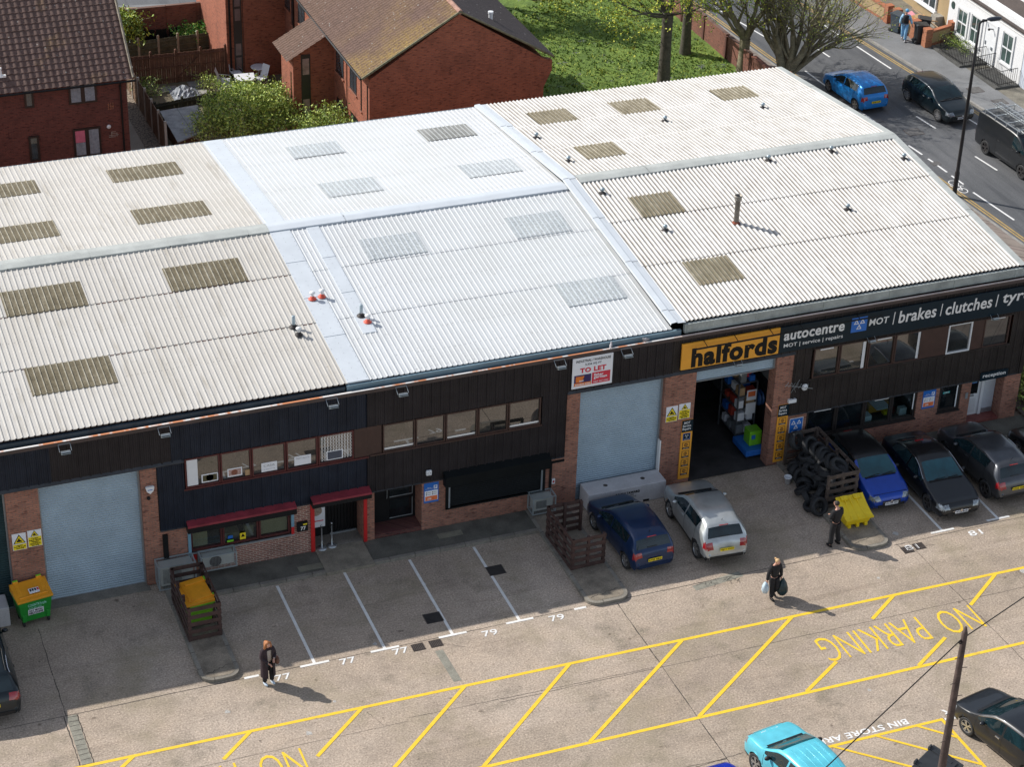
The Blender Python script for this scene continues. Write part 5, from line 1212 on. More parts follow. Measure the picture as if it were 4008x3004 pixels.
# tyres
tyre_proto = None
def tyre(x, y, z, rot, label, s=1.0):
    global tyre_proto
    if tyre_proto is None:
        m = MB(); r, h = .31, .105
        m.lathe([(.19, -h * .75), (.26, -h), (.30, -h * .85), (r, -h * .5), (r * 1.0, 0), (r, h * .5), (.30, h * .85), (.26, h), (.19, h * .75), (.205, 0), (.19, -h * .75)], n=24)
        for k in range(-2, 3): m.lathe([(r * 1.001, h * .18 * k - .006), (r * 1.012, h * .18 * k), (r * 1.001, h * .18 * k + .006)], n=24)
        t = m.build('tyre', TYRE, None, smooth=True)
    else: t = tyre_proto.copy(); COL.objects.link(t)
    t.location = (x, y, z); t.rotation_euler = rot; t.scale = (s, s, s); tag(t, label, 'tyre', 'used tyres piled in the pallet pen'); 
    if tyre_proto is None: tyre_proto = t
    return t
GL = 'worn black tyre lying among many in the pile by the garage'
spots = [(35.0, -.62, 1.28, (1.15, .1, .5), 'topmost rear tyre propped upright on the pile against the brick wall'), (35.4, -.95, 1.18, (1.0, .2, .3), 'second upright tyre from the back along the top of the pile'), (35.55, -1.3, 1.12, (.9, -.1, .5), 'third upright tyre from the back on top of the pile'),
         (35.6, -1.62, 1.1, (1.05, .15, .35), 'large open-faced tyre at the middle of the pile crest'), (35.72, -2.1, 1.08, (.9, 0, .5), 'tyre leaning behind the pale-rimmed tyre on the crest'), (35.62, -2.72, 1.33, (.35, .25, 0), 'pale-rimmed tyre lying topmost at the front of the pile'),
         (34.88, -1.55, .36, (1.25, .2, -.3), 'tyre leaning against the left side of the pile beside the white bucket'), (34.55, -3.45, .33, (1.1, -.1, .25), 'large tyre standing at the front left of the pen beside the man')]
for x, y, z, r, l in spots: tyre(x, y, z + .06 * (z > .5), r, l, 1.14)
rnd = random.Random(3)
for lv, (z, n) in enumerate(((.2, 17), (.42, 16), (.62, 14), (.84, 12), (1.02, 8))):
    for k in range(n):
        yy = -.7 - (2.35) * (k / max(1, n - 1)) + rnd.uniform(-.06, .06); xx = rnd.uniform(34.72 + .17 * lv, 35.8); tyre(xx, yy, z + rnd.uniform(-.05, .08), (rnd.choice([.2, 1.3, .5, 1.5]) + rnd.uniform(-.2, .2), rnd.uniform(-.4, .4), rnd.uniform(0, 6)), GL, rnd.uniform(1.0, 1.1))
for x, y, z in ((35.66, -2.75, 1.12), (35.7, -2.8, .9), (35.72, -2.85, .68)): tyre(x, y, z, (.3, .2, 0), GL)
for x, y in ((34.45, -2.7), (34.55, -2.2), (34.4, -3.15)): tyre(x, y, .25, (rnd.uniform(.3, 1.3), .3, rnd.uniform(0, 5)), GL)
b = thing('bucket', 'small white bucket on the ground left of the tyre pile', 'bucket', (34.42, -1.3, 0)); m = MB(); m.lathe([(0, .01), (.10, .01), (.135, .3), (.15, .3), (.15, .27)], (34.42, -1.3, 0), n=16); m.build('pail', WUPVC, b, smooth=True)
m = MB(); m.tube([(34.28, -1.3, .28), (34.3, -1.4, .2), (34.42, -1.45, .17), (34.54, -1.4, .2), (34.56, -1.3, .28)], .006, 4); m.build('handle', GREYM, b)
# yellow grit bin
YPL = MT('yellow_plastic', (.78, .56, .01), .45, 0, .10, 3)
t = thing('grit_bin', 'yellow plastic grit bin with sloping ribbed lid on the kerbed island', 'grit bin', (35.35, -4.35, .13))
m = MB(); m.add([(34.95, -4.75, .25), (35.85, -4.75, .25), (35.85, -4.1, .25), (34.95, -4.1, .25), (34.88, -4.85, .55), (35.92, -4.85, .55), (35.9, -4.02, .95), (34.9, -4.02, .95)], [(0, 3, 2, 1), (4, 5, 6, 7), (0, 1, 5, 4), (1, 2, 6, 5), (2, 3, 7, 6), (3, 0, 4, 7)])
for x in (35.02, 35.35, 35.68): m.box(x, x + .12, -4.8, -4.1, .13, .27)
m.build('tub', YPL, t, bevel=.02)
m = MB(); n = 10; prof = [(-4.92 + .95 * k / n, .56 + .42 * (k / n) ** 1.5 - .0) for k in range(n + 1)]; m.xprism(prof + [(-3.97, .93), (-4.9, .50)], 34.86, 35.95)
o = m.build('lid', YPL, t)
m = MB()
for x, x2 in ((35.15, 35.1), (35.35, 35.38), (35.6, 35.68)):
    pts = [(x + (x2 - x) * (1 - k / n), -4.88 + .8 * k / n, .575 + .42 * (k / n) ** 1.5) for k in range(n + 1)]; m.tube(pts, .022, 5)
for x in (35.0, 35.5): m.obox((x + .15, -4.08, .965), (.26, 0, 0), (0, .16, .06), (0, 0, .04))
m.build('lid_ribs', YPL, o)
# queue posts
for x, y, l in ((17.05, -.02, 'left chrome queue post on the red-framed doorstep'), (17.42, .02, 'right chrome queue post on the red-framed doorstep')):
    t = thing('queue_post', l, 'queue post', (x, y, .16), 'chrome queue posts'); m = MB(); m.lathe([(.17, .0), (.17, .02), (.05, .035), (.022, .05), (.022, .9), (.032, .91), (.032, .97), (0, .98)], (x, y, .16), n=16); m.build('post', GALV, t, smooth=True)
    m = MB(); m.box(x - .035, x + .035, y - .035, y + .035, 1.03, 1.1); m.build('belt_head', TRIM, t)
# flood lights on the fascia
fl = None
for x, z, l in ((8.58, 6.08, 'leftmost floodlight on the navy fascia'), (11.8, 6.08, 'second floodlight from the left on the fascia'), (17.45, 6.08, 'floodlight on the fascia above the grille-covered window'), (19.88, 6.08, 'floodlight on the fascia above the blank brown panel'),
                (25.6, 6.08, 'floodlight just left of the to-let board'), (28.1, 6.08, 'floodlight just right of the to-let board'), (32.5, 4.86, 'black floodlight under the orange sign'), (37.9, 4.88, 'black floodlight under the blue triangle emblem'), (43.1, 4.92, 'black floodlight above the last upper window')):
    if fl is None:
        t = thing('floodlight', l, 'floodlight', (0, 0, 0), 'floodlights along the fascia')
        m = MB(); m.obox((0, -.25, -.05), (.30, 0, 0), (0, .19, -.09), (0, .03, .06)); m.build('housing', GREYM, t, bevel=.01)
        m = MB(); m.obox((0, -.30, -.095), (.30, 0, 0), (0, .19, -.088), (0, .008, .015)); m.build('lamp_glass', MT('lamp_glass', (.28, .32, .32), .3), t)
        m = MB(); m.tube([(-.19, -.03, .12), (-.19, -.28, -.02)], .012, 4); m.tube([(.19, -.03, .12), (.19, -.28, -.02)], .012, 4); m.tube([(-.19, -.03, .12), (.19, -.03, .12)], .015, 4); m.build('bracket', GREYM, t)
        fl = t; t.location = (x, -.06, z)
    else:
        t = copy_tree(fl); t.location = (x, -.06, z); t['label'] = l
        if z < 5: t.scale = (.8, .8, .8)

# ================================================================== SIGNS on the facade (y = 0)
def plate(name, label, x0, x1, z0, z1, mat, y=-.06, th=.02, skew=0, cat='sign', group=None, frame=None):
    t = thing(name, label, cat, ((x0 + x1) / 2, y, (z0 + z1) / 2), group); m = MB(); m.box(x0, x1, y - th, y, z0, z1); m.build('board', mat, t); return t
def pnl(t, name, x0, x1, z0, z1, mat, y, d=.003): m = MB(); m.box(x0, x1, y - d, y, z0, z1); return m.build(name, mat, t)
# to let
t = plate('letting_board', 'white to let board with red lettering fixed to the dark fascia', 26.12, 27.64, 4.9, 6.12, SIGNW, y=-.08)
y = -.101
text('lettering', 'INDUSTRIAL / WAREHOUSE', (26.9, y, 5.98), 1.3, .10, SIGNN, t, bold=.02); text('lettering', '3,326 SQ FT', (26.9, y, 5.82), .62, .09, SIGNN, t, bold=.02); text('lettering', 'TO LET', (26.9, y, 5.60), .98, .2, SIGNR, t, bold=.05)
pnl(t, 'panel', 26.2, 26.84, 5.02, 5.43, MT('sign_purple', (.035, .02, .10)), y); pnl(t, 'panel', 26.2, 26.84, 5.0, 5.12, MT('sign_burnt', (.75, .2, .03)), y - .004)
m = MB(); m.yprism([(26.26, 5.15), (26.50, 5.15), (26.58, 5.38), (26.26, 5.38)], y - .008, y - .003); m.build('panel', MT('sign_burnt', (.75, .2, .03)), t)
text('lettering', 'SHW', (26.48, y - .009, 5.19), .17, .06, SIGNW, t, bold=.04); text('lettering', '020 8662 2700', (26.52, y - .008, 5.055), .56, .06, SIGNW, t, bold=.03)
pnl(t, 'panel', 26.87, 27.56, 5.0, 5.45, SIGNR, y); text('lettering', 'fisher', (27.12, y - .004, 5.35), .36, .11, SIGNW, t, bold=.03); text('lettering', 'german', (27.19, y - .004, 5.22), .5, .11, SIGNW, t, bold=.03); text('lettering', '0207 367 5533', (27.21, y - .004, 5.07), .56, .06, SIGNW, t)
# halfords fascia
t = plate('shop_sign', 'orange fascia sign lettered halfords above the open garage door', 30.27, 34.12, 4.93, 5.98, SIGNO, y=-.08, th=.06)
text('lettering', 'halfords', (32.36, -.142, 5.36), 3.4, .80, SIGNK, t, bold=.05)
m = MB(); m.tube([(30.55, -.4, 5.86), (34.6, -.4, 5.9)], .035, 5)
for x in (31.1, 32.3, 33.7): m.tube([(x, -.1, 6.0), (x + .03, -.4, 5.88)], .014, 4)
m.build('trough_light', SIGNK, t)
t = plate('shop_sign', 'long dark navy fascia sign listing brakes, clutches and tyres in white', 34.14, 47.0, 4.93, 5.98, SIGNN, y=-.08, th=.06)
y = -.143
text('lettering', 'autocentre', (35.52, y, 5.60), 2.45, .38, WLINE, t, bold=.025, shear=.05); text('lettering', 'MOT | service | repairs', (35.52, y, 5.18), 2.4, .2, WLINE, t, bold=.01)
K_ = 1002 / 2212
for w_, xa, ya, xb, yb, hh in (('MOT', 875, 1130, 1045, 1105, .27), ('|', 1082, 1095, 1096, 1093, .5), ('brakes', 1132, 1080, 1455, 1035, .50), ('|', 1492, 1022, 1506, 1020, .5), ('clutches', 1538, 1015, 1938, 950, .50), ('|', 1972, 942, 1988, 940, .5), ('tyres', 2028, 935, 2330, 880, .52)):
    p0, p1 = YP(3006 + xa * K_, 751 + ya * K_, y), YP(3006 + xb * K_, 751 + yb * K_, y)
    text('lettering', w_, ((p0.x + p1.x) / 2, y, (p0.z + p1.z) / 2 - (.03 if 'y' in w_ else 0)), p1.x - p0.x, hh * (1.02 if w_ != 'tyres' else 1), WLINE, t, bold=.018 if len(w_) > 1 else 0, shear=.08)
o = pnl(t, 'emblem_panel', 37.02, 37.66, 5.27, 5.87, SIGNB, y, .01)
def tri3(t, cx, cz, s, y, mat):
    m = MB()
    for ox, oz in ((-.5, .42), (.5, .42), (0, -.45)):
        x, z = cx + ox * s, cz + oz * s; A = [(x - .42 * s, z - .36 * s), (x + .42 * s, z - .36 * s), (x, z + .44 * s)]; B = [(x - .22 * s, z - .24 * s), (x + .22 * s, z - .24 * s), (x, z + .18 * s)]
        v = [(p[0], y, p[1]) for p in A + B]; m.add(v, [(0, 1, 4, 3), (1, 2, 5, 4), (2, 0, 3, 5)])
    return m.build('emblem', mat, t)
tri3(t, 37.34, 5.58, .25, y - .013, WLINE)
m = MB(); m.tube([(34.2, -.42, 5.93), (38.1, -.42, 5.95)], .03, 5)
for x in (34.9, 37.2): m.tube([(x, -.1, 6.0), (x, -.42, 5.93)], .014, 4)
m.build('trough_light', SIGNK, t)
t = plate('reception_sign', 'small black sign lettered reception above the white doors', 43.0, 44.2, 2.06, 2.42, SIGNN, y=-.06, th=.03); text('lettering', 'reception', (43.6, -.092, 2.25), 1.0, .2, WLINE, t, bold=.02)
# vertical strips
ICON = MT('icon_brown', (.12, .045, .02), .5)
for x0, x1, z0, z1, labs, l in ((30.56, 31.0, .18, 2.7, ('MOT', 'service', 'repairs', 'diagnostics', 'tyres'), 'tall orange and black strip sign on the pier left of the garage door'), (34.45, 34.88, .12, 2.6, ('brakes', 'air con', 'clutches', 'batteries', 'exhausts'), 'tall orange and black strip sign on the pier right of the garage door')):
    t = plate('strip_sign', l, x0, x1, z0, z1, SIGNO, y=-.0, th=.03, group='service strip signs'); pnl(t, 'panel', x0, x1, z1 - .5, z1, SIGNN, -.031, .004)
    text('lettering', 'MOT\nService\nRepairs', ((x0 + x1) / 2 - .02, -.036, z1 - .25), .33, .38, WLINE, t, bold=.02); c_ = (x0 + x1) / 2
    for k, s in enumerate(labs):
        z = z1 - .72 - k * .375
        o = pnl(t, 'icon_tile', c_ - .145, c_ + .145, z - .14, z + .16, SIGNB if s == 'MOT' else ICON, -.031, .003); pnl(o, 'icon_field', c_ - .125, c_ + .125, z - .06, z + .14, SIGNN if s == 'MOT' else SIGNO, -.035, .003)
        if s == 'MOT': tri3(o, c_, z + .04, .085, -.0395, WLINE)
        else:
            m = MB(); m.lathe([(.075, 0), (.045, 0)], (c_, -.040, z + .04), 'y', 10 if k % 2 else 6); m.box(c_ - .012, c_ + .012, -.042, -.039, z - .02, z + .10); m.build('icon', ICON, o)
        pnl(o, 'caption', c_ - .125, c_ + .125, z - .13, z - .07, SIGNN, -.035, .003); text('lettering', s, (c_, -.0395, z - .10), .2, .035, WLINE, o)
# caution pairs
def caution(x, z, l1, l2):
    for k, (lab, dx, truck) in enumerate(((l1, 0, True), (l2, .5, False))):
        x0, z0 = x + dx, z + (k * .03); t = plate('warning_sign', lab, x0, x0 + .45, z0, z0 + .64, SIGNW, y=0, th=.012, group='yellow and white caution signs')
        pnl(t, 'panel', x0 + .015, x0 + .435, z0 + .015, z0 + (.22 if truck else .38), SIGNY, -.0125)
        s = .40 if truck else .26; cx = x0 + .225; zb = z0 + (.25 if truck else .40)
        m = MB(); m.yprism([(cx - s / 2, zb), (cx + s / 2, zb), (cx, zb + s * .88)], -.016, -.0125); m.build('triangle', SIGNK, t)
        m = MB(); m.yprism([(cx - s * .40, zb + .05 * s), (cx + s * .40, zb + .05 * s), (cx, zb + s * .76)], -.019, -.0165); m.build('triangle', SIGNY, t)
        m = MB(); m.box(cx - s * .2, cx + s * .14, -.022, -.0195, zb + s * .16, zb + s * .32); m.box(cx - s * .1, cx + s * .04, -.022, -.0195, zb + s * .32, zb + s * .48); m.box(cx + s * .16, cx + s * .2, -.022, -.0195, zb + s * .1, zb + s * .45 * (.6 if truck else .8)); m.build('symbol', SIGNK, t)
        text('lettering', 'Caution\nFork lift trucks\noperating' if truck else 'Caution\nHeavy Goods\nVehicles\noperating in\nthis area', (cx, -.0165, z0 + (.12 if truck else .19)), .38, .17 if truck else .32, SIGNK, t, bold=.03)
caution(6.66, 2.4, 'white and yellow fork lift caution sign on the left brick pier', 'yellow heavy goods caution sign on the left brick pier'); caution(29.9, 2.75, 'white and yellow fork lift caution sign on the pier by the garage', 'yellow heavy goods caution sign on the pier by the garage')
# parking notices
for x0, z0, l in ((20.76, 1.22, 'blue parking notice beside the glazed black door'), (40.62, 1.24, 'blue parking notice beside the small reception window')):
    t = plate('parking_notice', l, x0, x0 + .54, z0, z0 + .82, SIGNB, y=0, th=.015, group='blue parking notices')
    pnl(t, 'panel', x0 + .03, x0 + .51, z0 + .08, z0 + .5, SIGNW, -.0155); pnl(t, 'panel', x0 + .05, x0 + .49, z0 + .09, z0 + .27, MT('notice_orange', (.75, .17, .05)), -.0190)
    pnl(t, 'panel', x0 + .36, x0 + .49, z0 + .55, z0 + .70, SIGNW, -.0155); text('lettering', 'P', (x0 + .425, -.0195, z0 + .625), .07, .11, SIGNB, t, bold=.03)
    text('lettering', 'Parking\nconditions apply', (x0 + .19, -.0165, z0 + .60), .28, .08, WLINE, t); text('lettering', '£100', (x0 + .2, -.0230, z0 + .17), .14, .08, WLINE, t, bold=.03)
    for k in range(4): m = MB(); xx, zz = x0 + .08 + (k % 2) * .22, z0 + .42 - (k // 2) * .08; m.box(xx, xx + .04, -.0195, -.0157, zz - .02, zz + .02); m.box(xx + .06, xx + .17, -.0195, -.0157, zz - .006, zz + .006); m.build('icon', SIGNK, t)
t = plate('emblem_sign', 'blue square sign with three white triangles on the brickwork by the pier', 34.99, 35.55, 1.24, 1.9, WLINE, y=0, th=.012); pnl(t, 'panel', 35.01, 35.53, 1.26, 1.88, SIGNB, -.0125); tri3(t, 35.27, 1.62, .23, -.0165, WLINE)
m = MB(); m.box(35.1, 35.44, -.018, -.0157, 1.33, 1.34); m.box(35.1, 35.44, -.018, -.0157, 1.30, 1.31); m.build('small_print', WLINE, t)
t = plate('delivery_sign', 'small yellow delivery sign low on the brick wall behind the blue hatchback', 36.95, 37.53, .5, .82, SIGNY, y=0, th=.012); text('lettering', 'HALFORDS\nDELIVERY', (37.24, -.014, .66), .5, .25, SIGNK, t, bold=.02)
t = plate('letter_box', 'black letter box numbered 77 beside the red door frame', 16.17, 16.55, 1.07, 1.44, BLACK, y=0, th=.09); text('lettering', '77', (16.38, -.092, 1.20), .18, .15, WLINE, t, bold=.03); pnl(t, 'sticker', 16.38, 16.52, 1.33, 1.38, SIGNY, -.0905)
# alarms, cameras
t = thing('alarm_box', 'white shield-shaped alarm box on the brick pier', 'alarm box', (11.22, -.05, 3.84)); m = MB(); m.yprism([(11.08, 3.95), (11.12, 3.98), (11.34, 3.98), (11.38, 3.95), (11.34, 3.80), (11.23, 3.70), (11.12, 3.80)], -.1, 0); m.build('cover', WUPVC, t, bevel=.01)
m = MB(); m.box(11.15, 11.31, -.103, -.1, 3.85, 3.88); m.build('logo', SIGNB, t)
t = thing('alarm_box', 'square white alarm box on the brown cladding beside the blue notice', 'alarm box', (20.9, -.08, 2.55)); m = MB(); m.box(20.8, 21.0, -.16, -.055, 2.44, 2.64); m.build('cover', WUPVC, t, bevel=.03); m = MB(); m.lathe([(.06, 0), (.045, 0)], (20.9, -.162, 2.54), 'y', 12); m.build('sounder_grille', GREYM, t)
t = thing('wall_camera', 'round black camera on the brick pier under the alarm box', 'camera', (11.2, -.05, 3.52)); m = MB(); m.ball((11.17, -.06, 3.52), .06); m.box(11.12, 11.22, -.03, 0, 3.47, 3.57); m.build('camera_body', BLACK, t, smooth=True)
t = thing('tv_aerial', 'tangled wall aerial with white junction box beside the garage pier', 'aerial', (35.3, -.2, 3.35)); m = MB(); m.ball((35.35, -.2, 3.32), .13, .08, .14, 8); m.build('junction_box', WUPVC, t)
m = MB(); m.tube([(34.6, -.1, 3.48), (35.6, -.35, 3.3)], .012, 4)
for k in range(7): x = 34.65 + k * .12; m.tube([(x - .06, -.1 - .03 * k, 3.55 - .02 * k - .15), (x + .06, -.12 - .03 * k, 3.6 - .02 * k)], .006, 3)
m.tube([(34.85, -.1, 3.1), (35.05, -.3, 3.75)], .008, 3); m.tube([(35.05, -.1, 3.1), (34.75, -.3, 3.65)], .008, 3); m.build('aerial_rods', GREYM, t)
t = thing('wall_lamp', 'small white lamp on the corner above the right strip sign', 'wall lamp', (34.95, -.1, 2.75)); m = MB(); m.box(34.8, 35.12, -.12, -.0, 2.66, 2.8); m.build('housing', WUPVC, t, bevel=.01); m = MB(); m.box(34.82, 35.1, -.1, -.02, 2.652, 2.66); m.build('lens', GREYM, t)
t = thing('cable_trunking', 'black elbow of cable trunking on brickwork right of the black shutter', 'trunking', (25.6, 0, 1.5)); m = MB(); m.box(25.46, 25.54, -.06, 0, .9, 2.0); m.box(25.54, 26.0, -.06, 0, 1.93, 2.0); m.build('trunking', BLACK, t)
m = MB(); m.box(25.56, 25.68, -.06, 0, 1.05, 1.25); m.build('isolator_switch', WUPVC, t); m = MB(); m.box(25.59, 25.65, -.07, -.06, 1.11, 1.19); m.build('red_switch', REDP, t)
t = thing('cable_trunking', 'black cable trunking on brickwork beside the left brick pier', 'trunking', (11.6, 0, 1.4)); m = MB(); m.box(11.55, 11.72, -.08, 0, .9, 1.95); m.build('trunking', BLACK, t); m = MB(); m.box(12.5, 12.66, -.06, 0, .72, .9); m.build('isolator_switch', REDP, t)
# items in the upper windows (behind the glass line they read on the pane)
def poster(name, label, x0, x1, z0, z1, y=-.006): return plate(name, label, x0, x1, z0, z1, SIGNW, y=y + .03, th=.006, cat='poster')
t = poster('food_poster', 'framed picture of a dish in the first upper window', 12.98, 13.54, 3.70, 4.02); m = MB(); m.lathe([(0, 0), (.13, 0)], (13.26, .017, 3.86), 'y', 14); m.build('dish', MT('dish_tan', (.42, .25, .08), .6, 0, .4, 20), t); pnl(t, 'picture', 13.02, 13.5, 3.74, 3.98, MT('olive_dark', (.08, .07, .03)), .0175, .0005)
t = poster('food_poster', 'framed picture of a pink dish in the second upper window', 13.86, 14.36, 3.74, 4.06); pnl(t, 'picture', 13.9, 14.32, 3.78, 4.02, MT('pinkish', (.42, .28, .25), .6, 0, .5, 14), .0175, .0005); m = MB(); m.lathe([(0, 0), (.11, 0)], (14.1, .016, 3.9), 'y', 14); m.build('dish', MT('dish_red', (.22, .08, .05), .6, 0, .4, 20), t)
t = poster('name_card', 'white card lettered CASA in the third upper window', 15.02, 15.56, 3.70, 4.05); text('lettering', 'CASA', (15.29, .022, 3.93), .38, .09, GREYM, t); text('lettering', 'argentina', (15.29, .022, 3.79), .38, .05, GREYM, t)
t = poster('certificate', 'white notice with red and blue badge in the fourth upper window', 16.16, 16.74, 3.72, 4.08); text('lettering', 'FAGOTTELLO DI', (16.45, .022, 4.0), .46, .07, SIGNK, t, bold=.02); m = MB(); m.lathe([(0, 0), (.07, 0)], (16.45, .022, 3.83), 'y', 12); m.build('badge', SIGNR, t)
t = poster('framed_certificate', 'dark framed certificate in the last upper window of the left unit', 17.28, 17.86, 3.70, 4.06); pnl(t, 'picture', 17.32, 17.82, 3.73, 4.03, MT('cert_dark', (.07, .08, .11)), .0175, .001)
t = thing('window_grille', 'white concertina security grille in the last upper window of the left unit', 'window grille', (17.6, .04, 4.2)); m = MB()
for k in range(11):
    x = 17.12 + k * .1
    for j in range(8): z = 3.7 + j * .125; m.quad((x, .024, z), (x + .018, .024, z), (x + .062, .024, z + .062), (x + .044, .024, z + .062)); m.quad((x + .044, .024, z + .062), (x + .062, .024, z + .062), (x + .018, .024, z + .125), (x, .024, z + .125))
    m.quad((x - .008, .022, 3.7), (x + .008, .022, 3.7), (x + .008, .022, 4.7), (x - .008, .022, 4.7))
m.build('lattice', WHITE, t)
board(UL, 'window_blind', 12.5, 12.86, 3.68, 4.7, -.0, WUPVC)['label'] = 'white blind in the first upper window'
board(UL, 'window_card', 14.46, 14.62, 3.70, 3.92, -.0, BOX)
t = thing('click_collect_poster', 'white poster with a figure in the red-framed doorway', 'poster', (17.2, .6, 1.2)); pnl(t, 'sheet', 16.8, 17.36, .62, 1.78, SIGNW, .62, .01); pnl(t, 'banner', 16.82, 17.26, 1.6, 1.72, SIGNK, .609, .003); text('lettering', 'CLICK & COLLECT', (17.04, .604, 1.66), .4, .06, WLINE, t, bold=.02)
m = MB(); m.lathe([(0, 0), (.2, 0)], (17.06, .606, 1.3), 'y', 18); m.build('photo_disc', MT('photo_tan', (.35, .28, .22), .6, 0, .5, 9), t); m = MB(); m.box(16.86, 17.3, .605, .609, .86, .9); m.build('red_rule', SIGNR, t)
# window stickers
t = plate('window_sticker', 'small yellow warning sticker inside the shop window', 14.2, 14.4, 1.12, 1.38, SIGNY, y=.055, th=.004, cat='sticker'); m = MB(); m.yprism([(14.23, 1.22), (14.37, 1.22), (14.3, 1.35)], .048, .0505); m.build('triangle', SIGNK, t)
t = plate('window_sticker', 'round blue sticker above a green one in the shop window', 13.78, 13.95, 1.24, 1.36, SIGNB, y=.055, th=.004, cat='sticker'); pnl(t, 'green_label', 13.75, 13.97, 1.1, 1.18, GRL, .055)
t = plate('window_sticker', 'teal oval sticker in the small window by reception', 41.55, 41.85, 1.68, 1.76, MT('teal', (.05, .35, .35)), y=.085, th=.004, cat='sticker'); text('lettering', 'OPEN', (41.7, .08, 1.72), .2, .05, WLINE, t)

# pigeons on the coping
def pigeon(x, label, deg):
    t = thing('pigeon', label, 'pigeon', (0, 0, 0), 'pigeons on the coping'); m = MB(); m.ball((0, 0, .10), .11, .055, .06, 10); m.ball((.10, 0, .17), .035, .03, .04, 8); m.tube([(.07, 0, .12), (.10, 0, .17)], [.045, .03], 7); m.tube([(-.08, 0, .09), (-.2, 0, .06)], [.04, .02], 5); m.build('body', BIRD, t, smooth=True)
    m = MB(); m.tube([(.13, 0, .17), (.16, 0, .16)], [.01, .003], 4); m.build('beak', SIGNK, t); m = MB(); m.tube([(0, .02, .05), (0, .02, 0)], .006, 3); m.tube([(0, -.02, .05), (0, -.02, 0)], .006, 3); m.build('leg', REDP, t)
    return place(t, x, -.045, 6.285, deg)
pigeon(27.55, 'grey pigeon perched on the coping above the to-let board', 60); pigeon(28.85, 'paler pigeon perched on the coping right of the to-let board', 200)

# inside the open garage
t = thing('shelf_unit', 'metal shelf rack with boxes and notices just inside the garage', 'shelf rack', (34.1, 2.4, 0))
SG = MT('shelf_grey', (.12, .13, .14), .5, .4)
m = MB()
for x in (33.75, 34.5):
    for yy in (1.8, 3.2): m.box(x, x + .05, yy, yy + .05, 0, 2.6)
m.build('upright', SG, t); m = MB()
for z in (.35, .9, 1.45, 2.0, 2.58): m.box(33.75, 34.55, 1.8, 3.25, z, z + .03)
m.build('shelf', SG, t)
pnl(t, 'notice', 34.1, 34.5, 1.82, 2.26, SIGNW, 1.79, .01); pnl(t, 'notice', 34.15, 34.45, 1.98, 2.2, MT('notice_orange', (.75, .17, .05)), 1.779, .003); pnl(t, 'notice', 34.1, 34.5, 1.22, 1.7, SIGNW, 1.79, .01)
rb = random.Random(5); BX = [BOX, SIGNW, SIGNB, MT('box_red', (.4, .05, .03)), GREYM]
for z in (.38, .93, 1.48, 2.03, 2.61):
    for k in range(5):
        if z == 2.61 and k > 3: continue
        m = MB(); x = 33.78 + (k % 2) * .38 + rb.uniform(0, .06); yy = 1.86 + (k // 2) * .46; m.box(x, x + rb.uniform(.2, .33), yy, yy + rb.uniform(.2, .38), z, z + rb.uniform(.15, .38)); m.build('carton', BX[rb.randrange(5)], t)
m = MB(); m.ball((34.25, 2.3, 2.78), .3, .35, .14); m.build('red_bag', REDP, t, smooth=True)
t = thing('trolley', 'blue trolley with lime green crate at the right of the garage mouth', 'trolley', (34.0, 1.0, 0))
m = MB(); m.box(33.62, 34.42, .55, 1.7, .16, .40); m.build('tray', SIGNB, t, bevel=.02); m = MB()
for x in (33.72, 34.32):
    for yy in (.68, 1.58): m.lathe([(0, -.03), (.08, -.03), (.08, .03), (0, .03)], (x, yy, .09), 'x', 10)
m.build('castor', TYRE, t)
t = thing('plastic_crate', 'lime green box standing on the blue trolley in the garage', 'crate', (34.1, 1.1, .4)); m = MB(); m.box(33.88, 34.38, .85, 1.35, .41, 1.02); m.build('crate', MT('lime_box', (.16, .48, .02), .4), t, bevel=.03); m = MB(); m.box(33.95, 34.1, .843, .848, .7, .88); m.build('label', SIGNB, t)
t = thing('hose_reel', 'blue hose reel on the right garage wall', 'hose reel', (34.7, 1.9, 1.8)); m = MB(); m.lathe([(.0, -.08), (.3, -.08), (.3, -.05), (.15, -.04), (.15, .04), (.3, .05), (.3, .08), (0, .08)], (34.7, 1.9, 1.8), 'x', 18); m.build('reel', MT('reel_blue', (.02, .07, .2), .4), t, smooth=True); m = MB(); m.box(34.78, 34.9, 1.8, 2.0, 1.7, 1.9); m.build('bracket', SG, t)

# lamp post and timber pole
t = thing('street_lamp', 'tall black street lamp at the near kerb of the road', 'street lamp', (53.13, 18.1, 0)); m = MB(); LX, LY = 53.0, 17.95
m.lathe([(.11, 0), (.11, 1.2), (.085, 1.25), (.075, 5), (.06, 8.55), (0, 8.6)], (LX, LY, 0), n=14); m.build('column', MT('lamp_black', (.018, .016, .017), .5, .2, .1), t, smooth=True)
m = MB(); m.tube([(LX, LY, 8.5), (LX + .1, LY, 8.58), (LX + .35, LY - .02, 8.62)], .05, 8); o = m.build('arm', BLACK, t, smooth=True)
m = MB(); m.ball((LX + .72, LY - .03, 8.66), .42, .15, .085, 14); m.build('lantern', MT('lantern_black', (.03, .035, .05), .3, .3), t, smooth=True); m = MB(); m.box(LX + .5, LX + 1.0, LY - .12, LY + .06, 8.57, 8.60); m.build('lens', GREYM, t)
pb = G(3780, 2458, 7.6); px_, py_ = pb.x, pb.y
t = thing('timber_pole', 'weathered timber utility pole carrying a cable at the bottom right', 'utility pole', (px_, py_, 0)); m = MB()
m.lathe([(.135, 0), (.115, 3.5), (.085, 7.4), (.035, 7.62), (0, 7.62)], (px_, py_, 0), n=12); m.build('pole', MT('pole_wood', (.085, .058, .05), .8, 0, .45, 3, .3), t, smooth=True)
m = MB()
for k, z in enumerate((6.6, 6.2, 5.7, 5.2, 4.6, 4.1, 3.6)): s = 1 if k % 2 else -1; m.tube([(px_, py_ - .02, z), (px_ + s * .23, py_ - .06, z)], .012, 4)
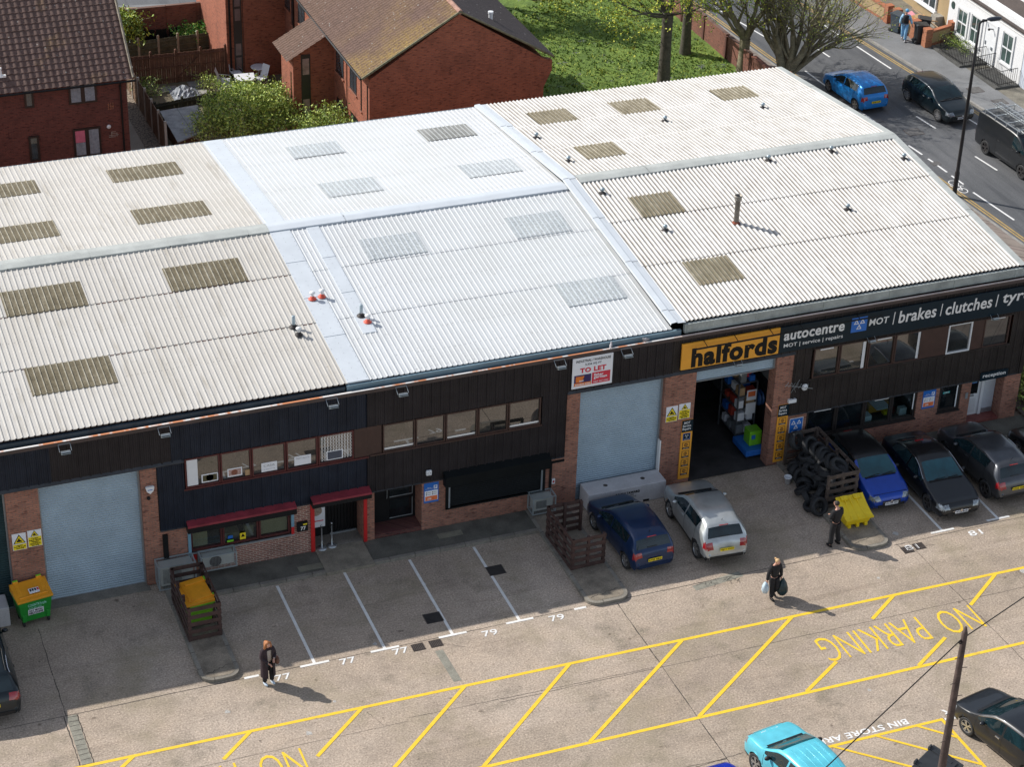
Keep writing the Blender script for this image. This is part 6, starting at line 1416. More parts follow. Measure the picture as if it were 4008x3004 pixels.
m.build('climbing_peg', IRON, t)
m = MB(); m.lathe([(.05, -.03), (.06, 0), (.05, .03)], (px_ - .13, py_ - .05, 7.15), n=10); m.build('insulator', BLACK, t)
A, B = G(3237, 3003, 6.2), G(4008, 2339, 7.0)
c_ = Vector((px_ - .08, py_, 7.2)); A2 = c_ + (A - c_) * 2.0; B2 = c_ + (B - c_) * 3
t = thing('overhead_cable', 'thin black cable running through the top of the timber pole', 'cable', tuple(c_)); m = MB()
m.tube([A2 + (c_ - A2) * (k / 8) - Vector((0, 0, .0)) for k in range(9)], .017, 4); m.tube([c_ + (B2 - c_) * (k / 8) for k in range(9)], .017, 4); m.build('wire', BLACK, t)
# ================================================================== BACKGROUND GROUND SURFACES
def XL(y): return 53.0 - .058 * (y - 18) if y > 5 else 53.75
def XR(y): return 59.55 - .095 * (y - 25.5)
ys = [-60, -20, 0, 5.01, 12, 18, 25, 33, 42, 60, 90]
m = MB()
for a, b in zip(ys, ys[1:]): m.quad((XL(a), a, -.012), (XR(a), a, -.012), (XR(b), b, -.012), (XL(b), b, -.012))
struct(m.build('road', ASPH))
m = MB()
for a, b in zip(ys, ys[1:]):
    for xa, xb, s in ((XL(a), XL(b), -1), (XR(a), XR(b), 1)): m.add([(xa, a, -.02), (xb, b, -.02), (xb, b, .10), (xa, a, .10), (xa + s * .14, a, .10), (xb + s * .14, b, .10), (xb + s * .14, b, -.02), (xa + s * .14, a, -.02)], [(0, 1, 2, 3), (3, 2, 5, 4), (4, 5, 6, 7)])
struct(m.build('road_kerb', MT('pale_kerb', (.30, .29, .27), .85, 0, .25, 1.5, .25)))
m = MB()
for a, b in zip(ys, ys[1:]): m.quad((50.2 if a > 20 else 45.3, a, .096), (XL(a) - .13, a, .096), (XL(b) - .13, b, .096), (50.2 if a > 20 else 45.3, b, .096))
struct(m.build('near_pavement', brick_mat('paving', (.24, .20, .175), (.21, .18, .155), (.10, .09, .08), .25, .02, .9, .6)))
m = MB()
for a, b in zip(ys, ys[1:]): m.quad((XR(a) + .13, a, .096), (61.55, a, .096), (61.55, b, .096), (XR(b) + .13, b, .096))
struct(m.build('far_pavement', PAVR))
m = MB(); m.box(61.5, 66, -60, 90, -.02, .090); struct(m.build('frontage_strip', MT('dirt_strip', (.20, .185, .15), .9, 0, .3, 1.6, .35)))
m = MB()
for o_ in (.30, .46):
    for a, b in zip(ys, ys[1:]): strip(m, (XL(a) + o_, a), (XL(b) + o_, b), .085, -.006); strip(m, (XR(a) - o_, a), (XR(b) - o_, b), .085, -.006)
struct(m.build('double_yellow_lines', YELO))
m = MB()
for a, b in [((57.57, 35.6), (57.8, 32.3)), ((57.31, 39.3), (57.4, 37.3)), ((55.95, 26.5), (56.12, 24.9)), ((56.27, 21.45), (56.45, 19.75)), ((55.34, 36.2), (55.45, 34.7)), ((55.2, 40), (55.3, 38.3)),
             ((53.3, 33.4), (53.42, 30.6)), ((53.45, 28.3), (53.75, 25.2)), ((53.80, 23.55), (53.9, 22.4)), ((53.93, 21.9), (53.97, 21.5)), ((53.98, 21.2), (54.02, 20.3)), ((54.03, 19.9), (54.08, 18.9)), ((54.06, 18.0), (54.33, 14.9)), ((52.7, 43), (53.45, 38)), ((58.27, 25.8), (58.42, 24.5)), ((56.6, 17), (56.75, 15.2)), ((54.5, 13), (54.6, 11))]:
    strip(m, a, b, .10, -.006)
struct(m.build('white_road_dashes', WLINE))
m = MB()     # cycle symbol
cx, cy = 53.7, 18.75
for k in range(16):
    a, b = 2 * PI * k / 16, 2 * PI * (k + 1) / 16
    for oy in (.42, -.42): strip(m, (cx + .22 * math.cos(a), cy + oy + .26 * math.sin(a)), (cx + .22 * math.cos(b), cy + oy + .26 * math.sin(b)), .05, -.006)
for a, b in (((0, .42), (.12, .05)), ((.12, .05), (0, -.42)), ((.12, .05), (-.25, .1)), ((-.25, .1), (0, -.42)), ((-.25, .1), (-.3, .25)), ((.12, .05), (.3, .0))): strip(m, (cx + a[0], cy + a[1]), (cx + b[0], cy + b[1]), .05, -.005)
struct(m.build('cycle_symbol', WLINE))
for x, y, s, l in ((54.85, 24.85, .42, 'rusty square cover in the road between the cars'), (60.45, 28.3, .38, 'square cover in the far pavement by the railings'), (60.85, 26.6, .36, 'square cover in the far pavement behind the van'), (54.0, 21.3, .22, 'small cover on the white dashed line by the lamp'), (53.85, 26.6, .2, 'small pale cover beside the long white line')):
    g = thing('manhole_cover', l, 'manhole cover', (x, y, 0)); z = .098 if x > 59 else -.010
    m = MB(); m.box(x - s, x + s, y - s * .9, y + s * .9, z, z + .004); m.build('frame', IRON, g); m = MB(); m.box(x - s * .9, x + s * .9, y - s * .8, y + s * .8, z + .004, z + .008); m.build('cover', MT('cover_grey', (.15, .145, .14), .6, .2, .3, 8, .3), g)
# lawn with rough turf
rnd = random.Random(11)
m = MB(); nx, ny = 46, 90
gx = [36.4 + (50.0 - 36.4) * i / nx for i in range(nx + 1)]; gy = [20.3 + 38 * j / ny for j in range(ny + 1)]
v = [(x, y, .03 + .05 * rnd.random()) for y in gy for x in gx]; f = [(j * (nx + 1) + i, j * (nx + 1) + i + 1, (j + 1) * (nx + 1) + i + 1, (j + 1) * (nx + 1) + i) for j in range(ny) for i in range(nx)]
m.add(v, f); struct(m.build('lawn', LAWN))
GR = [MT('grass_blade', (.12, .21, .026), .8, 0, .4, 3), MT('grass_blade_yellow', (.27, .32, .04), .8, 0, .3, 3), MT('grass_blade_dark', (.07, .14, .025), .8, 0, .3, 3)]
def tufts(name, n, x0, x1, y0, y1, h, label, mats=GR, wts=(5, 3, 2), cat='grass', z=.03):
    m = MB()
    for k in range(n):
        x, y = rnd.uniform(x0, x1), rnd.uniform(y0, y1); mi = rnd.choices(range(len(mats)), wts)[0]
        for q in range(2):
            a = rnd.uniform(0, 2 * PI); hh = h * rnd.uniform(.5, 1.3); wd = .045 * rnd.uniform(.6, 1.4); dx, dy = math.cos(a), math.sin(a)
            m.add([(x - dy * wd, y + dx * wd, z), (x + dy * wd, y - dx * wd, z), (x + dx * hh * .7, y + dy * hh * .7, z + hh)], [(0, 1, 2)], mi)
    o = m.build(name, mats, None); return tag(o, label, cat, None, 'stuff')
tufts('grass', 15000, 36.3, 49.7, 20.6, 46, .12, 'rough green grass with yellow tufts behind the units')
m = MB(); m.box(18.0, 50, 20.3, 60, -.02, .012); struct(m.build('garden_ground', MT('garden_soil', (.20, .17, .11), .9, 0, .4, .9, .3)))
m = MB(); m.box(17.6, 18.6, 20, 43, .0, .02); struct(m.build('path', MT('path_flags', (.36, .31, .25), .85, 0, .15, 1.2, .2)))
def cobble():
    m_, nt, b = newmat('cobbles'); p = pos(nt); v = nt.nodes.new('ShaderNodeTexVoronoi'); v.inputs['Scale'].default_value = 6; v.feature = 'DISTANCE_TO_EDGE'; nt.links.new(p, v.inputs['Vector'])
    nt.links.new(ramp(nt, v.outputs[0], [(.02, (.07, .06, .045)), (.12, (.27, .22, .17))]), b.inputs['Base Color']); b.inputs['Roughness'].default_value = .85; return m_
m = MB(); m.box(18.6, 19.4, 20, 43, .0, .03); struct(m.build('cobbled_strip', cobble()))
m = MB(); m.box(19.5, 27.4, 45.1, 46.5, .0, .03); struct(m.build('rear_lawn', LAWN))
m = MB(); m.quad((0, 56.8, .02), (50, 46.8, .02), (50, 70, .02), (0, 80, .02)); struct(m.build('rear_road', ASPH))
m = MB(); m.quad((0, 47.1, .10), (36, 45.9, .10), (36, 49.5, .10), (0, 56.7, .10)); struct(m.build('rear_pavement', PAVR))
m = MB(); strip(m, (0, 56.3), (36, 49.1), .09, .106); struct(m.build('rear_yellow_line', YELO))

# ================================================================== HOUSES
def tiled(m, P0, U, V_, nu, nv, pw, rh, amp=.035, step=.03, su=6, skirt=True):
    """pantiled slope: U along the eaves, V up the slope"""
    P0, U, V_ = Vector(P0), Vector(U), Vector(V_); N = U.cross(V_).normalized(); Lu, Lv = U.length, V_.length; u, v_ = U.normalized(), V_.normalized()
    xs = [Lu * i / (nu * su) for i in range(nu * su + 1)]
    for r in range(nv):
        a, b = Lv * r / nv, Lv * (r + 1) / nv
        row = []
        for t, off in ((a, step - .03), (a, step), (b + .01, .0)):
            row.append([P0 + u * x + v_ * t + N * (off + amp * .5 * (1 + math.sin(2 * PI * x / Lu * nu + (PI if r % 2 else 0) * 0))) for x in xs])
        n = len(xs)
        m.add([tuple(p) for q in row for p in q], [(k * n + i, k * n + i + 1, (k + 1) * n + i + 1, (k + 1) * n + i) for k in range(2) for i in range(n - 1)])
CURT = MT('net_curtain', (.26, .29, .33), .8, 0, .25, 9); PINK = MT('pink_curtain', (.60, .16, .24), .8)
# house at the back left
H1 = thing('brick_house', 'dark red brick house with brown pantiled roof at the back left', 'house', (12, 31.75, 0))
m = MB(); m.box(2, 17.45, 31.75, 41.2, 0, 4.96); m.xprism([(31.75, 4.96), (41.2, 4.96), (36.5, 9.1)], 2, 17.44); m.build('wall', BRICK_H, H1)
m = MB(); tl = math.tan(math.radians(41.6)); P0 = (2, 31.42, 4.78); V_ = Vector((0, 5.1, 5.1 * tl)); tiled(m, P0, (15.75, 0, 0), V_, 52, 23, .3, .3); 
m.quad((2, 41.5, 4.8), (17.75, 41.5, 4.8), (17.75, 36.5, 9.3), (2, 36.5, 9.3)); ro = m.build('roof', TILE_H, H1)
m = MB(); m.tube([(17.72, 31.4, 4.86), (17.72, 36.55, 4.86 + 5.1 * tl)], .06, 6); m.build('verge', MT('mortar_verge', (.25, .22, .17), .9, 0, .4, 5), ro)
m = MB(); m.tube([(2, 31.36, 4.76), (17.8, 31.36, 4.72)], .055, 6); m.tube([(17.15, 31.45, 4.7), (17.15, 31.68, 4.45), (17.15, 31.68, 0)], .04, 6); m.build('gutter', BLACK, H1)
def hwindow(par, x0, x1, z0, z1, y, lights=2, cur=True, fr=MT('dark_brown_upvc', (.016, .007, .007), .4)):
    m = MB(); f = .09
    m.box(x0, x1, y - .03, y + .05, z1 - f, z1); m.box(x0, x1, y - .03, y + .05, z0, z0 + f); m.box(x0, x0 + f, y - .03, y + .05, z0 + f, z1 - f); m.box(x1 - f, x1, y - .03, y + .05, z0 + f, z1 - f)
    for k in range(1, lights): xx = x0 + (x1 - x0) * k / lights; m.box(xx - f, xx + f, y - .025, y + .045, z0 + f, z1 - f)
    o = m.build('window', fr, par); m = MB(); m.box(x0 + .02, x1 - .02, y - .002, y + .002, z0 + .02, z1 - .02); m.build('pane', HWIN, o); return o
def curtains(par, x0, x1, z0, z1, y, mat):
    m = MB(); n = 16
    for i in range(n): a, b = x0 + (x1 - x0) * i / n, x0 + (x1 - x0) * (i + 1) / n; m.quad((a, y - (.012 if i % 2 else 0), z0), (b, y - (.0 if i % 2 else .012), z0), (b, y - (.0 if i % 2 else .012), z1), (a, y - (.012 if i % 2 else 0), z1))
    m.build('curtain', mat, par)
o = hwindow(H1, 14.82, 16.08, 3.76, 4.9, 31.72); curtains(o, 14.9, 15.38, 3.84, 4.84, 31.712, CURT); curtains(o, 15.52, 16.0, 3.84, 4.84, 31.712, CURT)
o = hwindow(H1, 14.87, 16.12, 1.14, 2.54, 31.72); curtains(o, 14.95, 15.43, 1.22, 1.85, 31.712, CURT); curtains(o, 14.95, 15.43, 1.86, 2.46, 31.712, PINK); curtains(o, 15.57, 16.05, 1.22, 2.46, 31.712, CURT)
hwindow(H1, 12.84, 13.26, 3.84, 4.9, 31.72, 1); hwindow(H1, 12.86, 13.32, 1.22, 2.46, 31.72, 1)
m = MB()
for i in range(3):
    for j in range(6): m.box(16.53 + i * .1 + (.03 if j % 2 else 0), 16.60 + i * .1, 31.73, 31.75, 3.3 + j * .055, 3.335 + j * .055)
m.build('air_brick', BRICK_O, H1); m = MB(); m.box(16.48, 16.62, 31.735, 31.75, 4.46, 4.6); m.build('air_brick', BRICK_H, H1)
m = MB()
for a, b, c_, d_2 in ((16.5, 16.95, 2.0, 2.015), (16.6, 16.9, 2.09, 2.105), (16.5, 16.8, 1.92, 1.935), (16.62, 16.82, 2.17, 2.185), (16.62, 16.64, 1.93, 2.18), (16.86, 16.875, 1.93, 2.1)): m.box(a, b, 31.74, 31.75, c_, d_2)
m.build('repointing', MT('pale_mortar', (.4, .36, .3), .9), H1)
t = thing('alarm_box', 'round white alarm disc on the brick wall beside the pink curtain', 'alarm box', (16.5, 31.7, 2.5)); m = MB(); m.lathe([(0, -.05), (.09, -.04), (.1, 0)], (16.52, 31.74, 2.46), 'y', 14); m.build('cover', WUPVC, t, smooth=True)
m = MB(); q = (11.95, 32.05, 5.35); m.lathe([(.14, .0), (.1, .06), (.06, .12), (.055, .34), (.075, .36), (.075, .42), (0, .44)], q, n=12); m.box(q[0] + .05, q[0] + .22, q[1] - .15, q[1] + .1, q[2] + .0, q[2] + .08); m.build('roof_vent', WHITE, H1, smooth=False)

# flats in the middle
FB = thing('brick_flats', 'orange-red brick block of flats with mossy brown tiled roof and blank gable', 'block of flats', (31.6, 27, 0))
x0, x1, y0, y1, ze, zr, xr = 27.45, 35.9, 27.0, 41.1, 5.3, 8.1, 31.68
m = MB(); m.box(x0, x1, y0, y1, 0, ze); m.yprism([(x0, ze), (x1, ze), (xr, zr - .15)], y0, y1); m.yprism([(x1, 3.9), (x1 + .38, 4.7), (x1 + .38, 5.2), (x1, 5.3)], y0, y0 + .3); m.build('wall', BRICK_F, FB)
m = MB(); sl = (zr - 5.5) / (xr - 27.05)
tiled(m, (27.05, y1 + .2, 5.46), (0, -(y1 + .2 - 26.85), 0), (xr - 27.05 + .03, 0, zr - 5.5), 62, 17, .2, .3, amp=.03, step=.028, su=5)
ro = m.build('roof', TILE_F, FB); ro['label'] = 'brown tiled slope yellowed with moss towards the gable'
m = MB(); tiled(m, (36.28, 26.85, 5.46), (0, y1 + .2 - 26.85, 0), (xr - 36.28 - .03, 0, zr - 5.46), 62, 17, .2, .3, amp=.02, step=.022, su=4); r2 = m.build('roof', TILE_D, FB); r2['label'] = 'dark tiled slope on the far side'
m = MB(); m.tube([(27.05, 26.86, 5.45), (xr, 26.86, zr + .02), (36.28, 26.86, 5.45)], .06, 5); m.build('verge', MT('mossy_verge', (.16, .15, .09), .9, 0, .4, 5), ro)
m = MB()
for k in range(34): y = 26.85 + k * .42; m.tube([(xr, y, zr + .0), (xr, y + .43, zr + .012)], .11, 8)
m.build('ridge_tiles', MT('ridge_terracotta', (.36, .21, .16), .85, 0, .3, 4, .2), ro)
m = MB(); m.lathe([(.1, 0), (.1, .35), (.13, .36), (.13, .45), (0, .46)], (33.8, 28.6, 6.8), n=10); m.build('roof_vent', WUPVC, ro)
# catslide bay
cy0, cy1, cxw = 32.45, 34.5, 25.45; ro_z = lambda x: 5.46 + (x - 27.05) * sl
m = MB(); m.add([(cxw, cy0, 0), (27.46, cy0, 0), (27.46, cy0, ro_z(27.46) - .08), (cxw, cy0, ro_z(cxw) - .08), (cxw, cy1, 0), (27.46, cy1, 0), (27.46, cy1, ro_z(27.46) - .08), (cxw, cy1, ro_z(cxw) - .08)], [(0, 1, 2, 3), (4, 7, 6, 5), (0, 3, 7, 4), (3, 2, 6, 7)]); m.build('wall', BRICK_F, FB)
m = MB(); tiled(m, (25.1, cy1 + .2, ro_z(25.1)), (0, -(cy1 + .2 - cy0 + .25), 0), (27.06 - 25.1, 0, ro_z(27.06) - ro_z(25.1)), 11, 7, .2, .3, amp=.03, step=.028, su=5); m.build('roof', TILE_F, FB)
m = MB(); m.box(25.84, 26.28, cy0 - .03, cy0 + .03, .3, 4.55); o = m.build('stair_window', MT('stair_frame', (.02, .02, .024), .4), FB); m = MB(); m.box(25.9, 26.22, cy0 - .035, cy0 - .03, 3.55, 4.35); m.box(25.9, 26.22, cy0 - .035, cy0 - .03, 1.0, 2.3); m.build('pane', MT('stair_pane', (.30, .22, .2), .3, 0, .4, 3), o)  # panes in a paler pinkish tone than the frame
m = MB(); m.box(cxw - .01, cxw + .06, cy0 + .3, cy0 + .45, .2, 3.6); m.build('window', WINDARK, FB)
# windows on the lit left wall (x = 27.45)
def lwindow(par, y0, y1, z0, z1, x=27.45, lights=2, fr=None):
    fr = fr or MT('dark_brown_upvc', (.016, .007, .007), .4); m = MB(); f = .06
    m.box(x - .012, x + .05, y0, y1, z0, z0 + f); m.box(x - .012, x + .05, y0, y1, z1 - f, z1); m.box(x - .012, x + .05, y0, y0 + f, z0 + f, z1 - f); m.box(x - .012, x + .05, y1 - f, y1, z0 + f, z1 - f)
    for k in range(1, lights): yy = y0 + (y1 - y0) * k / lights; m.box(x - .01, x + .05, yy - f / 2, yy + f / 2, z0 + f, z1 - f)
    o = m.build('window', fr, par); m = MB(); m.box(x - .004, x + .0, y0 + .03, y1 - .03, z0 + .03, z1 - .03); m.build('pane', HWIN, o)
    m = MB(); m.box(x - .07, x, y0 - .08, y1 + .08, z0 - .08, z0 - .005); m.build('sill', BRICK_F, o); return o
for a, b, c_, d_2, n in ((30.9, 32.1, 3.75, 4.95, 2), (28.9, 29.95, 3.75, 4.95, 2), (30.9, 32.05, 1.2, 2.45, 2), (28.75, 29.85, 1.4, 2.6, 2), (28.13, 28.3, 3.3, 4.9, 1), (27.2, 27.36, 2.6, 4.9, 1), (37.3, 38.5, 3.75, 4.95, 2), (35.2, 36.2, 1.2, 2.45, 2), (37.6, 38.6, 1.1, 2.4, 2), (39.3, 39.7, 3.2, 4.9, 1), (39.9, 40.8, 1.1, 2.35, 2), (39.95, 40.85, 3.7, 4.95, 2)): lwindow(FB, a, b, c_, d_2, lights=n)
m = MB(); m.tube([(27.4, 41.0, 5.3), (27.4, 39.2, 5.2), (27.4, 39.2, 0)], .045, 5); m.tube([(27.02, 26.9, 5.42), (27.02, 41, 5.42)], .06, 6); m.tube([(27.41, 30.35, 5.3), (27.41, 30.3, 0)], .02, 4); m.build('gutter', BLACK, FB)
# rear wing
m = MB(); m.box(24.45, 27.46, 41.1, 47.5, 0, 7.5); m.box(25.3, 27.46, 40.95, 41.1, 0, 7.5); m.build('wall', BRICK_F, FB)
m = MB(); m.box(24.82, 25.24, 41.06, 41.12, .3, 6); o = m.build('stair_window', MT('stair_frame', (.02, .02, .024), .4), FB); m = MB()
for z in (.5, 1.25, 3.1, 3.85, 4.6): m.box(24.89, 25.17, 41.05, 41.06, z, z + .62)
m.build('pane', MT('dusty_pane', (.16, .12, .12), .3, 0, .3, 3), o)
m = MB(); m.tube([(24.62, 41.03, 7), (24.62, 41.03, 0)], .05, 6); m.build('downpipe', BLACK, FB)
t = thing('satellite_dish', 'grey satellite dish on the lit brick wall under the catslide roof', 'satellite dish', (26.9, 36.4, 3.6)); m = MB(); m.lathe([(0, .0), (.15, .015), (.28, .06), (.30, .075), (.28, .08), (.15, .03), (0, .02)], (0, 0, 0), n=18)
o = m.build('dish', MT('dish_grey', (.20, .22, .24), .5), t, smooth=True); o.rotation_euler = (PI / 2 + .3, 0, -.35); m = MB(); m.tube([(0, 0, 0), (.25, .0, -.05), (.5, 0, 0)], .02, 5); m.tube([(0, 0, -.2), (-.02, -.35, .0)], .012, 4); m.build('arm', GREYM, t); o = None; t.location = (26.98, 37.0, 3.3)
t = thing('satellite_dish', 'dark satellite dish on the rear wing above the garden fence', 'satellite dish', (24.2, 42.5, 3.0)); m = MB(); m.lathe([(0, 0), (.2, .03), (.32, .10), (.3, .11), (0, .03)], (0, 0, 0), n=16); o = m.build('dish', MT('dish_dark', (.05, .06, .07), .5), t, smooth=True); o.rotation_euler = (PI / 2, .2, .5); m = MB(); m.tube([(0, 0, 0), (.3, 0, -.1)], .02, 5); m.build('arm', GREYM, t); t.location = (24.2, 42.3, 2.2)

# white terrace and pebble-dashed house over the road
def wallmat(name, col, var, stain): 
    m_, nt, b = newmat(name); p = pos(nt); c = ramp(nt, noise(nt, .7, 5, .7, p), [(.3, tuple(k * (1 - var) for k in col)), (.6, col)])
    c = mix(nt, 1., c, ramp(nt, noise(nt, 3, 4, .8, mapping(nt, p, (1, 1, .4))), [(.24, stain), (.36, (1, 1, 1))]), 'MULTIPLY'); c = mix(nt, 1., c, ramp(nt, noise(nt, 24, 2, .8, p), [(.3, (.8, .8, .8)), (.7, (1.1, 1.1, 1.1))]), 'MULTIPLY')
    nt.links.new(c, b.inputs['Base Color']); b.inputs['Roughness'].default_value = .8; return m_
WR = wallmat('white_render', (.74, .75, .76), .08, (.7, .66, .58)); PD = wallmat('pebble_dash', (.42, .31, .17), .2, (.6, .55, .45)); ROOFB = wallmat('bitumen_canopy', (.06, .045, .04), .4, (1, 1, 1))
HX = 62.9
WH = thing('white_house', 'white rendered terraced house with sash windows and black railings', 'house', (HX, 31, 0))
m = MB(); m.box(HX, HX + 8, 28.1, 34.85, 0, 3.35); m.box(HX + 1.1, HX + 8, 28.1, 34.85, 3.3, 6.5); m.build('wall', WR, WH)
m = MB(); m.add([(HX - .12, 28.1, 3.0), (HX - .12, 34.85, 3.0), (HX + 1.12, 34.85, 3.75), (HX + 1.12, 28.1, 3.75), (HX - .12, 28.1, 2.9), (HX - .12, 34.85, 2.9)], [(0, 3, 2, 1), (4, 0, 1, 5)]); m.build('canopy_roof', ROOFB, WH)
m = MB(); m.box(HX - .05, HX, 28.1, 34.85, 2.72, 2.78); m.build('string_course', WHITE, WH)
WG = glass_mat('sash_glass', (.05, .08, .075), 1.8)
def sash(par, ya, yb, z0, z1, x=HX):
    m = MB(); f = .055; e = .12
    m.box(x - .06, x - .0, ya - e, yb + e, z1, z1 + e); m.box(x - .06, x, ya - e, ya, z0, z1); m.box(x - .06, x, yb, yb + e, z0, z1); m.box(x - .12, x, ya - e - .03, yb + e + .03, z0 - .09, z0 - .0)
    o = m.build('window_surround', WR, par)
    m = MB(); m.box(x - .03, x - .001, ya, yb, z0, z0 + f); m.box(x - .03, x - .001, ya, yb, z1 - f, z1); m.box(x - .03, x - .001, ya, ya + f, z0, z1); m.box(x - .03, x - .001, yb - f, yb, z0, z1); m.box(x - .035, x - .001, ya + .01, yb - .01, (z0 + z1) / 2 - .035, (z0 + z1) / 2 + .035); m.box(x - .028, x - .001, (ya + yb) / 2 - .02, (ya + yb) / 2 + .02, z0, z1)
    m.build('sash_frame', WUPVC, o); m = MB(); m.box(x - .012, x - .008, ya + .02, yb - .02, z0 + .02, z1 - .02); m.build('pane', WG, o)
sash(WH, 33.5, 34.42, .62, 2.05); sash(WH, 32.15, 33.1, .68, 2.18); sash(WH, 29.08, 30.05, .78, 2.38)
m = MB(); m.box(HX - .04, HX - .001, 30.68, 31.68, .1, 2.3); o = m.build('door', WUPVC, WH); m = MB(); m.box(HX - .07, HX - .001, 30.58, 30.68, .1, 2.42); m.box(HX - .07, HX - .001, 31.68, 31.78, .1, 2.42); m.box(HX - .07, HX - .001, 30.68, 31.68, 2.3, 2.42); m.build('door_frame', WR, o)
m = MB(); m.box(HX - .1, HX - .04, 30.85, 30.95, 1.0, 1.15); m.box(HX - .08, HX - .04, 31.5, 31.56, 1.1, 1.3); m.build('door_furniture', GREYM, o)
m = MB(); m.tube([(HX, 31.0, 2.1), (HX - .25, 31.0, 2.15)], .03, 5); m.ball((HX - .3, 31.0, 2.13), .07); m.tube([(HX, 31.7, 2.35), (HX - .22, 31.7, 2.4)], .03, 5); m.ball((HX - .27, 31.7, 2.38), .06); m.build('door_lamp', BLACK, WH)
m = MB(); m.box(HX + 1.08, HX + 1.1, 29, 30.4, 4.4, 5.6); m.build('window', HWIN, WH)
NW = thing('blue_grey_house', 'pale blue-grey rendered house end at the right edge of the picture', 'house', (HX, 26, 0)); m = MB(); m.box(HX + .02, HX + 8, 20, 28.08, 0, 6); m.build('wall', MT('pale_blue_render', (.55, .60, .68), .8, 0, .06, 1), NW); m = MB(); m.box(HX, HX + 8.1, 19.9, 28.08, 6, 6.2); m.build('roof', ROOFB, NW)
PH = thing('pebbledash_house', 'brown pebble-dashed house with white bay window over the road', 'house', (63.5, 38, 0)); hx = 63.3
m = MB(); m.box(hx, hx + 8, 34.87, 46, 0, 6.2); m.build('wall', PD, PH); m = MB(); m.box(hx - .3, hx + 8, 34.87, 46.1, 6.2, 6.4); m.build('roof', ROOFB, PH)
m = MB(); m.box(hx - .03, hx, 35.15, 36.0, .1, 2.15); o = m.build('door', WUPVC, PH); m = MB(); m.lathe([(0, 0), (.22, 0)], (hx - .035, 35.58, 1.7), 'x', 12); m.build('fanlight', WG, o); m = MB(); m.box(hx - .04, hx - .001, 35.15, 36.0, 2.2, 2.7); m.build('fanlight', WG, PH)
m = MB(); ya, yb, z0, z1 = 37.2, 39.3, .75, 2.6; f = .07
m.box(hx - .1, hx, ya, yb, z0, z0 + f); m.box(hx - .1, hx, ya, yb, z1 - f, z1)
for yy in (ya, ya + .65, ya + 1.3, yb - f): m.box(hx - .1, hx, yy, yy + f, z0 + f, z1 - f)
m.box(hx - .1, hx, ya, yb, 2.0, 2.06); m.box(hx - .2, hx, ya - .1, yb + .1, z0 - .1, z0); o = m.build('window', WUPVC, PH); m = MB(); m.box(hx - .05, hx - .045, ya + .03, yb - .03, z0 + .03, z1 - .03); m.build('pane', HWIN, o); curtains(o, ya + .1, yb - .1, z0 + .1, z1 - .1, 0, CURT) if False else None
m = MB(); m.box(hx - .5, hx, 36.4, 36.9, .1, .75); m.build('meter_box', MT('meter_grey', (.3, .29, .26), .7, 0, .2, 6), PH)
# front garden walls
def gwall(label, pts, h, piers=True):
    t = thing('garden_wall', label, 'garden wall', (pts[0][0], pts[0][1], .09), 'front garden walls over the road'); m = MB(); c = MB()
    for a, b in zip(pts, pts[1:]):
        a, b = Vector((*a, 0)), Vector((*b, 0)); d = b - a; n = Vector((-d.y, d.x, 0)).normalized() * .2
        m.obox((a + b) / 2 + Vector((0, 0, .09 + h * .42)), d, n, (0, 0, h * .84)); c.obox((a + b) / 2 + Vector((0, 0, .09 + h * .93)), d, n * 1.25, (0, 0, h * .14))
        c.obox((a + b) / 2 + Vector((0, 0, .16)), d, n * 1.1, (0, 0, .15))
    m.build('panel', PD, t); c.build('coping', BRICK_O, t)
    p = MB()
    for q in (pts[0], pts[-1]): p.box(q[0] - .2, q[0] + .2, q[1] - .2, q[1] + .2, .09, .09 + h * 1.2); 
    p.build('pier', BRICK_O, t); return t
gwall('low pebble-dashed wall with orange brick piers beside the white house', [(61.05, 34.3), (62.9, 34.85)], .85)
gwall('pebble-dashed garden wall with orange brick pier behind the man in blue', [(61.0, 35.45), (60.85, 37.2)], .9)
gwall('long orange-coped garden wall under the bare branches over the road', [(60.8, 38.0), (60.3, 45)], .85)
def hbin(x, y, label, col=BLKP, deg=0):
    t = thing('wheelie_bin', label, 'bin', (0, 0, 0), 'two-wheeled bins by the garden wall'); m = MB(); m.add([(-.22, -.25, .05), (.22, -.25, .05), (.22, .25, .05), (-.22, .25, .05), (-.28, -.33, 1.0), (.28, -.33, 1.0), (.28, .33, 1.0), (-.28, .33, 1.0)], [(0, 3, 2, 1), (4, 5, 6, 7), (0, 1, 5, 4), (1, 2, 6, 5), (2, 3, 7, 6), (3, 0, 4, 7)]); m.build('body', col, t, bevel=.02)
    m = MB(); m.xprism([(-.36, 1.0), (-.36, 1.04), (.3, 1.1), (.38, 1.06), (.38, 1.0)], -.3, .3); m.build('lid', col, t); m = MB(); m.tube([(-.26, .3, .1), (.26, .3, .1)], .1, 12); m.build('wheels', TYRE, t); return place(t, x, y, .095, deg)
hbin(61.0, 34.88, 'black wheelie bin between the two orange brick piers', deg=80); hbin(60.55, 36.6, 'dark wheelie bin with pale blue lid standing on the pavement behind the man in blue', MT('bin_slate', (.05, .07, .09), .5), 20); hbin(61.6, 35.6, 'black wheelie bin inside the garden gateway', deg=60)
t = thing('cardboard_heap', 'heap of orange cardboard and boards behind the garden wall', 'rubbish heap', (61.9, 36.4, .1)); rr = random.Random(8)
for k in range(7): m = MB(); m.obox((61.5 + rr.random() * .9, 35.9 + rr.random() * 1.2, .5 + rr.random() * .5), (rr.uniform(.4, .8), 0, rr.uniform(-.2, .2)), (0, rr.uniform(.3, .7), rr.uniform(-.2, .2)), (0, 0, .06)); m.build('board', (BOX, MT('orange_card', (.6, .3, .12)), MT('pink_card', (.6, .25, .3)))[k % 3], t)
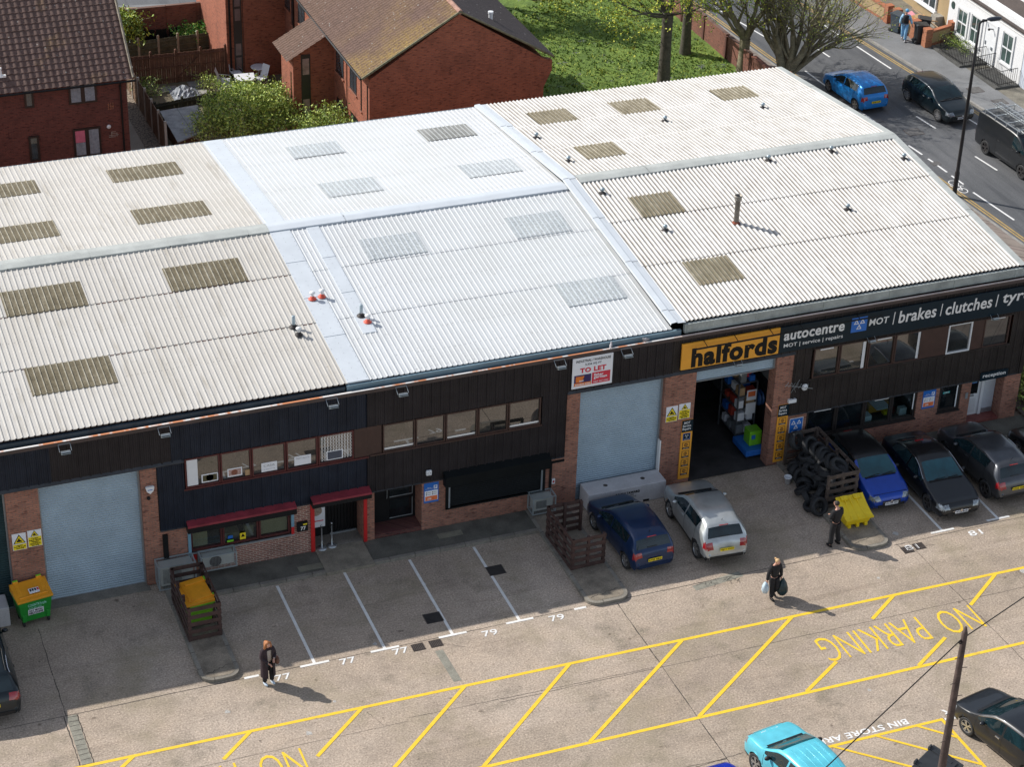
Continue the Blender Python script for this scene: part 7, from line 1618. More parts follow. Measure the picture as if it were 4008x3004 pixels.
m = MB(); m.tube([(61.6, 37.0, 1.2), (62.7, 35.0, .3)], .05, 4); m.build('plank', MT('bare_plank', (.55, .42, .28)), t)
# railings
def railing(label, pts, z=.14, h=.85):
    t = thing('railing', label, 'railing', (pts[0][0], pts[0][1], .1), 'black iron railings of the white house'); m = MB(); r = MB()
    for a, b in zip(pts, pts[1:]):
        A, B = Vector((*a, z)), Vector((*b, z)); L_ = (B - A).length; n = int(L_ / .13)
        for i in range(n + 1): p = A + (B - A) * i / n; m.tube([p, p + Vector((0, 0, h))], .011, 4)
        for zz in (h, .12): r.tube([A + Vector((0, 0, zz)), B + Vector((0, 0, zz))], .018, 4)
    m.build('bars', BLACK, t); r.build('rail', BLACK, t)
    k = MB(); xs_ = [p[0] for p in pts]; ys_ = [p[1] for p in pts]; k.box(min(xs_) - .08, HX - .05, min(ys_) - .08, max(ys_) + .08, .09, .2); k.build('plinth', MT('dark_plinth', (.09, .09, .085), .85, 0, .3, 3, .3), t); return t
railing('black railing enclosure in front of the paired sash windows', [(62.8, 34.3), (61.3, 33.3), (61.4, 31.3), (62.8, 31.9)][1:] if False else [(62.8, 33.9), (61.28, 33.3), (61.4, 31.2), (62.8, 31.3)], z=.2)
railing('black railing enclosure in front of the single sash window at the right', [(62.8, 30.35), (61.55, 30.2), (61.7, 28.1), (62.8, 28.25)], z=.2)
# road-side garden wall with buttresses
t = thing('boundary_wall', 'long red brick boundary wall with dark slots along the road', 'wall', (50, 38, 0)); m = MB(); y = 33.4; k = 0
while y < 60: m.box(49.95, 50.17, y, y + 2.55, 0, 1.35); y += 2.75
m.build('brick_panel', BRICK_W, t); m = MB(); y = 33.3
m.box(49.97, 50.15, 33.2, 60, 0, 1.1); y = 35.95
while y < 60: m.box(49.9, 50.2, y, y + .2, 0, 1.28); y += 2.75
m.build('buttress', MT('dark_brick', (.10, .04, .03), .9), t)  # buttresses and core in a plain darker brick tone
t = thing('boundary_wall', 'low orange brick wall end behind the big bare tree', 'wall', (50.8, 33, 0)); m = MB(); m.box(50.2, 52.0, 32.2, 32.45, 0, .8); m.box(50.0, 50.3, 31.2, 33.3, 0, 1.25); m.build('wall', BRICK_W, t); m = MB(); m.box(50.18, 52.02, 32.18, 32.47, .8, .87); m.build('coping', BRICK_O, t)
# rear garden walls and fences
t = thing('boundary_wall', 'tall red brick wall closing the back gardens', 'wall', (22, 48.3, 0)); m = MB()
for k, (a, b) in enumerate(((17, 20.6), (20.7, 22.6), (22.62, 24.2), (24.22, 27.5))): m.add([(a, 46.62 - (a - 20) * .03 + .02 * k, 0), (b, 46.62 - (b - 20) * .03 + .02 * k, 0), (b, 46.62 - (b - 20) * .03 + .02 * k, 2.1 + .0 * k), (a, 46.62 - (a - 20) * .03 + .02 * k, 2.1), (a, 46.86 - (a - 20) * .03, 0), (b, 46.86 - (b - 20) * .03, 0), (b, 46.86 - (b - 20) * .03, 2.1), (a, 46.86 - (a - 20) * .03, 2.1)], [(0, 1, 2, 3), (3, 2, 6, 7), (4, 7, 6, 5)])
m.build('wall', BRICK_W, t); m = MB(); m.box(17, 17.1, 46.7, 46.95, 0, 2.2); m.build('pier', BRICK_W, t)
def fence(label, A, B, h, panels, mat=FENCE, post=FENCE, z0=0, post_r=.055, round_=False, gate=None, group=None, gaps=True):
    A, B = Vector((*A, z0)), Vector((*B, z0)); t = thing('garden_fence', label, 'fence', tuple(A), group); d = (B - A); L_ = d.length; d = d.normalized(); n = Vector((-d.y, d.x, 0))
    for i in range(panels + 1):
        p = A + d * L_ * i / panels; m = MB(); m.obox(p + Vector((0, 0, h / 2 + .06)), d * .11, n * .11, (0, 0, h + .12)); 
        if round_: m.ball(tuple(p + Vector((0, 0, h + .13))), .07)
        m.build('post', post, t)
    for i in range(panels):
        a = A + d * (L_ * i / panels + .06); w_ = L_ / panels - .12; m = MB(); k = int(w_ / .11)
        for j in range(k): m.obox(a + d * (w_ * (j + .5) / k) + Vector((0, 0, h / 2)) + n * .012 * (j % 2), d * (w_ / k * .96), n * .016, (0, 0, h - .02 + random.uniform(-.02, .02)))
        for zz in (.25, h * .55, h - .15): m.obox(a + d * w_ / 2 + Vector((0, 0, zz)) - n * .04, d * w_, n * .05, (0, 0, .06))
        if gate == i: m.obox(a + d * w_ / 2 + Vector((0, 0, h * .5)) - n * .06, d * w_ * .9 + Vector((0, 0, h * .6)), n * .03, (0, 0, .1))
        m.build('gate' if gate == i else 'panel', mat, t)
    return t
fence('red-brown boarded fence with braced gate across the patio garden', (19.35, 41.5), (24.4, 41.35), 1.62, 4, round_=True, gate=2)
fence('weathered grey-green picket fence behind the patio garden', (19.7, 44.9), (24.9, 45.1), 1.0, 5, mat=MT('grey_green_fence', (.10, .10, .06), .85, 0, .4, 3, .3), post=MT('pale_post', (.30, .25, .18), .8, 0, .3, 3), round_=True)
fence('brown panel fence with concrete posts beside the path', (19.42, 33.2), (19.33, 41.4), 1.6, 6, mat=FENCEG, post=FPOST)
fence('low dark fence dividing the shed from the patio', (20.0, 38.1), (24.2, 38.9), .45, 3, mat=MT('dark_fence', (.05, .05, .035), .8), post=MT('dark_fence', (.05, .05, .035), .8))
t = thing('garden_shed', 'low shed with mottled grey felt roof behind the white roof', 'shed', (20.6, 34.6, 0)); m = MB(); m.prism([(19.95, 32.6), (21.4, 33.4), (21.6, 36.1), (19.9, 35.9)], 0, .9); m.build('wall', FENCE, t); m = MB(); m.prism([(19.8, 32.4), (20.7, 32.9), (20.65, 36.2), (19.8, 36.1)], .9, .96); m.prism([(20.72, 32.9), (21.6, 33.6), (21.7, 36.3), (20.67, 36.2)], .89, .95)
m.build('roof', MT('felt_roof', (.36, .37, .38), .85, 0, .35, 2, .3), t)
# patio furniture
m = MB()
for x, y, w_, d_2 in ((22.9, 40.9, 1.1, .7), (22.6, 39.9, .9, .6), (23.9, 40.5, 1.0, 1.2), (21.3, 40.7, .8, .6), (23.0, 39.2, .6, .5)): m.box(x - w_ / 2, x + w_ / 2, y - d_2 / 2, y + d_2 / 2, 0, .04)
struct(m.build('patio_slabs', MT('slab_grey', (.33, .32, .30), .85, 0, .2, 2, .2)))
FW = MT('furniture_white', (.70, .72, .76), .4, 0, .05, 3)
t = thing('garden_table', 'white rectangular garden table with dark frame on the patio', 'table', (24.95, 39.4, 0)); m = MB(); m.prism([(24.3, 39.0), (25.3, 38.95), (25.45, 39.85), (24.45, 39.95)], .70, .74); m.build('tabletop', FW, t)
for x, y in ((24.35, 39.05), (25.25, 39.0), (25.4, 39.8), (24.5, 39.9)): m = MB(); m.box(x - .025, x + .025, y - .025, y + .025, 0, .70); m.build('leg', BLACK, t)
t = thing('garden_table', 'round white metal table near the flats wall', 'table', (26.0, 40.4, 0)); m = MB(); m.lathe([(0, .72), (.42, .72), (.42, .745), (0, .745)], (25.9, 40.5, 0), n=20); m.build('tabletop', FW, t); m = MB()
for k in range(3): a = k * 2.1; m.tube([(25.9, 40.5, .72), (25.9 + .1 * math.cos(a), 40.5 + .1 * math.sin(a), .35), (25.9 + .32 * math.cos(a), 40.5 + .32 * math.sin(a), 0)], .015, 4)
m.build('leg', FW, t)
def gchair(x, y, deg, label, mesh=True):
    t = thing('garden_chair', label, 'chair', (0, 0, 0), 'white garden chairs on the patio'); m = MB(); m.box(-.25, .25, -.25, .25, .42, .45); m.build('seat', FW, t); m = MB()
    if mesh: m.add([(-.24, .25, .45), (.24, .25, .45), (.24, .48, 1.05), (-.24, .48, 1.05)], [(0, 1, 2, 3), (3, 2, 1, 0)])
    else:
        for k in range(9): xx = -.22 + k * .055; m.tube([(xx, .25, .45), (xx + .03 * math.sin(k), .3, .75), (xx, .34, 1.0)], .012, 4)
        m.tube([(-.24, .25, .45), (-.24, .34, 1.0), (.24, .34, 1.0), (.24, .25, .45)], .018, 5)
    m.build('backrest', FW, t)
    for sx in (-.23, .23):
        m = MB(); m.tube([(sx, -.24, 0), (sx, -.24, .62), (sx, .3, .66)], .014, 4); m.tube([(sx, .25, .45), (sx, .3, 0)], .014, 4); m.build('leg', GREYM, t)
    return place(t, x, y, 0, deg)
gchair(24.0, 40.0, 70, 'white reclining garden chair lying low beside the brown fence'); gchair(24.8, 40.85, 10, 'ornate white metal garden chair against the dark stair window', False); gchair(25.75, 39.75, -60, 'pale blue-white garden chair between the two tables')
m = MB(); m.prism([(23.4, 41.2), (24.3, 41.2), (24.4, 40.0), (23.6, 39.7)], .05, .1); t = thing('lounger_mat', 'pale flat mat lying on the patio slabs by the fence', 'mat', (23.9, 40.5, .05)); m.build('mat', FW, t)
for x, y, l in ((21.6, 46.15, 'left dark garden bench under the tall brick wall'), (22.25, 46.1, 'middle dark garden bench under the tall brick wall'), (22.95, 46.1, 'right dark garden bench under the tall brick wall')):
    t = thing('garden_bench', l, 'bench', (x, y, 0), 'dark benches in the shaded garden'); m = MB(); m.box(x - .28, x + .28, y - .25, y + .2, .4, .45); m.build('seat', BLACK, t); m = MB(); m.box(x - .28, x + .28, y + .2, y + .25, .45, .95); m.build('backrest', BLACK, t)
    m = MB(); m.box(x - .3, x - .24, y - .25, y + .25, 0, .65); m.box(x + .24, x + .3, y - .25, y + .25, 0, .65); m.build('side_frame', BLACK, t)
t = thing('covered_heap', 'heap under crumpled grey plastic sheeting on the patio', 'covered heap', (21.9, 40.0, 0)); m = MB(); n = 13; v = [(21.2 + 1.4 * i / n, 39.0 + 1.7 * j / n, .05 + .35 * math.sin(PI * i / n) * math.sin(PI * j / n) * random.uniform(.4, 1.3)) for j in range(n + 1) for i in range(n + 1)]; m.add(v, [(j * (n + 1) + i, j * (n + 1) + i + 1, (j + 1) * (n + 1) + i + 1, (j + 1) * (n + 1) + i) for j in range(n) for i in range(n)]); m.build('sheet', MT('grey_plastic', (.25, .27, .30), .25, 0, .5, 5), t)
t = thing('parasol', 'folded pale parasol leaning on the lit flats wall', 'parasol', (26.8, 37.3, 0)); m = MB(); m.lathe([(.03, 0), (.035, 1.0), (.22, 1.1), (.08, 2.2), (0, 2.3)], (26.7, 37.5, 0), n=10); m.build('canopy', MT('beige_cloth', (.50, .46, .36), .9, 0, .2, 4), t, smooth=True)

# ================================================================== PLANTS
BARK = MT('tree_bark', (.24, .215, .14), .9, 0, .45, 5, .35); BARKD = MT('dark_bark', (.10, .09, .07), .9, 0, .4, 5, .35)
BUD = [MT('bud_yellow', (.50, .52, .05), .7, 0, .3, 3), MT('bud_green', (.20, .32, .03), .7, 0, .3, 3)]
LEAF = [MT('leaf_bright', (.46, .54, .11), .6, 0, .3, 3), MT('leaf_mid', (.26, .37, .07), .6, 0, .3, 3), MT('leaf_dark', (.10, .17, .035), .6, 0, .3, 3)]
def grow(m, lf, p, d, L_, r, depth, R, spread, upw, budp, bs, nm=2):
    k = 4; pts = [p.copy()]; rads = [r]; q = p.copy(); dd = d.copy()
    for i in range(k):
        dd = (dd + Vector((R.gauss(0, .13), R.gauss(0, .13), R.gauss(0, .10) + upw * .10))).normalized(); q = q + dd * L_ / k; pts.append(q.copy()); rads.append(r * (1 - .45 * (i + 1) / k))
    m.tube(pts, rads, 7 if r > .07 else (5 if r > .02 else 3), cap=False)
    if r < .03:
        for i in range(1, k + 1):
            for _ in range(2):
                if R.random() < budp:
                    c = pts[i] + Vector((R.gauss(0, .05), R.gauss(0, .05), R.gauss(0, .05))); a, b = Vector((R.gauss(0, 1), R.gauss(0, 1), R.gauss(0, 1))).normalized() * bs, Vector((R.gauss(0, 1), R.gauss(0, 1), R.gauss(0, 1))).normalized() * bs
                    lf.add([c - a, c + b, c + a, c - b], [(0, 1, 2, 3)], R.randrange(nm))
    if depth == 0: return
    n = 2 + (R.random() < .6)
    for i in range(n + 1):
        t = 1.0 if i == 0 else R.uniform(.35, .95); j = min(k - 1, int(t * k)); base = pts[j] + (pts[j + 1] - pts[j]) * (t * k - j) if t < 1 else pts[k]
        sd = Vector((R.gauss(0, 1), R.gauss(0, 1), R.gauss(0, .6))); sd = (sd - dd * sd.dot(dd)).normalized()
        nd = (dd + sd * spread * (R.uniform(.3, .6) if i == 0 else R.uniform(.6, 1.2))).normalized()
        grow(m, lf, base, nd, L_ * R.uniform(.62, .85), rads[j if t < 1 else k] * (R.uniform(.8, .95) if i == 0 else R.uniform(.45, .7)), depth - 1, R, spread, upw, budp, bs, nm)
def bare_tree(label, x, y, trunk_h, r, stems, seed, depth=4, L_=2.2, budp=.35, bs=.05, bark=BARK, lean=None, spread=.75):
    R = random.Random(seed); t = thing('bare_tree', label, 'tree', (x, y, 0), 'trees coming into bud'); m = MB(); top = Vector((x + (lean[0] if lean else 0), y + (lean[1] if lean else 0), trunk_h))
    m.tube([(x, y, -.05), (x + (top.x - x) * .3, y + (top.y - y) * .3, trunk_h * .35), (x + (top.x - x) * .7, y + (top.y - y) * .7, trunk_h * .7), top], [r * 1.25, r * 1.0, r * .92, r * .95], 12, cap=False)
    m.build('trunk', bark, t, smooth=True); m = MB(); lf = MB()
    for dx, dy, dz, rr, ll in stems: grow(m, lf, top - Vector((0, 0, r * .4)), Vector((dx, dy, dz)).normalized(), ll, r * rr, depth, R, spread, .5, budp, bs)
    m.build('branches', bark, t, smooth=True); o = lf.build('buds', BUD, t); return t
bare_tree('tall budding tree with dark trunk standing in the middle of the grass', 45.1, 33.3, 4.1, .30, [(-.45, .1, .8, .65, 2.4), (.25, .2, 1, .62, 2.5), (.05, -.5, .9, .5, 2.2), (-.75, -.45, .10, .26, 2.9), (-.9, .1, .12, .22, 2.8), (.6, -.6, .2, .2, 2.2), (-.5, -.8, .35, .22, 2.4)], 21, 4, bark=BARKD, budp=.7, bs=.06)
bare_tree('second budding tree on the grass just before the brick boundary wall', 48.2, 37.3, 3.2, .26, [(.55, .1, .8, .7, 2.4), (-.3, .3, .9, .6, 2.4), (-.6, -.5, .5, .35, 2.2), (-.8, -.3, .1, .22, 2.4), (-.2, -.9, .15, .22, 2.4)], 33, 4, bark=BARKD, budp=.65, bs=.055)
bare_tree('mossy-stemmed tree at the corner behind the white roof', 50.1, 34.3, 1.8, .30, [(-.25, .2, 1, .7, 2.2), (.5, .1, .8, .6, 2.2), (.1, -.3, .9, .5, 2.2), (-.6, .2, .7, .4, 2.0)], 5, 4, budp=.3)
bare_tree('big many-stemmed bare tree spreading over the road beside the roof', 51.5, 32.3, .5, .48, [(-.35, .1, 1, .5, 2.4), (.1, .2, 1, .55, 2.6), (.35, -.1, .95, .5, 2.6), (.6, .1, .75, .45, 2.5), (.85, .0, .6, .4, 2.5), (.75, -.35, .75, .38, 2.4), (.2, -.3, 1, .42, 2.3), (.95, .25, .45, .33, 2.4), (-.1, .35, 1, .4, 2.3)], 9, 4, budp=.35, spread=.62, bs=.035)
bare_tree('low budding tree at the top edge of the grass near the flats', 41.0, 46.6, .9, .16, [(-.6, -.2, .3, .7, 2.0), (.5, -.3, .3, .7, 2.0), (0, -.9, .15, .5, 2.2), (-.7, -.6, .1, .5, 2.2), (.6, -.7, .05, .5, 2.0)], 14, 4, budp=.9, bs=.07)
def shrub(name, label, c, rx, ry, h, n, leaf, seed, sz=.055, mats=LEAF, wts=(5, 4, 2), stems=60, group=None, clump=1.0, cat='shrub', twig=True):
    R = random.Random(seed); t = thing(name, label, cat, c, group); m = MB(); lf = MB(); cl = []
    for k in range(stems):
        a = R.uniform(0, 2 * PI); rr = math.sqrt(R.random()); e = Vector((c[0] + rx * rr * math.cos(a), c[1] + ry * rr * math.sin(a), c[2] + h * math.sqrt(max(.02, 1 - rr * rr * .8)) * R.uniform(.75, 1.08)))
        b = Vector((c[0] + (e.x - c[0]) * .25 + R.gauss(0, .1), c[1] + (e.y - c[1]) * .25, c[2])); mid = (b + e) / 2 + Vector((R.gauss(0, .1), R.gauss(0, .1), h * .12))
        if twig: m.tube([b, mid, e], [.025, .016, .006], 3, cap=False)
        cl.append(e)
        for q in range(3):
            s = mid + (e - mid) * R.random(); f_ = s + Vector((R.gauss(0, .35), R.gauss(0, .35), R.uniform(0, .45))); cl.append(f_)
            if twig: m.tube([s, f_], [.01, .004], 3, cap=False)
    for k in range(n):
        e = cl[R.randrange(len(cl))]; p = e + Vector((R.gauss(0, .17 * clump), R.gauss(0, .17 * clump), R.gauss(0, .17 * clump))); a, b = Vector((R.gauss(0, 1), R.gauss(0, 1), R.gauss(0, 1))).normalized() * sz * R.uniform(.6, 1.3), Vector((R.gauss(0, 1), R.gauss(0, 1), R.gauss(0, 1))).normalized() * sz * R.uniform(.6, 1.3)
        lf.add([p - a, p + b * .6, p + a, p - b * .6], [(0, 1, 2, 3)], R.choices(range(len(mats)), wts)[0])
    if twig: m.build('branches', MT('twig', (.36, .32, .20), .9, 0, .3, 4), t)
    lf.build('foliage', mats, t); return t
shrub('spring_shrub', 'large twiggy shrub in fresh yellow-green leaf behind the white roof', (23.6, 33.2, 0), 2.6, 2.2, 2.9, 20000, None, 2, .07, stems=260, clump=.9)
shrub('spring_shrub', 'right-hand lobe of fresh green shrub against the flats wall', (26.4, 29.6, 0), 1.7, 1.7, 2.7, 9500, None, 3, .066, stems=130, clump=.8, wts=(4, 5, 3))
shrub('spring_shrub', 'sparse twiggy shrub overlapping the felt shed roof', (21.7, 33.0, 0), 1.2, 1.2, 1.8, 2200, None, 4, .045, stems=110, clump=.9, wts=(6, 3, 1))
shrub('laurel_bush', 'dense laurel bush with yellow and green leaves between the pantiled roof and the tall wall', (20.1, 46.0, .1), .95, .6, 2.0, 4200, None, 6, .10, mats=[MT('laurel_yellow', (.32, .38, .03), .4), LEAF[1], LEAF[2]], wts=(4, 4, 3), stems=70)  # yellow leaves mixed at random with two greens
shrub('bamboo_clump', 'bright green leafy clump in the shaded back garden', (24.1, 46.0, 0), 1.2, .4, 1.0, 3200, None, 8, .07, mats=[MT('fern_green', (.06, .28, .04), .5), LEAF[1]], wts=(3, 3), stems=60, clump=.6)
shrub('garden_weeds', 'weeds and small plants by the patio slabs', (23.3, 40.2, 0), .5, .7, .35, 900, None, 10, .05, stems=25, wts=(5, 3, 1), clump=.6)
shrub('garden_weeds', 'dark weeds at the foot of the path fence', (20.2, 40.3, 0), .6, .9, .5, 1000, None, 12, .05, stems=25, wts=(1, 3, 4), clump=.7)
shrub('garden_weeds', 'green weeds at the foot of the low wall by the white house', (62.3, 33.75, .09), .7, .35, .25, 800, None, 13, .04, stems=20, wts=(4, 4, 2), clump=.5, twig=False)
shrub('garden_weeds', 'weeds inside the left railing enclosure of the white house', (62.4, 32.9, .2), .35, .6, .25, 500, None, 16, .04, stems=18, wts=(2, 4, 4), clump=.4, twig=False)
shrub('hedge', 'dark green hedge at the right corner of the units', (46.1, .8, 0), .9, 2.2, 1.5, 5000, None, 17, .06, wts=(2, 4, 5), stems=120, clump=.8, cat='hedge')
# ================================================================== PEOPLE
SKIN = MT('skin', (.55, .30, .22), .6, 0, .08, 8)
def skinned(name, V_, E_, mat, parent, sub=1):
    me = bpy.data.meshes.new(name); me.from_pydata([v[0] for v in V_], E_, []); o = bpy.data.objects.new(name, me); COL.objects.link(o)
    md = o.modifiers.new('skin', 'SKIN'); md.use_smooth_shade = True; s = o.modifiers.new('sub', 'SUBSURF'); s.levels = sub; s.render_levels = sub
    for i, v in enumerate(V_): me.skin_vertices[0].data[i].radius = (v[1], v[2] if len(v) > 2 else v[1]); me.skin_vertices[0].data[i].use_root = (i == 0)
    dg = bpy.context.evaluated_depsgraph_get(); dg.update(); nm = bpy.data.meshes.new_from_object(o.evaluated_get(dg)); bpy.data.objects.remove(o); nm.name = name
    nm.materials.clear(); nm.materials.append(mat); r = bpy.data.objects.new(name, nm); put(r, parent); return r
def person(label, x, y, deg, top, trousers, shoes, hair, H=1.7, arms=None, legs=None, head=(0, 0), long_hair=False, coat=None, inner=None, z=0, hairlen=.0):
    k = H / 1.7; t = thing('person', label, 'person', (0, 0, 0), 'people in the yard and street')
    S = lambda p: (p[0] * k, p[1] * k, p[2] * k)
    arms = arms or {1: ((.19, -.02, 1.12), (.18, -.20, .98)), -1: ((-.19, -.02, 1.12), (-.18, -.20, .98))}
    legs = legs or {1: ((.10, -.02, .50), (.10, .02, .09)), -1: ((-.10, -.02, .50), (-.10, .02, .09))}
    V_ = [((0, 0, .95), .10, .08), ((0, 0, 1.18), .10, .07), ((0, 0, 1.38), .10, .07), ((0, 0, 1.47), .05), ((0, -.01 + head[1], 1.53), .055, .06), ((0, -.025 + head[1] * 1.5, 1.60), .068, .08), ((0, -.01 + head[1] * 1.4, 1.665), .055, .065)]; E_ = [(0, 1), (1, 2), (2, 3), (3, 4), (4, 5), (5, 6)]
    J = {}; C_ = [((0, .0, .88), .14, .105), ((0, 0, 1.10), .125, .098), ((0, 0, 1.30), .145, .105), ((0, 0, 1.42), .085, .07)]; CE = [(0, 1), (1, 2), (2, 3)]
    T_ = [((0, 0, 1.02), .12, .092)]; TE = []
    for s in (1, -1):
        el, wr = Vector(arms[s][0]), Vector(arms[s][1]); sh = Vector((s * .175, 0, 1.385)); d = (wr - el).normalized(); b = len(V_)
        V_ += [(tuple(sh), .045), (tuple(el), .036), (tuple(wr), .025), (tuple(wr + d * .045), .03, .018)]; E_ += [(2, b), (b, b + 1), (b + 1, b + 2), (b + 2, b + 3)]
        side = d.cross(Vector((0, 0, 1))); side = side.normalized() if side.length > .1 else Vector((0, 1, 0)); up = side.cross(d).normalized(); palm = wr + d * .05
        for q, (off, ln) in enumerate(((-.027, .062), (-.009, .075), (.009, .07), (.027, .055))):
            f0 = palm + side * off + d * .03; f1 = f0 + d * ln * .5 - up * .008; f2 = f1 + d * ln * .35 - up * .025; c = len(V_); V_ += [(tuple(f0), .010), (tuple(f1), .0085), (tuple(f2), .0075)]; E_ += [(b + 3, c), (c, c + 1), (c + 1, c + 2)]
        th0 = wr + d * .02 + side * .03 * s; th1 = th0 + d * .03 + side * .02 * s - up * .01; c = len(V_); V_ += [(tuple(th0), .011), (tuple(th1), .009)]; E_ += [(b + 3, c), (c, c + 1)]
        kn, an = Vector(legs[s][0]), Vector(legs[s][1]); c = len(V_); V_ += [((s * .09, 0, .90), .075), (tuple(kn), .05), (tuple(an), .035), ((an.x, an.y - .12, max(.03, an.z - .05)), .028)]; E_ += [(0, c), (c, c + 1), (c + 1, c + 2), (c + 2, c + 3)]
        c = len(C_); fl_ = .72 if coat else 1.0; C_ += [(tuple(sh), .068 * fl_), (tuple(sh + (el - sh) * .5), .06 * fl_), (tuple(el), .054 * fl_), (tuple(el + (wr - el) * .5), .048 * fl_), (tuple(wr - d * .01), .042 * fl_)]; CE += [(2, c), (c, c + 1), (c + 1, c + 2), (c + 2, c + 3), (c + 3, c + 4)]
        c = len(T_); hp = Vector((s * .095, 0, .88)); T_ += [(tuple(hp), .098), (tuple(hp + (kn - hp) * .55), .085), (tuple(kn), .072), (tuple(kn + (an - kn) * .55), .066), (tuple(an + Vector((0, 0, .0))), .062)]; TE += [(0, c), (c, c + 1), (c + 1, c + 2), (c + 2, c + 3), (c + 3, c + 4)]
        m = MB(); m.ball(S((an.x, an.y - .055, an.z - .045)), .05 * k, .14 * k, .055 * k, 10); m.build('shoe', shoes, t, smooth=True)
    F = lambda L_, g=1.0: [(S(v[0]),) + tuple(q * k * g for q in v[1:]) for v in L_]
    skinned('body', F(V_), E_, SKIN, t); skinned('jacket' if not coat else 'sweater', F(C_, 1.32), CE, top if not coat else inner, t); skinned('trousers', F(T_, 1.3), TE, trousers, t)
    hy = head[1] * 1.5; m = MB(); m.ball(S((0, .012 + hy, 1.635)), .088 * k, .098 * k, .085 * k, 12)
    if long_hair:
        for s in (1, -1): m.tube([S((s * .065, .0 + hy, 1.66)), S((s * .09, .0 + hy, 1.57)), S((s * .105, -.02, 1.45)), S((s * .09, -.05, 1.36))], [.045 * k, .05 * k, .045 * k, .02 * k], 7)
        m.tube([S((0, .07, 1.64)), S((0, .08, 1.5)), S((0, .08, 1.38))], [.07 * k, .08 * k, .04 * k], 8)
    if hairlen: m.tube([S((0, .09 + hy, 1.68)), S((0, .15 + hy, 1.66)), S((0, .17 + hy, 1.6))], [.03 * k, .035 * k, .015 * k], 7)
    m.build('hair', hair, t, smooth=True)
    m = MB(); m.ball(S((0, -.052 + hy, 1.60)), .062 * k, .055 * k, .078 * k, 12); m.ball(S((0, -.108 + hy, 1.595)), .012 * k, .018 * k, .022 * k, 6); m.ball(S((.082, .0 + hy, 1.60)), .012 * k, .02 * k, .028 * k, 6); m.ball(S((-.082, .0 + hy, 1.60)), .012 * k, .02 * k, .028 * k, 6); f = m.build('face', SKIN, t, smooth=True)
    m = MB()
    for s in (1, -1): m.ball(S((s * .026, -.100 + hy, 1.618)), .010 * k, .006 * k, .006 * k, 6)
    m.build('eyes', BLACK, f); m = MB(); m.ball(S((0, -.100 + hy, 1.562)), .022 * k, .008 * k, .006 * k, 6); m.build('mouth', MT('lips', (.45, .12, .12), .5), f)
    if coat:   # open long coat: two front panels and a back, following the body
        m = MB(); n = 14; rows = [(1.46, .12, .10), (1.37, .235, .15), (1.18, .225, .17), (.98, .235, .185), (.70, .245, .20), (.36, .255, .22)]
        a0, a1 = math.radians(-68), math.radians(248)
        v = [S((rx * math.cos(a0 + (a1 - a0) * i / n), ry * math.sin(a0 + (a1 - a0) * i / n), zz)) for zz, rx, ry in rows for i in range(n + 1)]
        v2 = [S(((rx - .012) * math.cos(a0 + (a1 - a0) * i / n), (ry - .012) * math.sin(a0 + (a1 - a0) * i / n), zz)) for zz, rx, ry in rows for i in range(n + 1)]
        fs = [(j * (n + 1) + i, (j + 1) * (n + 1) + i, (j + 1) * (n + 1) + i + 1, j * (n + 1) + i + 1) for j in range(len(rows) - 1) for i in range(n)]; m.add(v, fs); m.add(v2, [f_[::-1] for f_ in fs])
        m.build('coat', coat, t, smooth=True); A_ = [((0, 0, 1.40), .08)]; AE = []
        for s in (1, -1):
            el, wr = Vector(arms[s][0]), Vector(arms[s][1]); sh = Vector((s * .175, 0, 1.385)); c = len(A_); A_ += [(tuple(sh), .075), (tuple(sh + (el - sh) * .5), .07), (tuple(el), .066), (tuple(el + (wr - el) * .5), .06), (tuple(wr - (wr - el).normalized() * .02), .055)]; AE += [(0, c), (c, c + 1), (c + 1, c + 2), (c + 2, c + 3), (c + 3, c + 4)]
        skinned('coat_sleeves', F(A_, 1.3), AE, coat, t)
    return place(t, x, y, z, deg), k
CLK = MT('black_cloth', (.012, .012, .015), .85, 0, .3, 6, .2); CLKD = MT('plum_black_cloth', (.032, .018, .024), .85, 0, .3, 6, .2); DENIM = MT('pale_denim', (.20, .42, .66), .85, 0, .3, 9)
W_ARMS = {1: ((.24, -.02, 1.13), (.10, -.24, 1.10)), -1: ((-.24, -.04, 1.12), (-.10, -.26, 1.0))}
person('woman in a long dark open coat over pale sweater beside a painted 77', 13.38, -6.35, 14, CLKD, CLK, MT('pale_trainer', (.55, .65, .75), .6), MT('auburn_hair', (.36, .14, .05), .6, 0, .4, 30), 1.68, arms=W_ARMS, legs={1: ((.11, -.03, .50), (.13, .0, .09)), -1: ((-.10, -.02, .50), (-.12, .03, .09))}, head=(0, -.03), long_hair=True, coat=CLKD, inner=MT('oat_sweater', (.42, .37, .33), .9, 0, .15, 20))
t = thing('mobile_phone', 'dark phone in the hand of the woman in the long coat', 'phone', (13.2, -6.62, 1.0)); m = MB(); m.obox((13.28, -6.66, 1.01), (.07, 0, 0), (0, .13, .06), (0, 0, .01)); m.build('case', BLACK, t)
t = thing('handbag', 'brown shoulder bag hanging at the side of the woman in the coat', 'handbag', (13.68, -6.3, .8)); m = MB(); m.ball((13.68, -6.33, .86), .085, .15, .15, 12); m.build('bag', MT('brown_leather', (.12, .05, .03), .6, 0, .4, 14), t, smooth=True); m = MB(); m.tube([(13.66, -6.25, .98), (13.58, -6.28, 1.35), (13.66, -6.42, .98)], .01, 4); m.build('strap', MT('brown_leather', (.12, .05, .03), .6, 0, .4, 14), t)
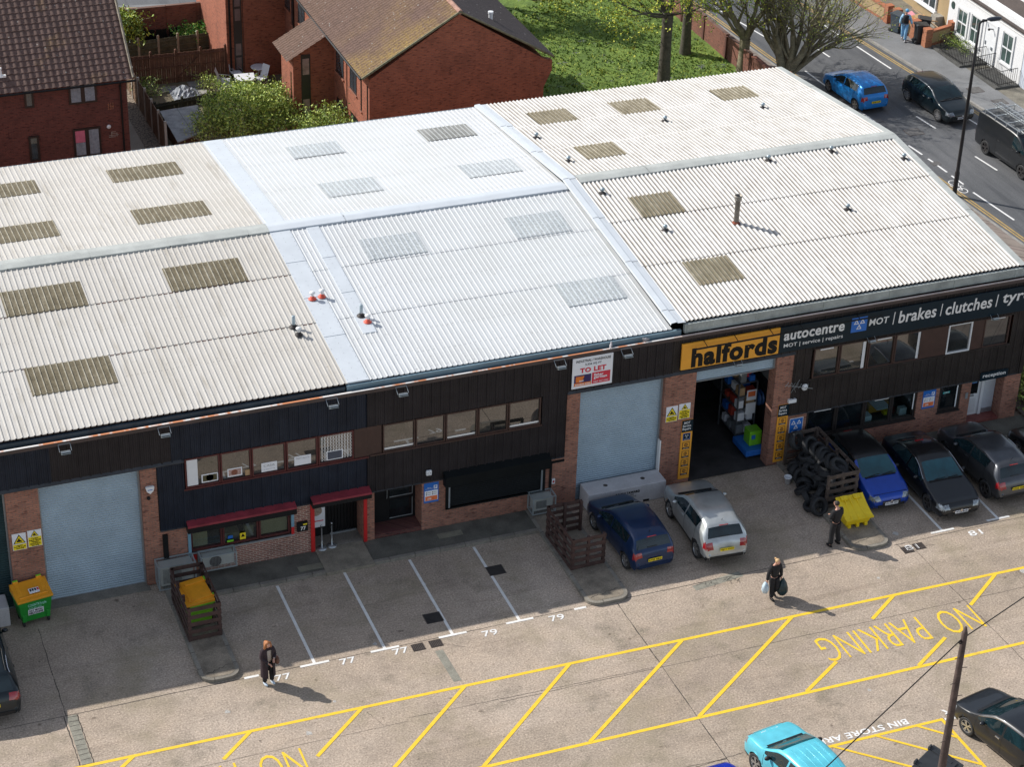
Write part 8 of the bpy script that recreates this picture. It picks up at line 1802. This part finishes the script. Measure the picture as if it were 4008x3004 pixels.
person('man in black seen from behind standing beside the yellow grit bin', 34.14, -5.35, 195, CLK, CLK, BLACK, MT('dark_hair', (.03, .022, .018), .7), 1.82, arms={1: ((.24, -.02, 1.14), (.06, -.26, 1.08)), -1: ((-.24, -.02, 1.14), (-.12, -.22, .98))}, legs={1: ((.12, -.02, .50), (.15, .02, .09)), -1: ((-.14, -.03, .50), (-.20, .04, .09))}, head=(0, -.05))
person('woman in black walking with a carrier bag in each hand, head bowed', 30.68, -7.45, 8, CLK, CLK, BLACK, MT('blonde_hair', (.52, .34, .17), .6, 0, .3, 30), 1.66, arms={1: ((.26, .0, 1.12), (.27, -.03, .86)), -1: ((-.27, .0, 1.12), (-.31, -.02, .86))}, legs={1: ((.09, -.10, .50), (.08, .10, .16)), -1: ((-.09, -.04, .50), (-.09, -.06, .09))}, head=(0, -.06), hairlen=.1)
t = thing('bin_bag', 'dark green refuse bag carried at the side of the walking woman', 'bag', (31.0, -7.5, .5)); m = MB(); m.lathe([(.02, .80), (.05, .74), (.13, .62), (.19, .42), (.20, .28), (.13, .15), (0, .12)], (31.0, -7.5, 0), n=14); m.build('bag', MT('green_black_plastic', (.012, .035, .042), .35, 0, .5, 8), t, smooth=True)
t = thing('carrier_bag', 'crumpled white and blue carrier bag in the walking woman\'s other hand', 'bag', (30.35, -7.5, .5)); m = MB(); m.lathe([(.02, .80), (.06, .76), (.12, .62), (.13, .48), (.09, .36), (0, .30)], (30.34, -7.5, 0), n=11); m.build('bag', MT('white_blue_plastic', (.50, .62, .78), .35, 0, .5, 7), t, smooth=True)
person('man in dark waistcoat and pale jeans walking on the far pavement', 60.25, 35.35, -35, MT('pale_blue_shirt', (.30, .52, .72), .8, 0, .2, 6), DENIM, MT('grey_trainer', (.3, .3, .32), .7), MT('dark_hair', (.03, .022, .018), .7), 1.76, z=.1, arms={1: ((.27, .02, 1.15), (.36, -.05, .95)), -1: ((-.25, .02, 1.14), (-.27, -.08, .92))}, legs={1: ((.09, -.14, .52), (.09, -.12, .09)), -1: ((-.09, .04, .5), (-.09, .2, .14))})
t = thing('waistcoat', 'dark padded waistcoat worn by the man on the far pavement', 'waistcoat', (60.25, 35.35, 1.3)); m = MB(); m.lathe([(.10, 1.50), (.19, 1.44), (.19, 1.25), (.17, 1.05), (.17, 1.02)], (60.25, 35.35, .1), n=14); m.build('waistcoat', CLK, t, smooth=True)
m = MB(); m.ball((60.25, 35.33, 1.83), .11, .12, .10, 10); t = thing('baseball_cap', 'pale blue cap on the head of the man on the far pavement', 'cap', (60.25, 35.35, 1.8)); m.build('cap', MT('blue_cap', (.12, .35, .6), .8), t, smooth=True)
# tidy up the wheel masters
for wp in WHEELC.values():
    for ch in list(wp.children): bpy.data.objects.remove(ch)
    bpy.data.objects.remove(wp)
